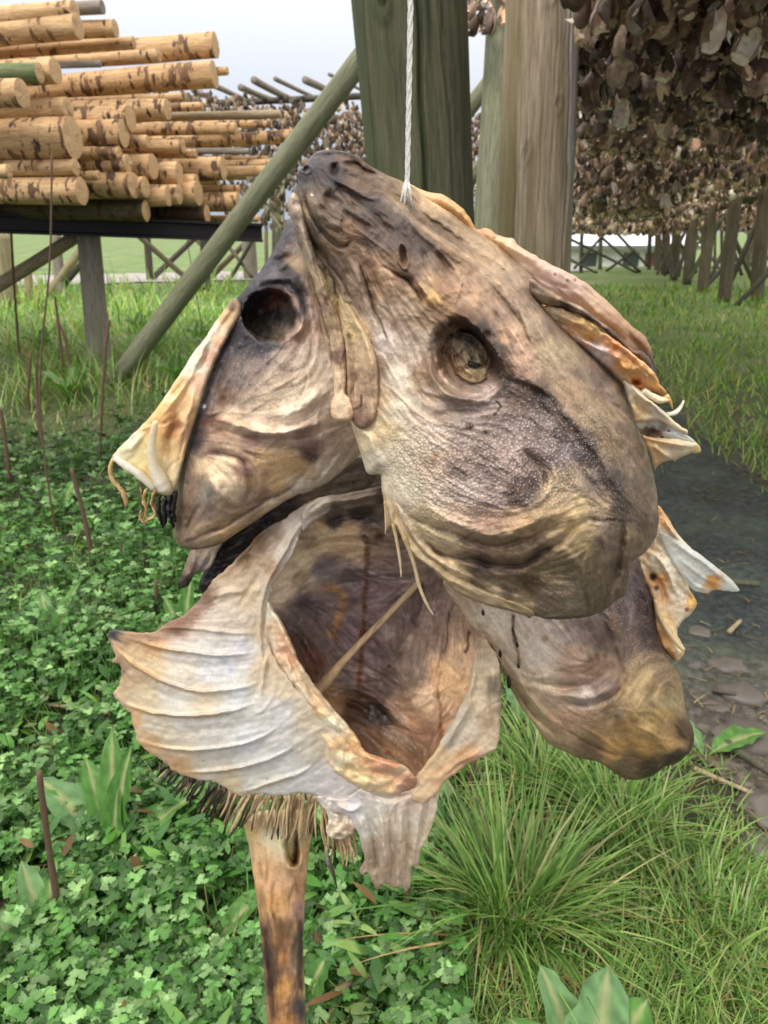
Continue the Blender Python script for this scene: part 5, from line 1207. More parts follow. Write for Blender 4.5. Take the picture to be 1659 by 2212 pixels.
# jaw bones of the upper lip
sheet('upper_jaw', front, M_SKIN, Z1([(90,335),(85,300),(104,257),(135,300),(160,400),(200,520),(250,640),(290,760),(310,850),(316,950),(312,1050),(335,1080),(347,1140),(322,1166),(266,1160),(252,1110),(268,1060),(262,980),(240,880),(215,780),(185,660),(150,540),(112,420)]), Y_F, Z1([(110,320,-5),(160,480,-5),(220,650,-3),(260,850,-3),(290,1000,2),(300,1130,3)]),
  C(Z1,[(105,300,174,154,132),(125,400,154,136,120),(150,470,144,126,108),(190,600,169,146,115),(215,680,144,119,94),(230,760,164,140,110),(260,860,186,159,128),(285,900,139,112,94),(275,980,209,180,145),(290,1060,229,199,160),(300,1130,236,214,180),(262,1130,219,184,145),(330,1130,194,154,115),(200,730,154,132,118)]),
  creases=K(Z1,([(120,330),(160,470),(215,640),(255,780),(285,920),(300,1050)],8,4),([(250,900),(262,1000),(275,1080)],4,-3)), strokes=K(Z1,([(165,560),(205,690),(240,820),(262,930)],3,(95,68,40),.6),([(270,640),(300,780),(312,900)],3,(80,52,30),.7)),
  step=2.6, roll=(11,5), thick=(3,8,20), wr=(1.1,.10), fb=(1.2,20), seed=12)
sheet('upper_jaw', front, M_SKIN, Z1([(290,652),(330,700),(380,780),(420,870),(440,960),(442,1050),(436,1120),(420,1170),(385,1196),(350,1182),(330,1130),(318,1050),(314,950),(304,850),(285,755)]), Y_F, Z1([(300,700,2),(360,800,9),(400,950,14),(400,1080,13),(380,1160,9),(325,900,4)]),
  C(Z1,[(310,720,184,159,120),(350,800,204,179,135),(390,900,189,162,125),(420,980,169,139,110),(340,900,194,169,138),(340,1000,176,146,118),(400,1040,169,140,112),(380,1120,154,124,100),(370,1170,144,112,94),(425,1100,194,164,135)]),
  creases=K(Z1,([(320,720),(350,850),(360,980),(365,1100)],9,-4),([(300,680),(370,800),(412,920),(425,1050)],8,4)), strokes=K(Z1,([(375,1060),(368,1100),(345,1125)],2.5,(60,38,26),.7),([(320,800),(335,950),(340,1060)],4,(120,88,50),.6)),
  step=2.6, roll=(11,5), thick=(3,8,20), wr=(1.0,.09), fb=(1.2,20), seed=14)

# far half of the head: pale side, dark flap, orange flesh, bones
sheet('far_side', front, M_PALE, Z1([(555,222),(620,250),(700,270),(760,310),(800,352),(830,402),(870,402),(930,432),(972,440),(1000,470),(1100,530),(1200,580),(1270,622),(1350,690),(1400,740),(1450,795),(1500,828),(1530,900),(1545,980),(1562,1035),(1520,1030),(1450,960),(1350,860),(1230,770),(1100,700),(980,580),(850,490),(720,400),(600,300)]), Y_F+.035, Z1([(620,270,-2),(780,380,0),(900,450,4),(1050,560,8),(1200,650,10),(1350,760,4),(1480,880,-2),(1540,1000,-8)]),
  C(Z1,[(640,270,215,185,140),(740,330,225,190,140),(790,370,220,175,120),(840,410,225,160,105),(880,430,230,180,140),(930,450,235,205,165),(980,470,230,205,175),(1050,540,225,200,175),(1120,590,215,188,172),(1200,640,205,178,160),(1300,700,210,180,150),(1400,790,195,160,125),(1480,870,180,145,115),(1530,950,120,98,84),(1150,640,185,162,150)]),
  creases=K(Z1,([(850,410),(900,440),(980,480),(1100,560)],9,4),([(640,290),(740,340),(800,400),(840,440)],6,-4),([(1150,600),(1300,720),(1420,830)],12,4),([(1420,800),(1480,880),(1530,990)],7,-4)),
  strokes=K(Z1,([(1380,860),(1450,910),(1510,960)],6,(98,78,66),.7)), specks=[(*pt(ZI,585,355),4,(120,85,50)),(*pt(ZI,500,315),3,(90,45,30)),(*pt(ZI,635,355),3,(130,55,40)),(*pt(ZI,80,62),3,(120,70,40))],
  step=3.2, roll=(20,12), thick=(2.5,26,60), wr=(1.0,.05), fb=(1.8,24), edge=2.2, seed=15)
sheet('orange_flesh', front, M_FLESH, ZI([(400,538),(430,522),(520,540),(600,570),(700,615),(800,675),(880,745),(960,800),(1050,870),(1130,940),(1185,1000),(1225,1075),(1265,1130),(1240,1165),(1150,1120),(1110,1155),(1050,1110),(960,1060),(860,960),(740,860),(620,770),(500,690),(430,610)]), Y_F+.018, ZI([(450,580,0),(600,650,4),(800,770,8),(950,900,10),(1080,1020,8),(1200,1090,0),(700,800,0),(900,960,0)]),
  C(ZI,[(430,560,235,200,150),(480,590,238,210,168),(550,600,235,200,150),(560,660,225,185,140),(650,690,222,172,128),(700,650,225,190,120),(760,740,238,188,105),(800,700,225,190,125),(690,790,215,185,165),(780,830,235,220,215),(830,850,235,222,220),(850,790,230,165,100),(910,820,222,142,75),(950,920,234,172,95),(900,900,240,215,200),(980,960,232,172,95),(1020,1010,234,180,110),(1040,1070,205,112,28),(1060,1060,200,105,25),(1120,990,230,180,115),(1180,1050,222,165,95),(1230,1120,190,140,75),(960,1010,238,205,160)]),
  creases=K(ZI,([(680,720),(730,760),(800,775),(850,770)],6,-5),([(640,730),(720,790),(800,830),(900,870)],6,4),([(880,830),(960,930),(1040,1020)],8,5),([(450,560),(600,630),(750,710)],8,3),([(900,800),(1000,880),(1090,980)],5,-4),([(1010,1050),(1060,1060),(1080,1080)],6,-7)),
  step=2.6, roll=(10,6), thick=(3,14,20), wr=(1.6,.08), fb=(3.0,14), edge=2, seed=16)
sheet('skin_flap', front, M_SKIN, ZI([(330,345),(420,405),(480,432),(560,482),(650,522),(740,580),(830,652),(900,702),(960,762),(1040,835),(1100,845),(1150,900),(1190,1000),(1216,1072),(1180,1062),(1110,975),(1040,890),(960,806),(880,742),(800,672),(700,612),(600,570),(520,540),(430,522),(380,500),(330,430)]), Y_F+.012, ZI([(360,400,8),(450,470,6),(600,535,6),(750,620,6),(900,730,4),(1050,850,0),(1150,950,-4),(1200,1060,-8)]),
  C(ZI,[(360,400,150,128,108),(430,470,145,122,98),(520,500,150,125,100),(560,530,85,66,52),(620,540,140,116,98),(720,600,118,96,82),(800,650,130,108,94),(860,710,92,74,64),(950,780,105,85,72),(1050,860,120,98,84),(1120,900,125,100,82),(1160,960,98,78,66),(1200,1050,90,70,58),(650,530,165,142,128),(830,660,165,140,125)]),
  creases=K(ZI,([(420,440),(600,530),(780,630),(950,780)],6,4),([(420,510),(560,545),(700,600),(860,720)],5,-3)), step=2.8, roll=(9,7), thick=(2.5,8,16), wr=(1.0,.09), fb=(1.3,20), edge=1.5, seed=17)
sheet('cheek_bone', front, M_FLESH, ZI([(970,1040),(1060,1088),(1150,1178),(1210,1225),(1265,1272),(1310,1318),(1375,1365),(1408,1382),(1404,1416),(1300,1372),(1200,1322),(1060,1335),(1040,1290),(1010,1200),(980,1110)]), Y_F+.022, ZI([(1000,1080,4),(1080,1180,6),(1200,1260,6),(1300,1340,2),(1400,1400,-4),(1060,1310,0)]),
  C(ZI,[(1000,1080,240,228,200),(1080,1140,238,222,190),(1060,1220,225,195,145),(1100,1270,232,205,160),(1200,1260,240,228,205),(1280,1320,240,225,190),(1390,1395,225,205,160),(1060,1310,215,180,130)]), creases=K(ZI,([(990,1060),(1150,1200),(1300,1330)],6,4),([(1040,1150),(1080,1240),(1180,1300)],5,-3)), step=2.4, roll=(7,4), thick=(2,6,12), wr=(.7,.04), fb=(1.5,14), edge=1.8, seed=18)
ptube('cheek_bone', front, M_FLESH, ZI([(1100,1110),(1160,1150),(1220,1178),(1280,1172)]), [11,12,13,8], Y_F+.02, (240,230,205), (232,205,150), flat=.6, h=4, seed=4)
ptube('cheek_bone', front, M_FLESH, ZI([(1265,1150),(1290,1190),(1308,1242)]), [9,6,1.2], Y_F+.02, (225,190,120), (205,150,60), flat=.6, h=4, seed=5)
ptube('bone_splinter', front, M_FLESH, ZI([(1262,1278),(1320,1268),(1360,1230),(1384,1182)]), [7,8,6,2.5], Y_F+.024, (238,228,205), (245,238,222), flat=.6, h=0, seed=6)
sheet('gill_film', front, M_FILM, ZI([(1050,1330),(1120,1300),(1190,1305),(1290,1345),(1400,1412),(1470,1468),(1495,1500),(1440,1475),(1350,1455),(1200,1445),(1100,1425),(1070,1380)]), Y_F+.03, ZI([(1080,1360,0),(1200,1380,4),(1350,1430,0),(1480,1490,-4),(1150,1420,2)]),
  C(ZI,[(1100,1340,225,222,205),(1180,1340,200,195,180),(1160,1385,90,60,40),(1200,1380,120,80,60),(1130,1370,110,85,65),(1300,1390,205,208,205),(1400,1450,215,215,208),(1480,1490,232,225,200),(1250,1430,195,190,180)]), specks=[(*pt(ZI,1170,1380),8,(70,42,28)),(*pt(ZI,1280,1390),3,(95,50,30)),(*pt(ZI,1235,1435),4,(120,70,40))],
  creases=K(ZI,([(1080,1350),(1250,1400),(1480,1490)],4,2),([(1200,1320),(1350,1400),(1470,1475)],3,2)), step=2.6, roll=(5,2), thick=(.8,1,10), wr=(.6,.05), fb=(1.5,20), edge=1.2, seed=19)
sheet('gill_plate', front, M_PALE, ZI([(1090,1415),(1200,1440),(1350,1448),(1440,1468),(1480,1480),(1498,1535),(1430,1550),(1340,1588),(1325,1605),(1300,1592),(1240,1608),(1200,1640),(1185,1668),(1160,1560),(1120,1480)]), Y_F+.03, ZI([(1130,1450,2),(1250,1500,6),(1400,1510,2),(1490,1520,-2),(1190,1620,-4)]),
  C(ZI,[(1120,1440,235,195,140),(1200,1470,238,208,158),(1300,1480,238,218,182),(1420,1500,240,228,195),(1480,1520,232,205,150),(1200,1560,236,205,155),(1280,1580,238,222,190),(1180,1640,215,190,150)]), creases=K(ZI,([(1110,1440),(1300,1480),(1490,1510)],4,3),([(1150,1480),(1250,1550),(1320,1590)],5,3)), step=2.6, roll=(6,4), thick=(1.5,4,12), wr=(.8,.05), fb=(1.6,18), edge=2, seed=20)
# gill membrane under the cheek with its loose rays
sheet('gill_membrane', front, M_PALE, Z1([(430,1330),(480,1380),(540,1500),(620,1640),(720,1740),(860,1830),(1000,1880),(1060,1915),(1040,1940),(960,1915),(860,1890),(760,1845),(690,1785),(640,1740),(580,1700),(545,1650),(510,1580),(480,1600),(468,1540),(458,1440),(450,1370)]), Y_F, Z1([(450,1400,-2),(480,1560,0),(600,1680,8),(760,1810,10),(950,1900,8),(1040,1925,6),(560,1520,14)]),
  C(Z1,[(460,1400,225,215,190),(470,1500,205,185,150),(520,1560,215,195,155),(600,1660,205,185,145),(700,1760,200,178,138),(850,1860,195,172,135),(1000,1910,180,158,120),(480,1580,190,165,125)]),
  creases=K(Z1,([(455,1400),(490,1540),(580,1680),(720,1790),(900,1880)],5,4),([(470,1420),(530,1560),(640,1690),(780,1790),(950,1870)],5,-4)), step=2.8, roll=(7,6), thick=(1.5,6,14), wr=(1.0,.07), fb=(1.2,20), edge=1.6, seed=21)
for k, (pts, r) in enumerate([([(468,1480),(472,1560),(470,1612)],[5,4,1.5]), ([(500,1570),(515,1640),(528,1720),(533,1782)],[7,6,5,2]), ([(545,1620),(580,1720),(605,1820),(635,1890),(660,1932)],[10,7.5,7,5,2])]):
    ptube('gill_ray', bpy.data.objects['gill_membrane'], M_PALE, Z1(pts), r, Y_F, (190,165,120), (238,222,190), flat=.6, h=8, seed=30 + k)

# ---------------- left head with the empty socket
Y_L = .575
e = at(*pt(Z2, 850, 900), plane_t(pt(Z2, 850, 900)[1], Y_L + .03))
left = tag(empty('dried_fish_head', e), 'dried cod head at left of the bundle, turned away, with one empty black eye socket', 'fish head', 'dried cod heads tied in a bundle')
out_left = Z2([(1050,10),(1000,110),(955,195),(905,270),(858,332),(805,395),(762,448),(740,510),(712,590),(672,680),(630,780),(590,880),(565,970),(535,1085),(505,1180),(478,1260),(468,1360),(460,1480),(445,1600),(450,1690),(500,1735),(565,1742),(640,1728),(690,1712),(830,1622),(880,1590),(960,1530),(1080,1462),(1180,1430),(1250,1390),(1350,1310),(1420,1240),(1440,1100),(1400,900),(1350,700),(1280,400),(1200,150),(1130,30)])
ctrl_left = Z2([(1045,60,-25),(900,300,-20),(760,470,-22),(1100,300,0),(950,400,0),(720,640,-18),(850,800,12),(1000,800,24),(1200,800,22),(620,900,-12),(800,1000,24),(1000,1000,36),(1250,1050,26),(520,1200,-14),(700,1200,24),(900,1200,36),(1150,1250,22),(470,1450,-16),(620,1450,20),(850,1400,28),(1050,1400,10),(470,1690,-18),(620,1680,-5),(850,1580,-2),(1350,1280,-6),(1200,300,-4),(1350,700,0)])
cre_left = K(Z2,
  ([(800,700),(740,800),(700,900),(690,1010)],8,6),([(770,720),(700,820),(660,920),(640,1020)],10,-4),
  ([(560,1095),(650,1075),(760,1090),(880,1125),(1000,1135),(1120,1110),(1260,1060)],8,8),
  ([(580,1135),(700,1135),(850,1165),(1000,1170)],8,-5),
  ([(590,1240),(700,1240),(800,1280),(830,1340)],6,-8),([(830,1340),(840,1420),(830,1500)],7,-4),
  ([(1100,1240),(1170,1270),(1210,1330)],6,-4),([(480,1700),(700,1620),(900,1500),(1080,1400),(1180,1290)],7,-6),
  ([(570,1260),(660,1420),(760,1560)],16,6),([(500,1700),(540,1580),(600,1480)],8,-4),
  ([(900,1060),(1050,1030),(1200,940),(1270,850)],12,5),([(960,1100),(1100,1070),(1240,990)],6,-3),
  ([(850,360),(960,330),(1060,340),(1100,420)],8,6),([(940,260),(1010,230),(1070,200)],9,-5),([(1000,300),(1020,260),(1060,230)],6,4),
  ([(1110,480),(1110,580),(1060,650)],9,5),([(700,1520),(770,1530),(830,1520)],5,-3),([(560,1400),(600,1330),(590,1260)],7,3),
  ([(1180,1400),(1250,1330),(1330,1240)],5,4),([(1150,1420),(1230,1340),(1300,1240)],5,-4),([(1230,1390),(1310,1310),(1380,1210)],5,-4),
  ([(1150,300),(1200,500),(1240,700)],8,-4))
col_left = C(Z2,[(1020,60,92,86,96),(1000,120,110,105,112),(1060,180,120,98,85),(1060,250,150,125,95),(1020,330,66,60,64),(880,330,140,120,115),(950,260,110,105,115),(900,380,92,84,92),(760,480,98,88,92),(1130,450,190,160,140),(1150,600,190,160,140),(1060,650,160,130,115),(900,680,80,72,80),(800,650,75,70,78),(1000,740,160,140,125),(1150,720,190,170,150),(880,800,140,122,110),(1000,850,170,148,125),(1150,850,190,170,145),(1240,800,210,192,170),(760,850,120,105,98),(720,930,130,102,82),(820,950,150,130,110),(950,980,175,152,125),(1100,980,205,185,160),(1230,960,215,195,175),(620,1080,140,108,88),(760,1060,190,165,135),(900,1080,205,185,160),(1050,1080,220,205,185),(700,1150,170,140,115),(850,1180,150,120,105),(1000,1160,175,145,120),(1120,1150,160,130,115),(1250,1120,190,165,145),(620,1220,160,130,110),(560,1180,100,85,85),(600,1300,190,165,130),(700,1300,215,192,155),(680,1380,200,178,145),(820,1330,165,130,110),(900,1280,190,155,115),(1030,1290,205,170,120),(1100,1320,195,160,115),(1150,1240,130,100,95),(540,1400,150,125,105),(620,1440,150,138,125),(750,1430,205,182,150),(880,1400,190,158,120),(980,1380,205,170,122),(500,1550,140,112,90),(600,1550,150,132,115),(700,1530,170,145,120),(820,1500,165,138,115),(920,1470,150,120,95),(500,1680,150,128,105),(600,1660,170,145,115),(700,1640,190,158,115),(800,1580,175,148,115),(950,1500,200,180,150),(1100,1420,215,200,178),(1250,1330,215,200,175),(1350,1250,200,180,155),(1300,1150,195,170,145),
  (950,520,52,42,34),(870,520,60,46,38),(1040,540,82,72,60),(960,420,110,62,40),(900,470,84,50,36),(930,590,66,56,44),(1000,620,110,95,72),(900,600,84,76,64)])
str_left = K(Z2, ([(1045,40),(960,200),(850,380),(775,520),(705,680),(640,830),(590,980),(550,1120),(515,1260)],26,(74,70,78),.82),
  ([(515,1250),(490,1400)],14,(92,74,72),.6),
  ([(590,1242),(700,1242),(800,1282),(832,1340)],4,(92,66,62),.7),([(560,1095),(650,1072),(760,1088)],5,(120,78,58),.6),
  ([(480,1704),(700,1626),(900,1506),(1080,1404)],4,(100,72,66),.7),([(800,560),(790,460),(850,375),(950,345),(1050,365),(1115,450),(1118,540)],11,(58,54,62),.85),([(990,240),(1040,280),(1100,350),(1125,430)],12,(66,60,66),.8),([(800,640),(900,690),(1010,670)],10,(72,66,74),.7),
  ([(1080,1140),(1150,1120),(1220,1110)],8,(140,104,92),.5),([(480,1735),(600,1740),(690,1715)],4,(120,86,52),.6))
sheet('head_skin', left, M_SKIN, out_left, Y_L, ctrl_left, col_left, cre_left, [(*pt(Z2,950,522), 64, 57, .35, 38, .8, .78)], str_left, step=3.0, roll=(22,12), thick=(2.5,60,100), wr=(1.4,.085), fb=(2.0,34), edge=1.5, pores=[(*pt(Z2,950,850),90,.35),(*pt(Z2,620,760),60,.3)], specks=[(*pt(Z2,700,950),7,(108,62,38)),(*pt(Z2,600,995),5,(175,172,178)),(*pt(Z2,840,882),2,(40,30,28)),(*pt(Z2,1058,880),2,(40,30,28)),(*pt(Z2,1000,965),2,(40,30,28))], seed=41)
sheet('head_bone', left, M_FLESH, Z2([(775,430),(740,445),(700,500),(650,570),(600,648),(540,725),(480,820),(400,940),(330,1040),(260,1110),(190,1180),(135,1240),(122,1262),(160,1290),(250,1335),(330,1400),(355,1445),(420,1462),(455,1420),(490,1300),(520,1180),(555,1070),(590,960),(620,860),(680,720),(745,600),(800,500)]), Y_L+.012, Z2([(740,470,-2),(640,620,0),(520,820,4),(400,1000,2),(250,1160,-2),(150,1250,-6),(340,1380,4),(480,1250,8),(560,980,8),(640,800,6)]),
  C(Z2,[(740,460,150,125,95),(700,520,200,165,120),(650,600,225,212,185),(620,650,238,228,204),(500,800,236,226,202),(560,790,235,225,200),(400,950,225,205,160),(450,900,232,190,125),(480,870,238,205,150),(330,1100,232,188,125),(380,1020,235,190,120),(300,1200,215,195,140),(230,1180,190,185,165),(200,1230,195,185,150),(560,850,225,185,150),(660,650,222,172,132),(640,740,220,175,145),(500,1050,222,188,138),(430,1040,215,165,110),(430,1200,228,198,142),(460,1080,165,115,75),(430,1150,190,140,85),(400,1350,228,208,165),(520,1130,215,175,135),(270,1260,205,190,135),(330,1330,225,195,130)]),
  creases=K(Z2,([(680,560),(600,700),(540,830),(470,930),(380,1050),(330,1090)],6,6),([(640,640),(570,780),(500,900),(430,1000)],7,-5),([(560,880),(530,1000),(490,1120),(450,1230)],7,5),([(470,1030),(440,1100),(410,1180),(400,1300)],7,-6),([(300,1120),(230,1200),(150,1250)],6,3)),
  step=2.8, roll=(9,6), thick=(2.5,14,24), wr=(.8,.05), fb=(1.3,22), edge=1.6, seed=42)
ptube('jaw_bone', left, M_PALE, Z2([(350,1075),(335,1150),(330,1230),(342,1310),(372,1380),(398,1425),(405,1448)]), [9,12,15,18,23,21,9], Y_L+.006, (238,226,192), (242,236,218), flat=.7, h=8, seed=43, rough=.05)
ptube('jaw_bone', left, M_PALE, Z2([(132,1262),(195,1305),(265,1352),(348,1425)]), [8,12,13,11], Y_L+.012, (242,238,228), (232,222,198), flat=.75, h=4, seed=44)
ptube('dried_shred', left, M_FLESH, Z2([(125,1270),(112,1320),(125,1380),(160,1420),(185,1460),(196,1515)]), [5,7,7,6,8,5], Y_L+.014, (195,165,105), (185,150,105), flat=.7, h=0, seed=45)
for k, (pts, r, ca, cb) in enumerate([([(300,1430),(285,1480),(300,1530),(285,1590)],[12,10,8,5],(222,190,130),(195,155,98)),([(345,1440),(330,1500),(350,1560),(300,1590),(275,1600)],[14,10,9,7,3],(212,180,125),(178,138,88)),([(270,1540),(268,1580),(300,1612)],[4,6,3],(215,182,130),(190,145,92)),([(275,1440),(268,1420),(275,1470)],[2,3,1],(215,190,130),(190,150,90))]):
    ptube('dried_shred', left, M_FLESH, Z2(pts), r, Y_L + .016, ca, cb, flat=.25, h=0, seed=46 + k, rough=.45)
for k, (pts, r) in enumerate([([(370,1465),(362,1520),(375,1580),(390,1630)],[9,11,9,3]),([(400,1470),(395,1530),(400,1600),(385,1625)],[12,12,9,3]),([(430,1460),(420,1520),(428,1580),(445,1630)],[13,13,12,6]),([(455,1440),(445,1500),(440,1560),(450,1600)],[10,12,12,6])]):
    ptube('black_shred', left, M_DARK, Z2(pts), r, Y_L + .012, (70,64,70), (44,38,40), flat=.35, h=2, seed=52 + k, rough=.5)
sheet('loose_skin', left, M_SKIN, Z2([(540,1738),(620,1728),(700,1700),(665,1770),(640,1830),(600,1858),(550,1880),(520,1930),(482,1942),(474,1905),(492,1850),(512,1800)]), Y_L+.02, [(0,0,2)], C(Z2,[(560,1760,150,132,112),(640,1760,165,148,125),(600,1830,150,138,132),(520,1850,130,110,95),(500,1920,78,66,62)]), creases=K(Z2,([(560,1750),(540,1840),(490,1920)],5,4),([(650,1740),(600,1840),(540,1880)],4,-4)), step=2.6, roll=(8,5), thick=(2,4,12), wr=(1.2,.10), fb=(1.5,16), seed=57)

# ---------------- lowest head, open towards the viewer
Y_B = .585
e = at(*pt(Z3, 900, 700), plane_t(pt(Z3, 900, 700)[1], Y_B + .05))
low = tag(empty('dried_fish_head', e), 'lowest dried cod head, split open to a dark hollow, with white ribbed gill membrane', 'fish head', 'dried cod heads tied in a bundle')
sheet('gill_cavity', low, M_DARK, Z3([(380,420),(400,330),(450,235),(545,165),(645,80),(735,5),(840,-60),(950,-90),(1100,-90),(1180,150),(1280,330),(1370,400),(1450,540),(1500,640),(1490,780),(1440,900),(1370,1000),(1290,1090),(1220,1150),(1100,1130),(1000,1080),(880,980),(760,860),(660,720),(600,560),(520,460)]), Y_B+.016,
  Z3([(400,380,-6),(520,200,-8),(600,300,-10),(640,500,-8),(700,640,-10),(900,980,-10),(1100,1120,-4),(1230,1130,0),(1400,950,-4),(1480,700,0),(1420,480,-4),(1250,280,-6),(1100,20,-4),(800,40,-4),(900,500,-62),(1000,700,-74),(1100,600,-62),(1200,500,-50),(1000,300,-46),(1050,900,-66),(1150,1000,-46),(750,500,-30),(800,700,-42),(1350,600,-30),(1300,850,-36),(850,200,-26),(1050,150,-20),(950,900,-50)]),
  C(Z3,[(440,330,34,27,24),(520,240,34,27,24),(600,280,45,36,32),(650,180,40,32,28),(700,120,60,50,44),(900,150,80,68,62),(900,60,120,105,88),(1000,110,75,65,60),(1050,60,105,92,78),(800,220,150,130,105),(850,200,190,165,125),(940,200,185,155,118),(760,350,150,130,105),(700,380,190,170,140),(780,300,185,165,132),(850,330,110,98,100),(950,400,105,90,90),(1050,450,110,92,92),(1150,500,105,88,82),(1250,420,110,92,82),(1300,500,125,105,95),(780,480,95,80,80),(850,600,100,85,82),(950,600,112,94,96),(1050,650,105,88,88),(1150,650,115,98,88),(1250,600,120,100,88),(750,600,80,62,52),(800,680,105,70,55),(950,720,105,88,85),(1080,780,95,78,75),(1200,720,125,108,95),(1330,750,190,155,115),(1380,650,175,145,115),(900,850,130,100,70),(960,870,75,50,38),(1060,890,50,38,30),(1150,850,125,100,80),(1250,850,170,145,118),(1200,920,140,108,85),(1300,900,160,130,105),(1050,980,104,76,56),(1130,1020,118,90,62),(1200,1040,115,85,60),(1240,960,128,96,76),(1400,560,140,115,92)]),  # near-black samples at upper left paint the shadow gap between heads
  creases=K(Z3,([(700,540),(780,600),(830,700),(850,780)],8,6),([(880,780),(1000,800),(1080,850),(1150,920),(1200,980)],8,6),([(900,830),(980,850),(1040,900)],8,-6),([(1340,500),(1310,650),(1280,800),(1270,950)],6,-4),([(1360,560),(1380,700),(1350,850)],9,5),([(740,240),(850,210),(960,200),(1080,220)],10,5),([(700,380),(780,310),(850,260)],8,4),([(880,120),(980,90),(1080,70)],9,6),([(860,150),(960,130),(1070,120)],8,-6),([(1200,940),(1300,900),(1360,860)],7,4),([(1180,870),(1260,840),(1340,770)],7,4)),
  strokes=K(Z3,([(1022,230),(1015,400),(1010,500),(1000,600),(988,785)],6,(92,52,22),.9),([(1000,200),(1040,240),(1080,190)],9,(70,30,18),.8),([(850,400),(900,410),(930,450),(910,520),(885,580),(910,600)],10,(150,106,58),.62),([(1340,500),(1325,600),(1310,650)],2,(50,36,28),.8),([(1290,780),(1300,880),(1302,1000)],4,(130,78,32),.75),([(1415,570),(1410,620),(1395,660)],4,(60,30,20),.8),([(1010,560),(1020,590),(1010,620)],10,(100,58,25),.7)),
  specks=[(*pt(Z3,1105,705),4,(38,26,22)),(*pt(Z3,1100,1040),7,(110,55,22)),(*pt(Z3,1080,900),9,(35,26,22))],
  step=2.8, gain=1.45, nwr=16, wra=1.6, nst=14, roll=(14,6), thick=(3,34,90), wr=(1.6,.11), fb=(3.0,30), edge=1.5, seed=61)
ptube('sinew', low, M_PALE, Z3([(815,805),(870,755),(940,675),(1010,600),(1100,510),(1225,378)]), [26,19,13,11,11,12], Y_B+.01, (190,160,125), (170,145,112), flat=.6, h=-36, seed=62, rough=.06)
out_mem = Z3([(30,606),(33,572),(62,566),(150,575),(205,570),(255,535),(340,490),(372,450),(400,420),(430,372),(500,310),(560,250),(610,192),(680,150),(740,110),(800,72),(850,60),(862,95),(830,120),(790,150),(765,195),(745,250),(720,300),(690,350),(657,400),(642,450),(634,520),(632,590),(660,660),(710,740),(780,830),(850,900),(890,1010),(960,1120),(1010,1190),(990,1250),(900,1242),(850,1216),(770,1190),(700,1200),(600,1195),(515,1200),(440,1150),(370,1140),(290,1115),(250,1080),(200,1050),(150,1010),(135,985),(122,930),(105,880),(60,835),(50,810),(70,780),(76,740),(70,700),(45,690),(50,665)])
cre_mem = (K(ZH,([(330,160),(500,135),(700,140),(900,165),(1150,182)],3.2,3.5),([(110,180),(250,222),(400,272),(600,302),(800,328),(1000,322),(1160,298)],3.2,6.0),([(70,240),(150,330),(280,430),(400,500),(550,557),(700,592),(900,587),(1050,557),(1180,515)],3.2,7.0),([(100,620),(200,692),(350,742),(550,767),(700,767),(900,742),(1050,702),(1170,665)],3.2,7.0),([(265,960),(400,992),(600,1020),(800,1010),(1000,980),(1150,930),(1250,872),(1325,815)],3.2,6.0),([(540,1180),(700,1178),(900,1162),(1100,1122),(1250,1072),(1370,1012),(1445,945)],3.2,6.0),([(970,1335),(1100,1300),(1250,1250),(1400,1200),(1500,1150),(1565,1095)],3.2,5.2),
   ([(150,240),(400,340),(700,420),(1100,400)],15,-2.5),([(150,440),(400,600),(700,670),(1100,640)],15,-2.5),([(250,800),(500,870),(800,870),(1200,790)],16,-2.5),([(400,1050),(700,1090),(1000,1060),(1380,900)],13,-2),([(700,1230),(1000,1220),(1300,1150),(1500,1020)],13,-2)) +
  K(Z3,([(840,90),(760,170),(700,270),(640,380),(615,480),(610,600),(620,700),(640,800)],3.2,5.2),([(480,360),(560,290),(640,200),(740,130)],12,-4),([(400,450),(480,420),(560,420)],6,3),([(640,640),(620,740),(610,840)],3.2,3.5),([(520,500),(560,430),(620,330)],7,-3)))
col_mem = C(Z3,[(45,580,95,92,95),(55,640,195,165,130),(75,720,160,135,112),(120,590,170,140,110),(200,580,170,140,115),(280,545,155,118,95),(350,500,165,130,108),(395,440,140,112,90),(480,330,180,155,125),(540,290,150,122,92),(600,230,140,115,88),(660,180,150,132,112),(740,130,185,172,158),(840,85,195,185,170),(780,170,205,195,182),(700,280,205,195,180),(640,330,175,150,122),(600,380,215,198,172),(560,440,215,195,165),(640,420,228,215,192),(480,480,222,208,188),(420,520,218,205,190),(550,520,228,215,195),(600,560,230,212,182),
 (120,650,215,190,150),(200,640,205,172,130),(300,640,222,215,205),(420,640,222,218,210),(540,640,214,212,212),(200,700,225,205,170),(300,720,228,218,200),(420,720,216,214,212),(540,710,218,215,210),(590,740,220,205,180),(100,740,205,180,145),(150,830,225,208,175),(280,820,226,222,212),(400,840,228,214,188),(520,820,220,220,218),(120,900,205,172,128),(200,920,222,212,190),(320,920,222,218,208),(450,920,222,218,210),(580,880,220,216,208),(680,900,222,220,216),(180,1000,205,175,132),(300,1000,226,215,192),(420,1010,222,218,210),(560,990,220,220,220),(680,980,222,218,212),(300,1090,205,172,130),(420,1080,222,215,200),(560,1080,224,222,216),(700,1060,226,224,220),(780,1020,228,220,205),(480,1160,222,205,172),(620,1150,226,222,212),(760,1130,222,220,214),(850,1130,205,200,198),(880,1200,200,195,190),(960,1200,210,205,196),(700,780,228,212,182),(640,700,232,212,178),(800,900,226,212,185),(850,1000,228,215,190)])
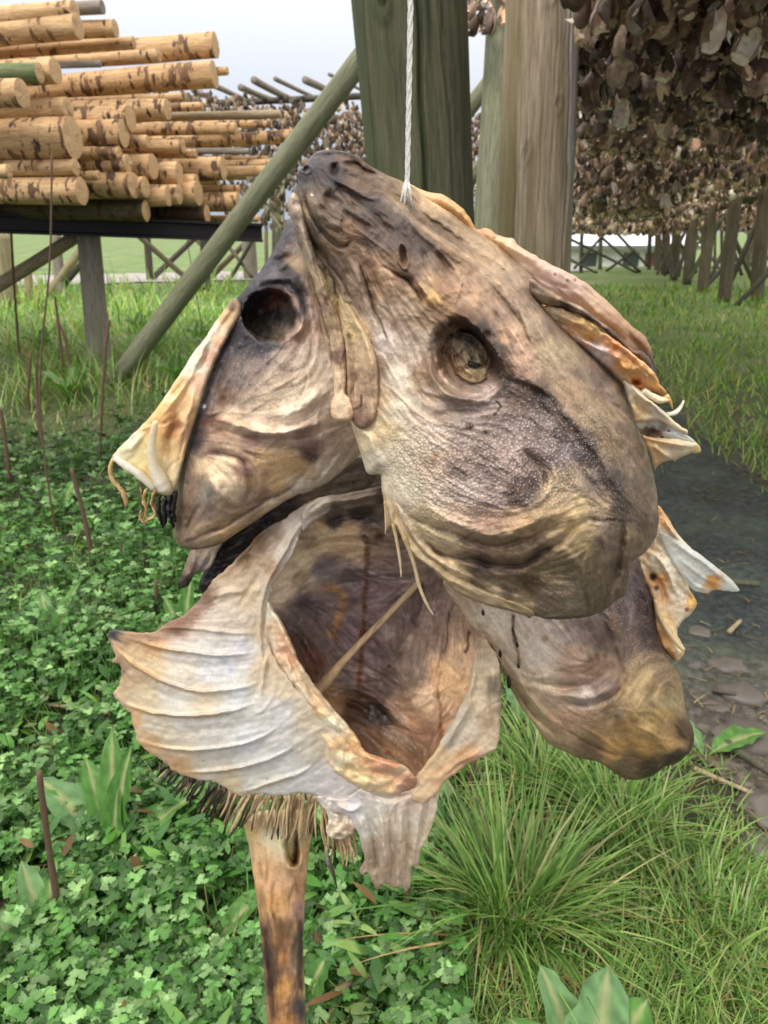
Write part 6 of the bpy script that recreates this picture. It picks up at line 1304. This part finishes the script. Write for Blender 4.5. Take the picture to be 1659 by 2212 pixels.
sheet('gill_membrane', low, M_PALE, out_mem, Y_B, Z3([(40,600,0),(150,700,10),(300,600,12),(450,550,16),(600,600,12),(600,480,10),(680,300,10),(830,90,-5),(480,360,2),(100,830,0),(300,850,24),(500,800,30),(650,800,24),(150,1000,2),(350,1000,24),(550,1000,34),(750,950,26),(300,1110,0),(500,1150,12),(700,1120,24),(850,1100,16),(950,1200,12)]), col_mem, cre_mem, strokes=K(ZH,([(110,190),(250,232),(400,282),(600,312)],4,(215,172,112),.5),([(90,265),(160,345),(290,445),(410,512),(550,570),(700,604)],3.5,(205,165,110),.5),([(200,705),(350,755),(550,780),(700,780),(900,755)],3.5,(205,168,112),.5),([(300,985),(420,1008),(600,1035),(800,1024)],3,(205,172,118),.45),([(600,1188),(900,1175),(1100,1135)],3,(210,180,130),.4),([(1000,1335),(1250,1262),(1400,1212)],3,(215,185,135),.4),([(860,370),(920,400),(940,470)],10,(196,206,232),.4)) + K(Z3,([(540,285),(600,225),(650,175)],10,(128,100,75),.5)),
  specks=[(*pt(ZH,405,528),2,(110,80,55)),(*pt(ZH,735,1100),2.5,(150,145,140)),(*pt(ZH,1200,1228),3,(130,100,80)),(*pt(ZH,535,1135),4,(205,140,95))], step=2.5, gain=1.1, nlw=1, roll=(5,2), thick=(.9,2,14), nwr=8, wra=.6, wr=(1.1,.045), fb=(2.6,26), edge=3.4, seed=63, flow=[])
sheet('gill_rim', low, M_PALE, Z3([(770,120),(800,78),(860,50),(960,38),(1080,10),(1120,20),(1110,70),(1040,88),(960,100),(890,108),(850,128),(800,165),(770,190)]), Y_B, Z3([(780,160,4),(850,80,12),(960,70,8),(1090,40,2),(880,100,10)]),
  C(Z3,[(790,140,200,188,172),(850,80,196,184,166),(920,70,158,142,124),(1000,66,142,126,108),(1090,40,120,104,88),(900,100,128,110,92)]), creases=K(Z3,([(790,130),(860,80),(980,62),(1100,36)],5,5),([(800,150),(880,98),(1000,84)],4,-5)), step=2.6, roll=(6,4), thick=(1.2,4,12), wr=(1.3,.08), fb=(2,16), edge=2, seed=72)
sheet('lower_jaw', low, M_FLESH, Z3([(636,452),(662,486),(700,550),(732,620),(762,690),(802,752),(852,822),(912,892),(962,950),(988,985),(1012,1030),(1080,1058),(1150,1078),(1192,1110),(1215,1150),(1180,1192),(1110,1206),(1050,1196),(1000,1182),(950,1150),(890,1110),(838,1050),(790,985),(735,925),(680,880),(635,835),(612,760),(604,680),(608,590),(622,510)]), Y_B-.001, Z3([(640,470,10),(690,600,12),(750,720,14),(850,870,20),(950,990,26),(1050,1100,32),(1180,1140,26),(700,740,10),(860,1000,16),(1000,1160,24)]),
  C(Z3,[(625,600,228,212,190),(625,720,230,214,190),(650,830,228,210,182),(700,860,230,212,185),(740,910,228,208,175),(800,985,232,214,180),(850,1050,230,210,178),(790,880,208,164,105),(830,915,206,160,100),(720,800,228,208,178),(650,500,235,227,200),(670,550,220,193,158),(700,600,225,185,150),(720,660,215,170,135),(690,700,222,193,160),(690,760,232,217,192),(760,740,225,200,165),(780,830,226,210,182),(800,870,210,175,128),(850,850,212,187,150),(860,930,242,235,200),(890,960,238,225,195),(900,1000,212,177,128),(850,960,215,183,140),(860,1050,236,213,175),(930,1060,242,229,195),(960,1020,215,170,115),(1010,1070,215,170,120),(1060,1080,222,165,130),(1000,1150,236,213,160),(950,1110,232,205,150),(1080,1160,226,195,150),(1150,1110,215,185,150),(1120,1080,210,155,115),(1190,1150,170,125,95)]),
  creases=K(Z3,([(615,560),(625,680),(618,800)],6,5),([(640,540),(650,680),(640,820)],5,-4),([(690,640),(740,760),(830,880),(900,960)],9,5),([(650,480),(720,620),(800,760),(920,900),(980,980)],6,6),([(680,560),(740,700),(820,820),(900,910)],6,-4),([(960,1000),(940,1060),(960,1130)],6,-7),([(1000,1040),(1080,1080),(1160,1100)],7,6),([(1010,1100),(1090,1120),(1170,1150)],6,-6),([(1100,1200),(1120,1150),(1180,1120)],5,-5),([(840,950),(880,1010),(910,1080)],6,5)),
  dimples=[(*pt(Z3,1060,1095),22,14,.3,-9,0,.1),(*pt(Z3,940,1065),26,20,.6,-9,0,.1),(*pt(Z3,1010,1155),24,14,.2,-7,0,.1),(*pt(Z3,900,935),24,12,.8,-6,0,.1)],
  step=2.7, roll=(10,9), thick=(3,14,24), wr=(1.8,.07), fb=(3.2,15), nwr=20, edge=2, seed=64)
sheet('gill_flap', low, M_PALE, Z3([(1440,600),(1470,600),(1505,642),(1530,700),(1536,800),(1526,985),(1500,1032),(1400,1088),(1330,1142),(1290,1192),(1235,1235),(1190,1210),(1200,1140),(1240,1085),(1290,1020),(1330,950),(1370,880),(1405,800),(1425,700)]), Y_B-.004, Z3([(1460,640,0),(1450,800,2),(1520,850,14),(1400,950,6),(1490,1000,10),(1300,1080,10),(1230,1200,16),(1350,1110,10)]),
  C(Z3,[(1460,630,190,168,138),(1490,700,205,188,160),(1520,780,150,135,112),(1440,760,212,195,165),(1440,850,206,190,162),(1500,900,185,165,135),(1380,920,205,195,175),(1350,980,192,184,168),(1300,1050,216,190,150),(1400,1060,208,168,126),(1500,1000,225,205,175),(1300,1130,215,180,138),(1240,1170,222,195,155)]),
  creases=K(Z3,([(1440,640),(1430,760),(1400,870),(1350,960),(1270,1080)],5,5),([(1500,660),(1500,800),(1510,960)],6,5),([(1450,820),(1400,940),(1320,1060)],7,-4),([(1490,1020),(1380,1070),(1280,1150)],5,4)), step=2.8, roll=(4,2), thick=(.9,2,12), wr=(1.4,.07), fb=(2.6,20), edge=3, seed=65)
sheet('pelvic_fin', low, M_PALE, Z3([(860,1215),(930,1215),(1000,1175),(1100,1195),(1180,1180),(1230,1165),(1290,1165),(1292,1240),(1272,1310),(1248,1370),(1230,1400),(1215,1462),(1192,1480),(1186,1540),(1172,1572),(1150,1552),(1120,1556),(1100,1545),(1078,1545),(1060,1562),(1040,1530),(1022,1500),(1004,1512),(990,1490),(1008,1450),(1000,1400),(980,1340),(955,1290),(920,1270),(870,1262)]), Y_B-.002, Z3([(900,1240,10),(1050,1210,18),(1200,1190,18),(1280,1200,12),(1000,1350,10),(1100,1350,14),(1230,1350,10),(1050,1500,4),(1150,1530,4)]),
  C(Z3,[(900,1240,195,185,178),(970,1250,208,206,206),(1020,1210,188,178,170),(1060,1250,205,198,186),(1020,1320,205,200,190),(1100,1300,192,180,162),(1050,1400,168,152,132),(1150,1400,172,156,136),(1150,1480,165,148,126),(1200,1300,206,196,180),(1210,1220,200,180,165),(1270,1220,218,204,180),(1250,1330,205,190,165),(1100,1530,152,134,112),(1020,1480,160,142,120)]),
  creases=K(Z3,([(960,1240),(1010,1350),(1030,1500)],6,5),([(1000,1240),(1050,1370),(1065,1540)],6,-6),([(1060,1220),(1085,1380),(1100,1540)],6,6),([(1100,1220),(1115,1380),(1122,1550)],5,-6),([(1150,1210),(1150,1380),(1150,1540)],6,6),([(1185,1200),(1180,1360),(1175,1500)],5,-6),([(1230,1190),(1215,1330),(1195,1470)],6,6),([(1255,1200),(1240,1300),(1220,1400)],5,-5),([(890,1230),(960,1260),(1000,1230)],5,5),([(1020,1200),(1100,1215),(1190,1200)],6,-5)),
  step=2.4, gain=1.3, nwr=30, nlw=14, wra=1.8, roll=(3,1.5), thick=(.8,2,10), wr=(1.9,.07), fb=(2.6,18), edge=2.6, seed=66)
sheet('fin_base', low, M_FLESH, Z3([(840,1200),(930,1222),(985,1240),(992,1300),(965,1350),(920,1372),(882,1366),(860,1338),(872,1300),(862,1262),(835,1230)]), Y_B-.002, [(0,0,8)], C(Z3,[(800,1205,222,215,205),(870,1240,208,200,188),(930,1280,205,192,172),(900,1330,200,185,160),(930,1340,165,146,122)]), creases=K(Z3,([(880,1240),(920,1280),(905,1330)],5,-6),([(920,1250),(945,1300),(920,1355)],5,5)), dimples=[(*pt(Z3,800,1225),9,8,0,-6,0,.1),(*pt(Z3,905,1345),14,10,0,-7,0,.1)], step=2.5, roll=(6,3), thick=(3,8,14), wr=(1.2,.06), fb=(6,13), nwr=40, wra=2, edge=2.5, seed=67)
rk = np.random.RandomState(5)
base_line = catmull(Z3([(255,1085),(330,1125),(430,1165),(520,1195),(620,1200),(720,1200),(790,1205),(850,1240),(900,1330),(960,1345)]), False, 10)
for k in range(96):
    s = ((k + .5) / 96) ** .9; i = int(s * (len(base_line) - 1)); b = base_line[i]
    Lr = (34 + 62 * min(1, s * 2.6)) * (1 - .35 * max(0, s - .75) * 4) * rk.uniform(.72, 1.1)
    lean = -.75 + .95 * s + rk.randn() * .10
    d = np.array([math.sin(lean), math.cos(lean)])
    p0 = b + rk.randn(2) * 3 + (0, -2); p2 = p0 + d * Lr; p1 = (p0 + p2) / 2 + np.array([-d[1], d[0]]) * rk.randn() * 4
    dark = rk.rand() < (.85 if s < .45 else .18)
    ca = (205,182,142) if rk.rand() < .6 else (178,152,114); cb = (52,42,38) if dark else (192,166,124)
    if s < .3: ca = (96,80,66)
    ptube('gill_raker', low, M_DARK, [tuple(p0), tuple(p1), tuple(p2)], [rk.uniform(6,8.5), rk.uniform(5.5,8), rk.uniform(2.4,4.2)], Y_B + .010 + rk.uniform(0, .024), ca, cb, seg=7, flat=.45, h=4, seed=200 + k, n=4, rough=.35)
ptube('dried_barb', low, M_DARK, Z3([(872,1388),(868,1430),(872,1455),(890,1500),(906,1562)]), [2,5,11,8,1.2], Y_B+.02, (150,140,135), (62,48,44), flat=.5, h=4, seed=68)
ptube('dried_barb', low, M_DARK, Z3([(940,1330),(905,1370),(870,1392)]), [2,1.6,2], Y_B+.02, (150,120,90), (150,140,135), flat=.7, h=4, seed=69)

# ---------------- right head below the front one
Y_R = .60
e = at(*pt(Z4, 800, 900), plane_t(pt(Z4, 800, 900)[1], Y_R + .03))
right = tag(empty('dried_fish_head', e), 'dried cod head at lower right of the bundle, pointing down, with dark resin drips', 'fish head', 'dried cod heads tied in a bundle')
sheet('head_skin', right, M_SKIN, Z4([(60,480),(90,560),(130,620),(200,720),(290,812),(322,880),(362,960),(402,1040),(442,1110),(500,1190),(560,1270),(600,1302),(720,1357),(800,1372),(862,1402),(902,1437),(980,1468),(1060,1457),(1100,1442),(1150,1402),(1212,1382),(1270,1332),(1294,1270),(1287,1210),(1252,1130),(1242,1020),(1207,930),(1162,860),(1132,780),(1112,700),(1117,620),(1097,540),(1062,440),(1012,365),(950,330),(800,350),(500,400),(200,410)]), Y_R,
  Z4([(250,650,0),(400,750,15),(600,750,32),(800,750,36),(950,600,20),(1050,550,0),(1080,700,-5),(400,950,0),(550,1000,26),(750,950,40),(950,900,34),(1100,900,10),(600,1180,5),(750,1150,32),(900,1150,42),(1050,1100,36),(1180,1000,5),(800,1300,8),(950,1300,25),(1100,1250,28),(1230,1200,0),(950,1430,-10),(1150,1380,0),(150,560,0),(600,500,16),(900,450,10)]),
  C(Z4,[(150,560,190,165,135),(300,700,215,200,175),(450,720,200,180,160),(600,750,190,170,152),(520,850,215,200,180),(700,720,150,130,120),(800,700,120,100,90),(850,760,110,90,80),(950,620,130,110,105),(1000,480,110,95,95),(1050,600,96,78,74),(1080,750,86,68,62),(950,800,125,105,88),(700,850,185,155,130),(800,900,150,120,95),(560,970,200,178,150),(700,960,165,135,110),(640,1050,185,160,135),(760,1060,185,170,160),(860,1020,150,128,112),(1050,950,170,145,105),(1150,950,135,112,85),(1000,1050,165,140,100),(1100,1050,150,128,90),(1200,1080,150,135,100),(900,1120,140,118,85),(750,1160,180,148,115),(650,1180,190,150,120),(820,1200,170,138,95),(950,1200,150,120,75),(1050,1200,165,138,88),(1150,1180,160,132,85),(900,1310,195,150,90),(1050,1310,182,142,80),(1180,1290,175,140,90),(1250,1230,110,90,70),(780,1320,140,112,90),(950,1400,130,108,82),(1080,1400,90,74,62),(1200,1360,78,64,56),(420,1030,175,150,120),(520,1160,185,160,125),(620,1270,180,155,120),(250,740,190,170,140),(700,600,170,150,135),(820,640,150,128,116)]),
  K(Z4,([(420,900),(480,970),(600,1010),(700,1015),(800,985),(860,940)],8,-6),([(650,1060),(720,1095),(800,1090),(880,1060),(940,1000),(970,950)],8,-6),([(600,1030),(720,1065),(830,1050),(910,1000)],9,5),([(970,960),(1050,880),(1150,860)],10,2),([(900,800),(930,900),(940,1000),(900,1100),(880,1200),(920,1290)],14,-6),([(600,1180),(750,1270),(900,1335),(1100,1372),(1225,1350)],7,-3),([(320,860),(420,1030),(520,1170),(650,1290)],6,-6),([(350,860),(480,1050),(600,1190),(720,1290)],6,4),([(1180,1180),(1230,1250),(1270,1290)],5,-4),([(890,720),(900,800),(920,880)],8,-4),([(1000,1200),(1100,1250),(1200,1320)],10,4),([(290,800),(360,920),(440,1060),(540,1200)],5,4),([(980,420),(1060,560),(1090,720),(1140,850)],8,5),([(760,560),(850,700),(890,820)],10,-4)),
  strokes=K(Z4,([(410,652),(408,700),(415,800)],4,(66,36,20),.9),([(418,800),(424,860),(426,905)],5,(140,95,35),.8),([(600,1183),(750,1273),(900,1338),(1100,1374)],3,(120,92,72),.45),([(640,1065),(720,1098),(800,1093),(880,1063),(940,1003)],3,(110,84,66),.6),([(1010,400),(1070,540),(1100,690)],9,(84,66,62),.6),([(320,860),(420,1030),(520,1170)],3,(120,92,70),.6),([(1090,1440),(1180,1392),(1262,1336),(1290,1260)],5,(62,52,48),.7),([(890,640),(905,700),(920,740)],7,(150,112,70),.6)),
  specks=[(*pt(Z4,560,770),8,(165,135,105)),(*pt(Z4,640,690),6,(165,135,105))],
  step=3.0, roll=(20,11), thick=(2.5,52,90), wr=(1.4,.085), fb=(2.0,34), edge=1.6, pores=[(*pt(Z4,960,640),70,.55),(*pt(Z4,760,1080),60,.35),(*pt(Z4,1050,800),60,.5)], seed=81)
for k, (x, y, L, r) in enumerate([(421,800,16,5),(428,905,14,4.5),(338,845,20,5),(381,985,36,6.5),(480,652,18,6),(253,642,16,5)]):
    ptube('resin_drop', right, M_DARK, Z4([(x-2,y-L),(x,y),(x+1,y+L*.7)]), [1.5,r,r*.7], Y_R, (60,34,22), (34,24,24), flat=.8, h=(26 if k < 2 else 12) if k != 4 else 30, seed=90+k, n=4)
sheet('gill_flesh', right, M_FLESH, ZB([(195,1150),(240,1195),(278,1258),(332,1320),(342,1352),(322,1400),(322,1470),(362,1552),(332,1602),(292,1642),(282,1682),(312,1752),(282,1792),(240,1765),(200,1690),(185,1600),(170,1520),(120,1420),(110,1340),(160,1230)]), Y_R+.012, ZB([(200,1200,0),(260,1280,6),(320,1340,0),(220,1400,8),(290,1450,6),(340,1550,-2),(240,1560,8),(290,1740,0),(220,1650,2),(140,1350,2)]),
  C(ZB,[(205,1190,195,145,90),(250,1240,215,175,125),(300,1300,238,225,192),(230,1280,240,230,205),(180,1300,232,208,165),(150,1340,222,185,135),(200,1380,238,222,188),(250,1400,242,232,208),(300,1400,236,205,150),(280,1450,238,222,190),(220,1450,222,165,100),(180,1460,205,150,95),(300,1520,240,228,200),(345,1540,222,175,95),(250,1560,238,215,175),(210,1540,230,190,140),(300,1600,238,222,190),(220,1620,228,192,135),(260,1680,236,205,150),(290,1750,240,215,165),(220,1700,200,145,85),(260,1770,160,105,60)]),
  creases=K(ZB,([(210,1180),(280,1280),(330,1340)],6,5),([(170,1320),(240,1420),(290,1540)],6,6),([(140,1380),(210,1480),(240,1600)],6,-6),([(200,1580),(250,1660),(300,1745)],6,6),([(250,1450),(300,1500),(350,1545)],5,-5)), specks=[(*pt(ZB,180,1445),9,(50,40,44)),(*pt(ZB,195,1490),6,(45,36,38)),(*pt(ZB,320,1580),6,(130,70,25))], step=2.6, roll=(8,7), thick=(2,10,18), wr=(1.6,.06), fb=(4,16), edge=2.2, seed=82)
sheet('gill_film', right, M_FILM, ZB([(205,1255),(280,1288),(370,1348),(450,1408),(512,1462),(538,1502),(480,1502),(440,1498),(400,1512),(345,1495),(305,1445),(262,1380),(225,1320)]), Y_R+.006, ZB([(230,1290,2),(320,1360,6),(430,1440,4),(530,1500,-4),(380,1490,2),(290,1400,6)]),
  C(ZB,[(230,1280,232,228,215),(320,1350,222,225,220),(420,1420,215,220,216),(520,1490,225,225,215),(380,1470,205,212,208),(420,1465,205,150,70),(300,1400,225,225,218)]), strokes=K(ZB,([(385,1490),(420,1465),(455,1445)],6,(215,160,80),.8)), creases=K(ZB,([(240,1280),(380,1380),(520,1490)],4,3),([(260,1340),(380,1440),(500,1498)],4,2),([(300,1420),(360,1480),(420,1500)],3,2)), step=2.6, roll=(5,2), thick=(.8,1,10), wr=(.7,.03), fb=(1.6,20), edge=1.2, seed=83)
ptube('gill_bone', right, M_PALE, ZB([(190,1540),(205,1600),(250,1680),(305,1745)]), [7,8,9,8], Y_R+.008, (236,210,165), (240,222,180), flat=.6, h=8, seed=84)

# ---------------- rope
rp = pt(ZF, 1043, 352)
p0 = at(rp[0], rp[1] + 8, plane_t(rp[1], Y_F) + .012)
n = 150; zz = np.linspace(0, 1.15, n)
Vs, Fq, Ft, off = [], [], [], 0
for s in range(3):
    a = zz / .019 * 2 * np.pi / 1.0 * .5 + s * 2 * np.pi / 3
    n2 = 420; z2 = np.linspace(0, 1.15, n2); a = z2 * 2 * np.pi / .026 + s * 2 * np.pi / 3
    sway = .0012 * np.sin(z2 * 9)
    P = np.stack([p0[0] + sway + .0008 * np.cos(a), p0[1] + .0008 * np.sin(a), p0[2] + z2], 1)
    V, q, tr = tube_np(P, np.full(n2, .00105), 6, 1, s, .05)
    Vs.append(V); Fq.append(q + off); Ft.append(tr + off); off += len(V)
rm, t, b, _ = nt('rope_fibre')
geo = nd(t, 'NewGeometry'); n1 = nd(t, 'TexNoise', i_Scale=900.0, i_Detail=3.0); t.links.new(geo.outputs['Position'], n1.inputs['Vector'])
t.links.new(ramp(t, n1.outputs[0], [(.3, (.50, .47, .42)), (.7, (.80, .78, .74))]), b.inputs['Base Color']); b.inputs['Roughness'].default_value = .8
rope = link_mesh('rope', mesh_np('rope', np.vstack(Vs), [np.vstack(Fq), np.vstack(Ft)]), rm)
tag(rope, 'thin twisted white rope the front fish head hangs from', 'rope')
for k in range(7):
    a = rk.uniform(0, 6.28); P = [p0 + (0, 0, .004), p0 + np.array([.002 * math.cos(a), .002 * math.sin(a) - .001, -.002]), p0 + np.array([.005 * math.cos(a), -.002, -.012 - .004 * rk.rand()])]
    V, q, tr = tube_np(P, [.0012, .0011, .0005], 5, 1, k)
    link_mesh('frayed_strand', mesh_np('frayed_strand', V, [q, tr]), rm, rope)

# ---------------- amber stake below the heads
Y_S = .63
stake = tag(empty('stake', (float(at(604, 1810, plane_t(1810, Y_S))[0]), Y_S, 0)), 'amber brown streaked stake with a split hollow top, under the lowest fish head', 'stake')
so = Z8([(1062,900),(1068,960),(1090,1060),(1110,1200),(1130,1350),(1142,1500),(1152,1650),(1165,1800)]) + [(592,2450),(612,2700),(634,2960),(700,2960),(684,2700),(670,2450)] + Z8([(1330,1800),(1326,1600),(1320,1450),(1325,1300),(1336,1150),(1350,1010),(1352,940),(1340,880),(1200,870)])
sheet('shaft', stake, M_FLESH, so, Y_S, [(0,0,10)], C(Z8,[(1090,980,217,185,124),(1130,1050,201,168,124),(1180,1000,228,213,175),(1250,1000,212,207,162),(1150,1150,201,157,112),(1220,1180,217,174,131),(1300,1200,185,140,102),(1330,1060,196,157,112),(1130,1280,180,140,100),(1190,1280,212,163,102),(1250,1300,201,157,106),(1310,1320,171,134,118),(1160,1400,156,115,90),(1220,1420,159,118,77),(1290,1400,159,129,93),(1320,1420,106,97,106),(1170,1520,102,79,75),(1230,1520,170,123,75),(1290,1520,135,115,99),(1180,1620,127,97,81),(1240,1650,201,146,81),(1290,1650,156,124,94),(1200,1760,171,124,85),(1260,1780,180,131,77),(1310,1740,99,91,91),(1240,1900,148,112,75),(1300,2300,171,134,99)]),
  K(Z8,([(1230,930),(1225,1020),(1235,1090),(1270,1130),(1310,1100),(1325,1020)],6,6),([(1180,1300),(1230,1400),(1240,1550),(1250,1750)],9,-5),([(1140,1000),(1170,1200),(1190,1400),(1200,1700)],8,4),([(1280,1250),(1285,1450),(1290,1700)],8,4),([(1310,1250),(1305,1450),(1310,1700)],5,-4),([(1150,1350),(1165,1500),(1180,1700)],5,-4)),
  dimples=[(*pt(Z8,1275,1035),16,50,-.12,26,2.5,.55)],
  strokes=K(Z8,([(1150,1380),(1165,1500),(1180,1650),(1190,1790)],7,(70,46,36),.7),([(1310,1350),(1308,1500),(1305,1650)],6,(72,56,48),.7),([(1255,950),(1260,1060),(1275,1120)],6,(205,190,120),.8),([(1290,960),(1292,1050),(1286,1110)],7,(88,44,24),.9),([(1200,1180),(1180,1290),(1200,1360)],4,(110,70,40),.5)),
  step=3.0, gain=1.0, roll=(52,20), thick=(4,34,40), nwr=25, wra=1.6, wr=(2.4,.15), fb=(1.5,34), edge=1.6, seed=91, flow=[Z8([(1100,950),(1150,1500),(1160,1800)]), Z8([(1330,950),(1320,1500),(1325,1800)]), [(590,2300),(630,2900)]])
# ================================================================== camera, sky, sun
cam = bpy.data.cameras.new('camera'); co = bpy.data.objects.new('camera', cam); COL.objects.link(co)
co.location = (0, 0, CAMH); co.rotation_euler = (math.pi / 2 - PITCH, 0, 0)
cam.sensor_fit = 'VERTICAL'; cam.sensor_height = 36; cam.sensor_width = 27; cam.lens = 36 * F / 2212
cam.clip_start = .02; cam.clip_end = 3000
cam.dof.use_dof = True; cam.dof.focus_distance = .53; cam.dof.aperture_fstop = 16
SC.camera = co

SUN_EL, SUN_AZ = math.radians(52), math.radians(212)     # azimuth clockwise from +y: behind the viewer, a little to the left
w = bpy.data.worlds.new('World'); SC.world = w; w.use_nodes = True
t = w.node_tree; t.nodes.clear()
sky = t.nodes.new('ShaderNodeTexSky'); sky.sky_type = 'NISHITA'; sky.sun_disc = False
sky.sun_elevation = SUN_EL; sky.sun_rotation = SUN_AZ; sky.air_density = 1.0; sky.dust_density = 4.0; sky.ozone_density = 1.0
tc = t.nodes.new('ShaderNodeTexCoord'); mp = t.nodes.new('ShaderNodeMapping'); mp.inputs['Scale'].default_value = (1, 1, 2.6)
t.links.new(tc.outputs['Generated'], mp.inputs['Vector'])
cl = t.nodes.new('ShaderNodeTexNoise'); cl.inputs['Scale'].default_value = 1.6; cl.inputs['Detail'].default_value = 4; t.links.new(mp.outputs[0], cl.inputs['Vector'])
cr = t.nodes.new('ShaderNodeValToRGB'); t.links.new(cl.outputs[0], cr.inputs[0])
cr.color_ramp.elements[0].position = .38; cr.color_ramp.elements[0].color = (6.6, 7.8, 9.9, 1)
cr.color_ramp.elements[1].position = .62; cr.color_ramp.elements[1].color = (9.6, 10.2, 11.4, 1)
mx = t.nodes.new('ShaderNodeMix'); mx.data_type = 'RGBA'; mx.inputs[0].default_value = .95
t.links.new(sky.outputs[0], mx.inputs[6]); t.links.new(cr.outputs[0], mx.inputs[7])
sx_ = t.nodes.new('ShaderNodeSeparateXYZ'); t.links.new(tc.outputs['Generated'], sx_.inputs[0])
gr = t.nodes.new('ShaderNodeMapRange'); gr.inputs[1].default_value = .05; gr.inputs[2].default_value = .9; gr.inputs[3].default_value = .60; gr.inputs[4].default_value = 2.3
t.links.new(sx_.outputs[2], gr.inputs[0])
tn = t.nodes.new('ShaderNodeMapRange'); tn.inputs[1].default_value = .12; tn.inputs[2].default_value = .6; t.links.new(sx_.outputs[2], tn.inputs[0])
wm = t.nodes.new('ShaderNodeMix'); wm.data_type = 'RGBA'; wm.inputs[7].default_value = (10.4, 10.0, 9.4, 1); t.links.new(tn.outputs[0], wm.inputs[0]); t.links.new(mx.outputs[2], wm.inputs[6])
mg = t.nodes.new('ShaderNodeVectorMath'); mg.operation = 'SCALE'; t.links.new(wm.outputs[2], mg.inputs[0]); t.links.new(gr.outputs[0], mg.inputs[3])
bg = t.nodes.new('ShaderNodeBackground'); bg.inputs[1].default_value = .10; t.links.new(mg.outputs[0], bg.inputs[0])
wo = t.nodes.new('ShaderNodeOutputWorld'); t.links.new(bg.outputs[0], wo.inputs[0])
sl = bpy.data.lights.new('sun', 'SUN'); sl.energy = 1.5; sl.angle = math.radians(13); sl.color = (1, .96, .90)
so_ = bpy.data.objects.new('sun', sl); COL.objects.link(so_)
d = Vector((math.sin(SUN_AZ) * math.cos(SUN_EL), math.cos(SUN_AZ) * math.cos(SUN_EL), math.sin(SUN_EL)))
so_.rotation_euler = (-d).to_track_quat('-Z', 'Y').to_euler()
SC.view_settings.view_transform = 'Standard'; SC.view_settings.look = 'None'; SC.view_settings.exposure = .12; SC.view_settings.gamma = 1
SC.cycles.max_bounces = 6; SC.cycles.diffuse_bounces = 3; SC.cycles.glossy_bounces = 2; SC.cycles.transparent_max_bounces = 12; SC.cycles.transmission_bounces = 3
SC.cycles.use_adaptive_sampling = True; SC.cycles.sample_clamp_indirect = 6
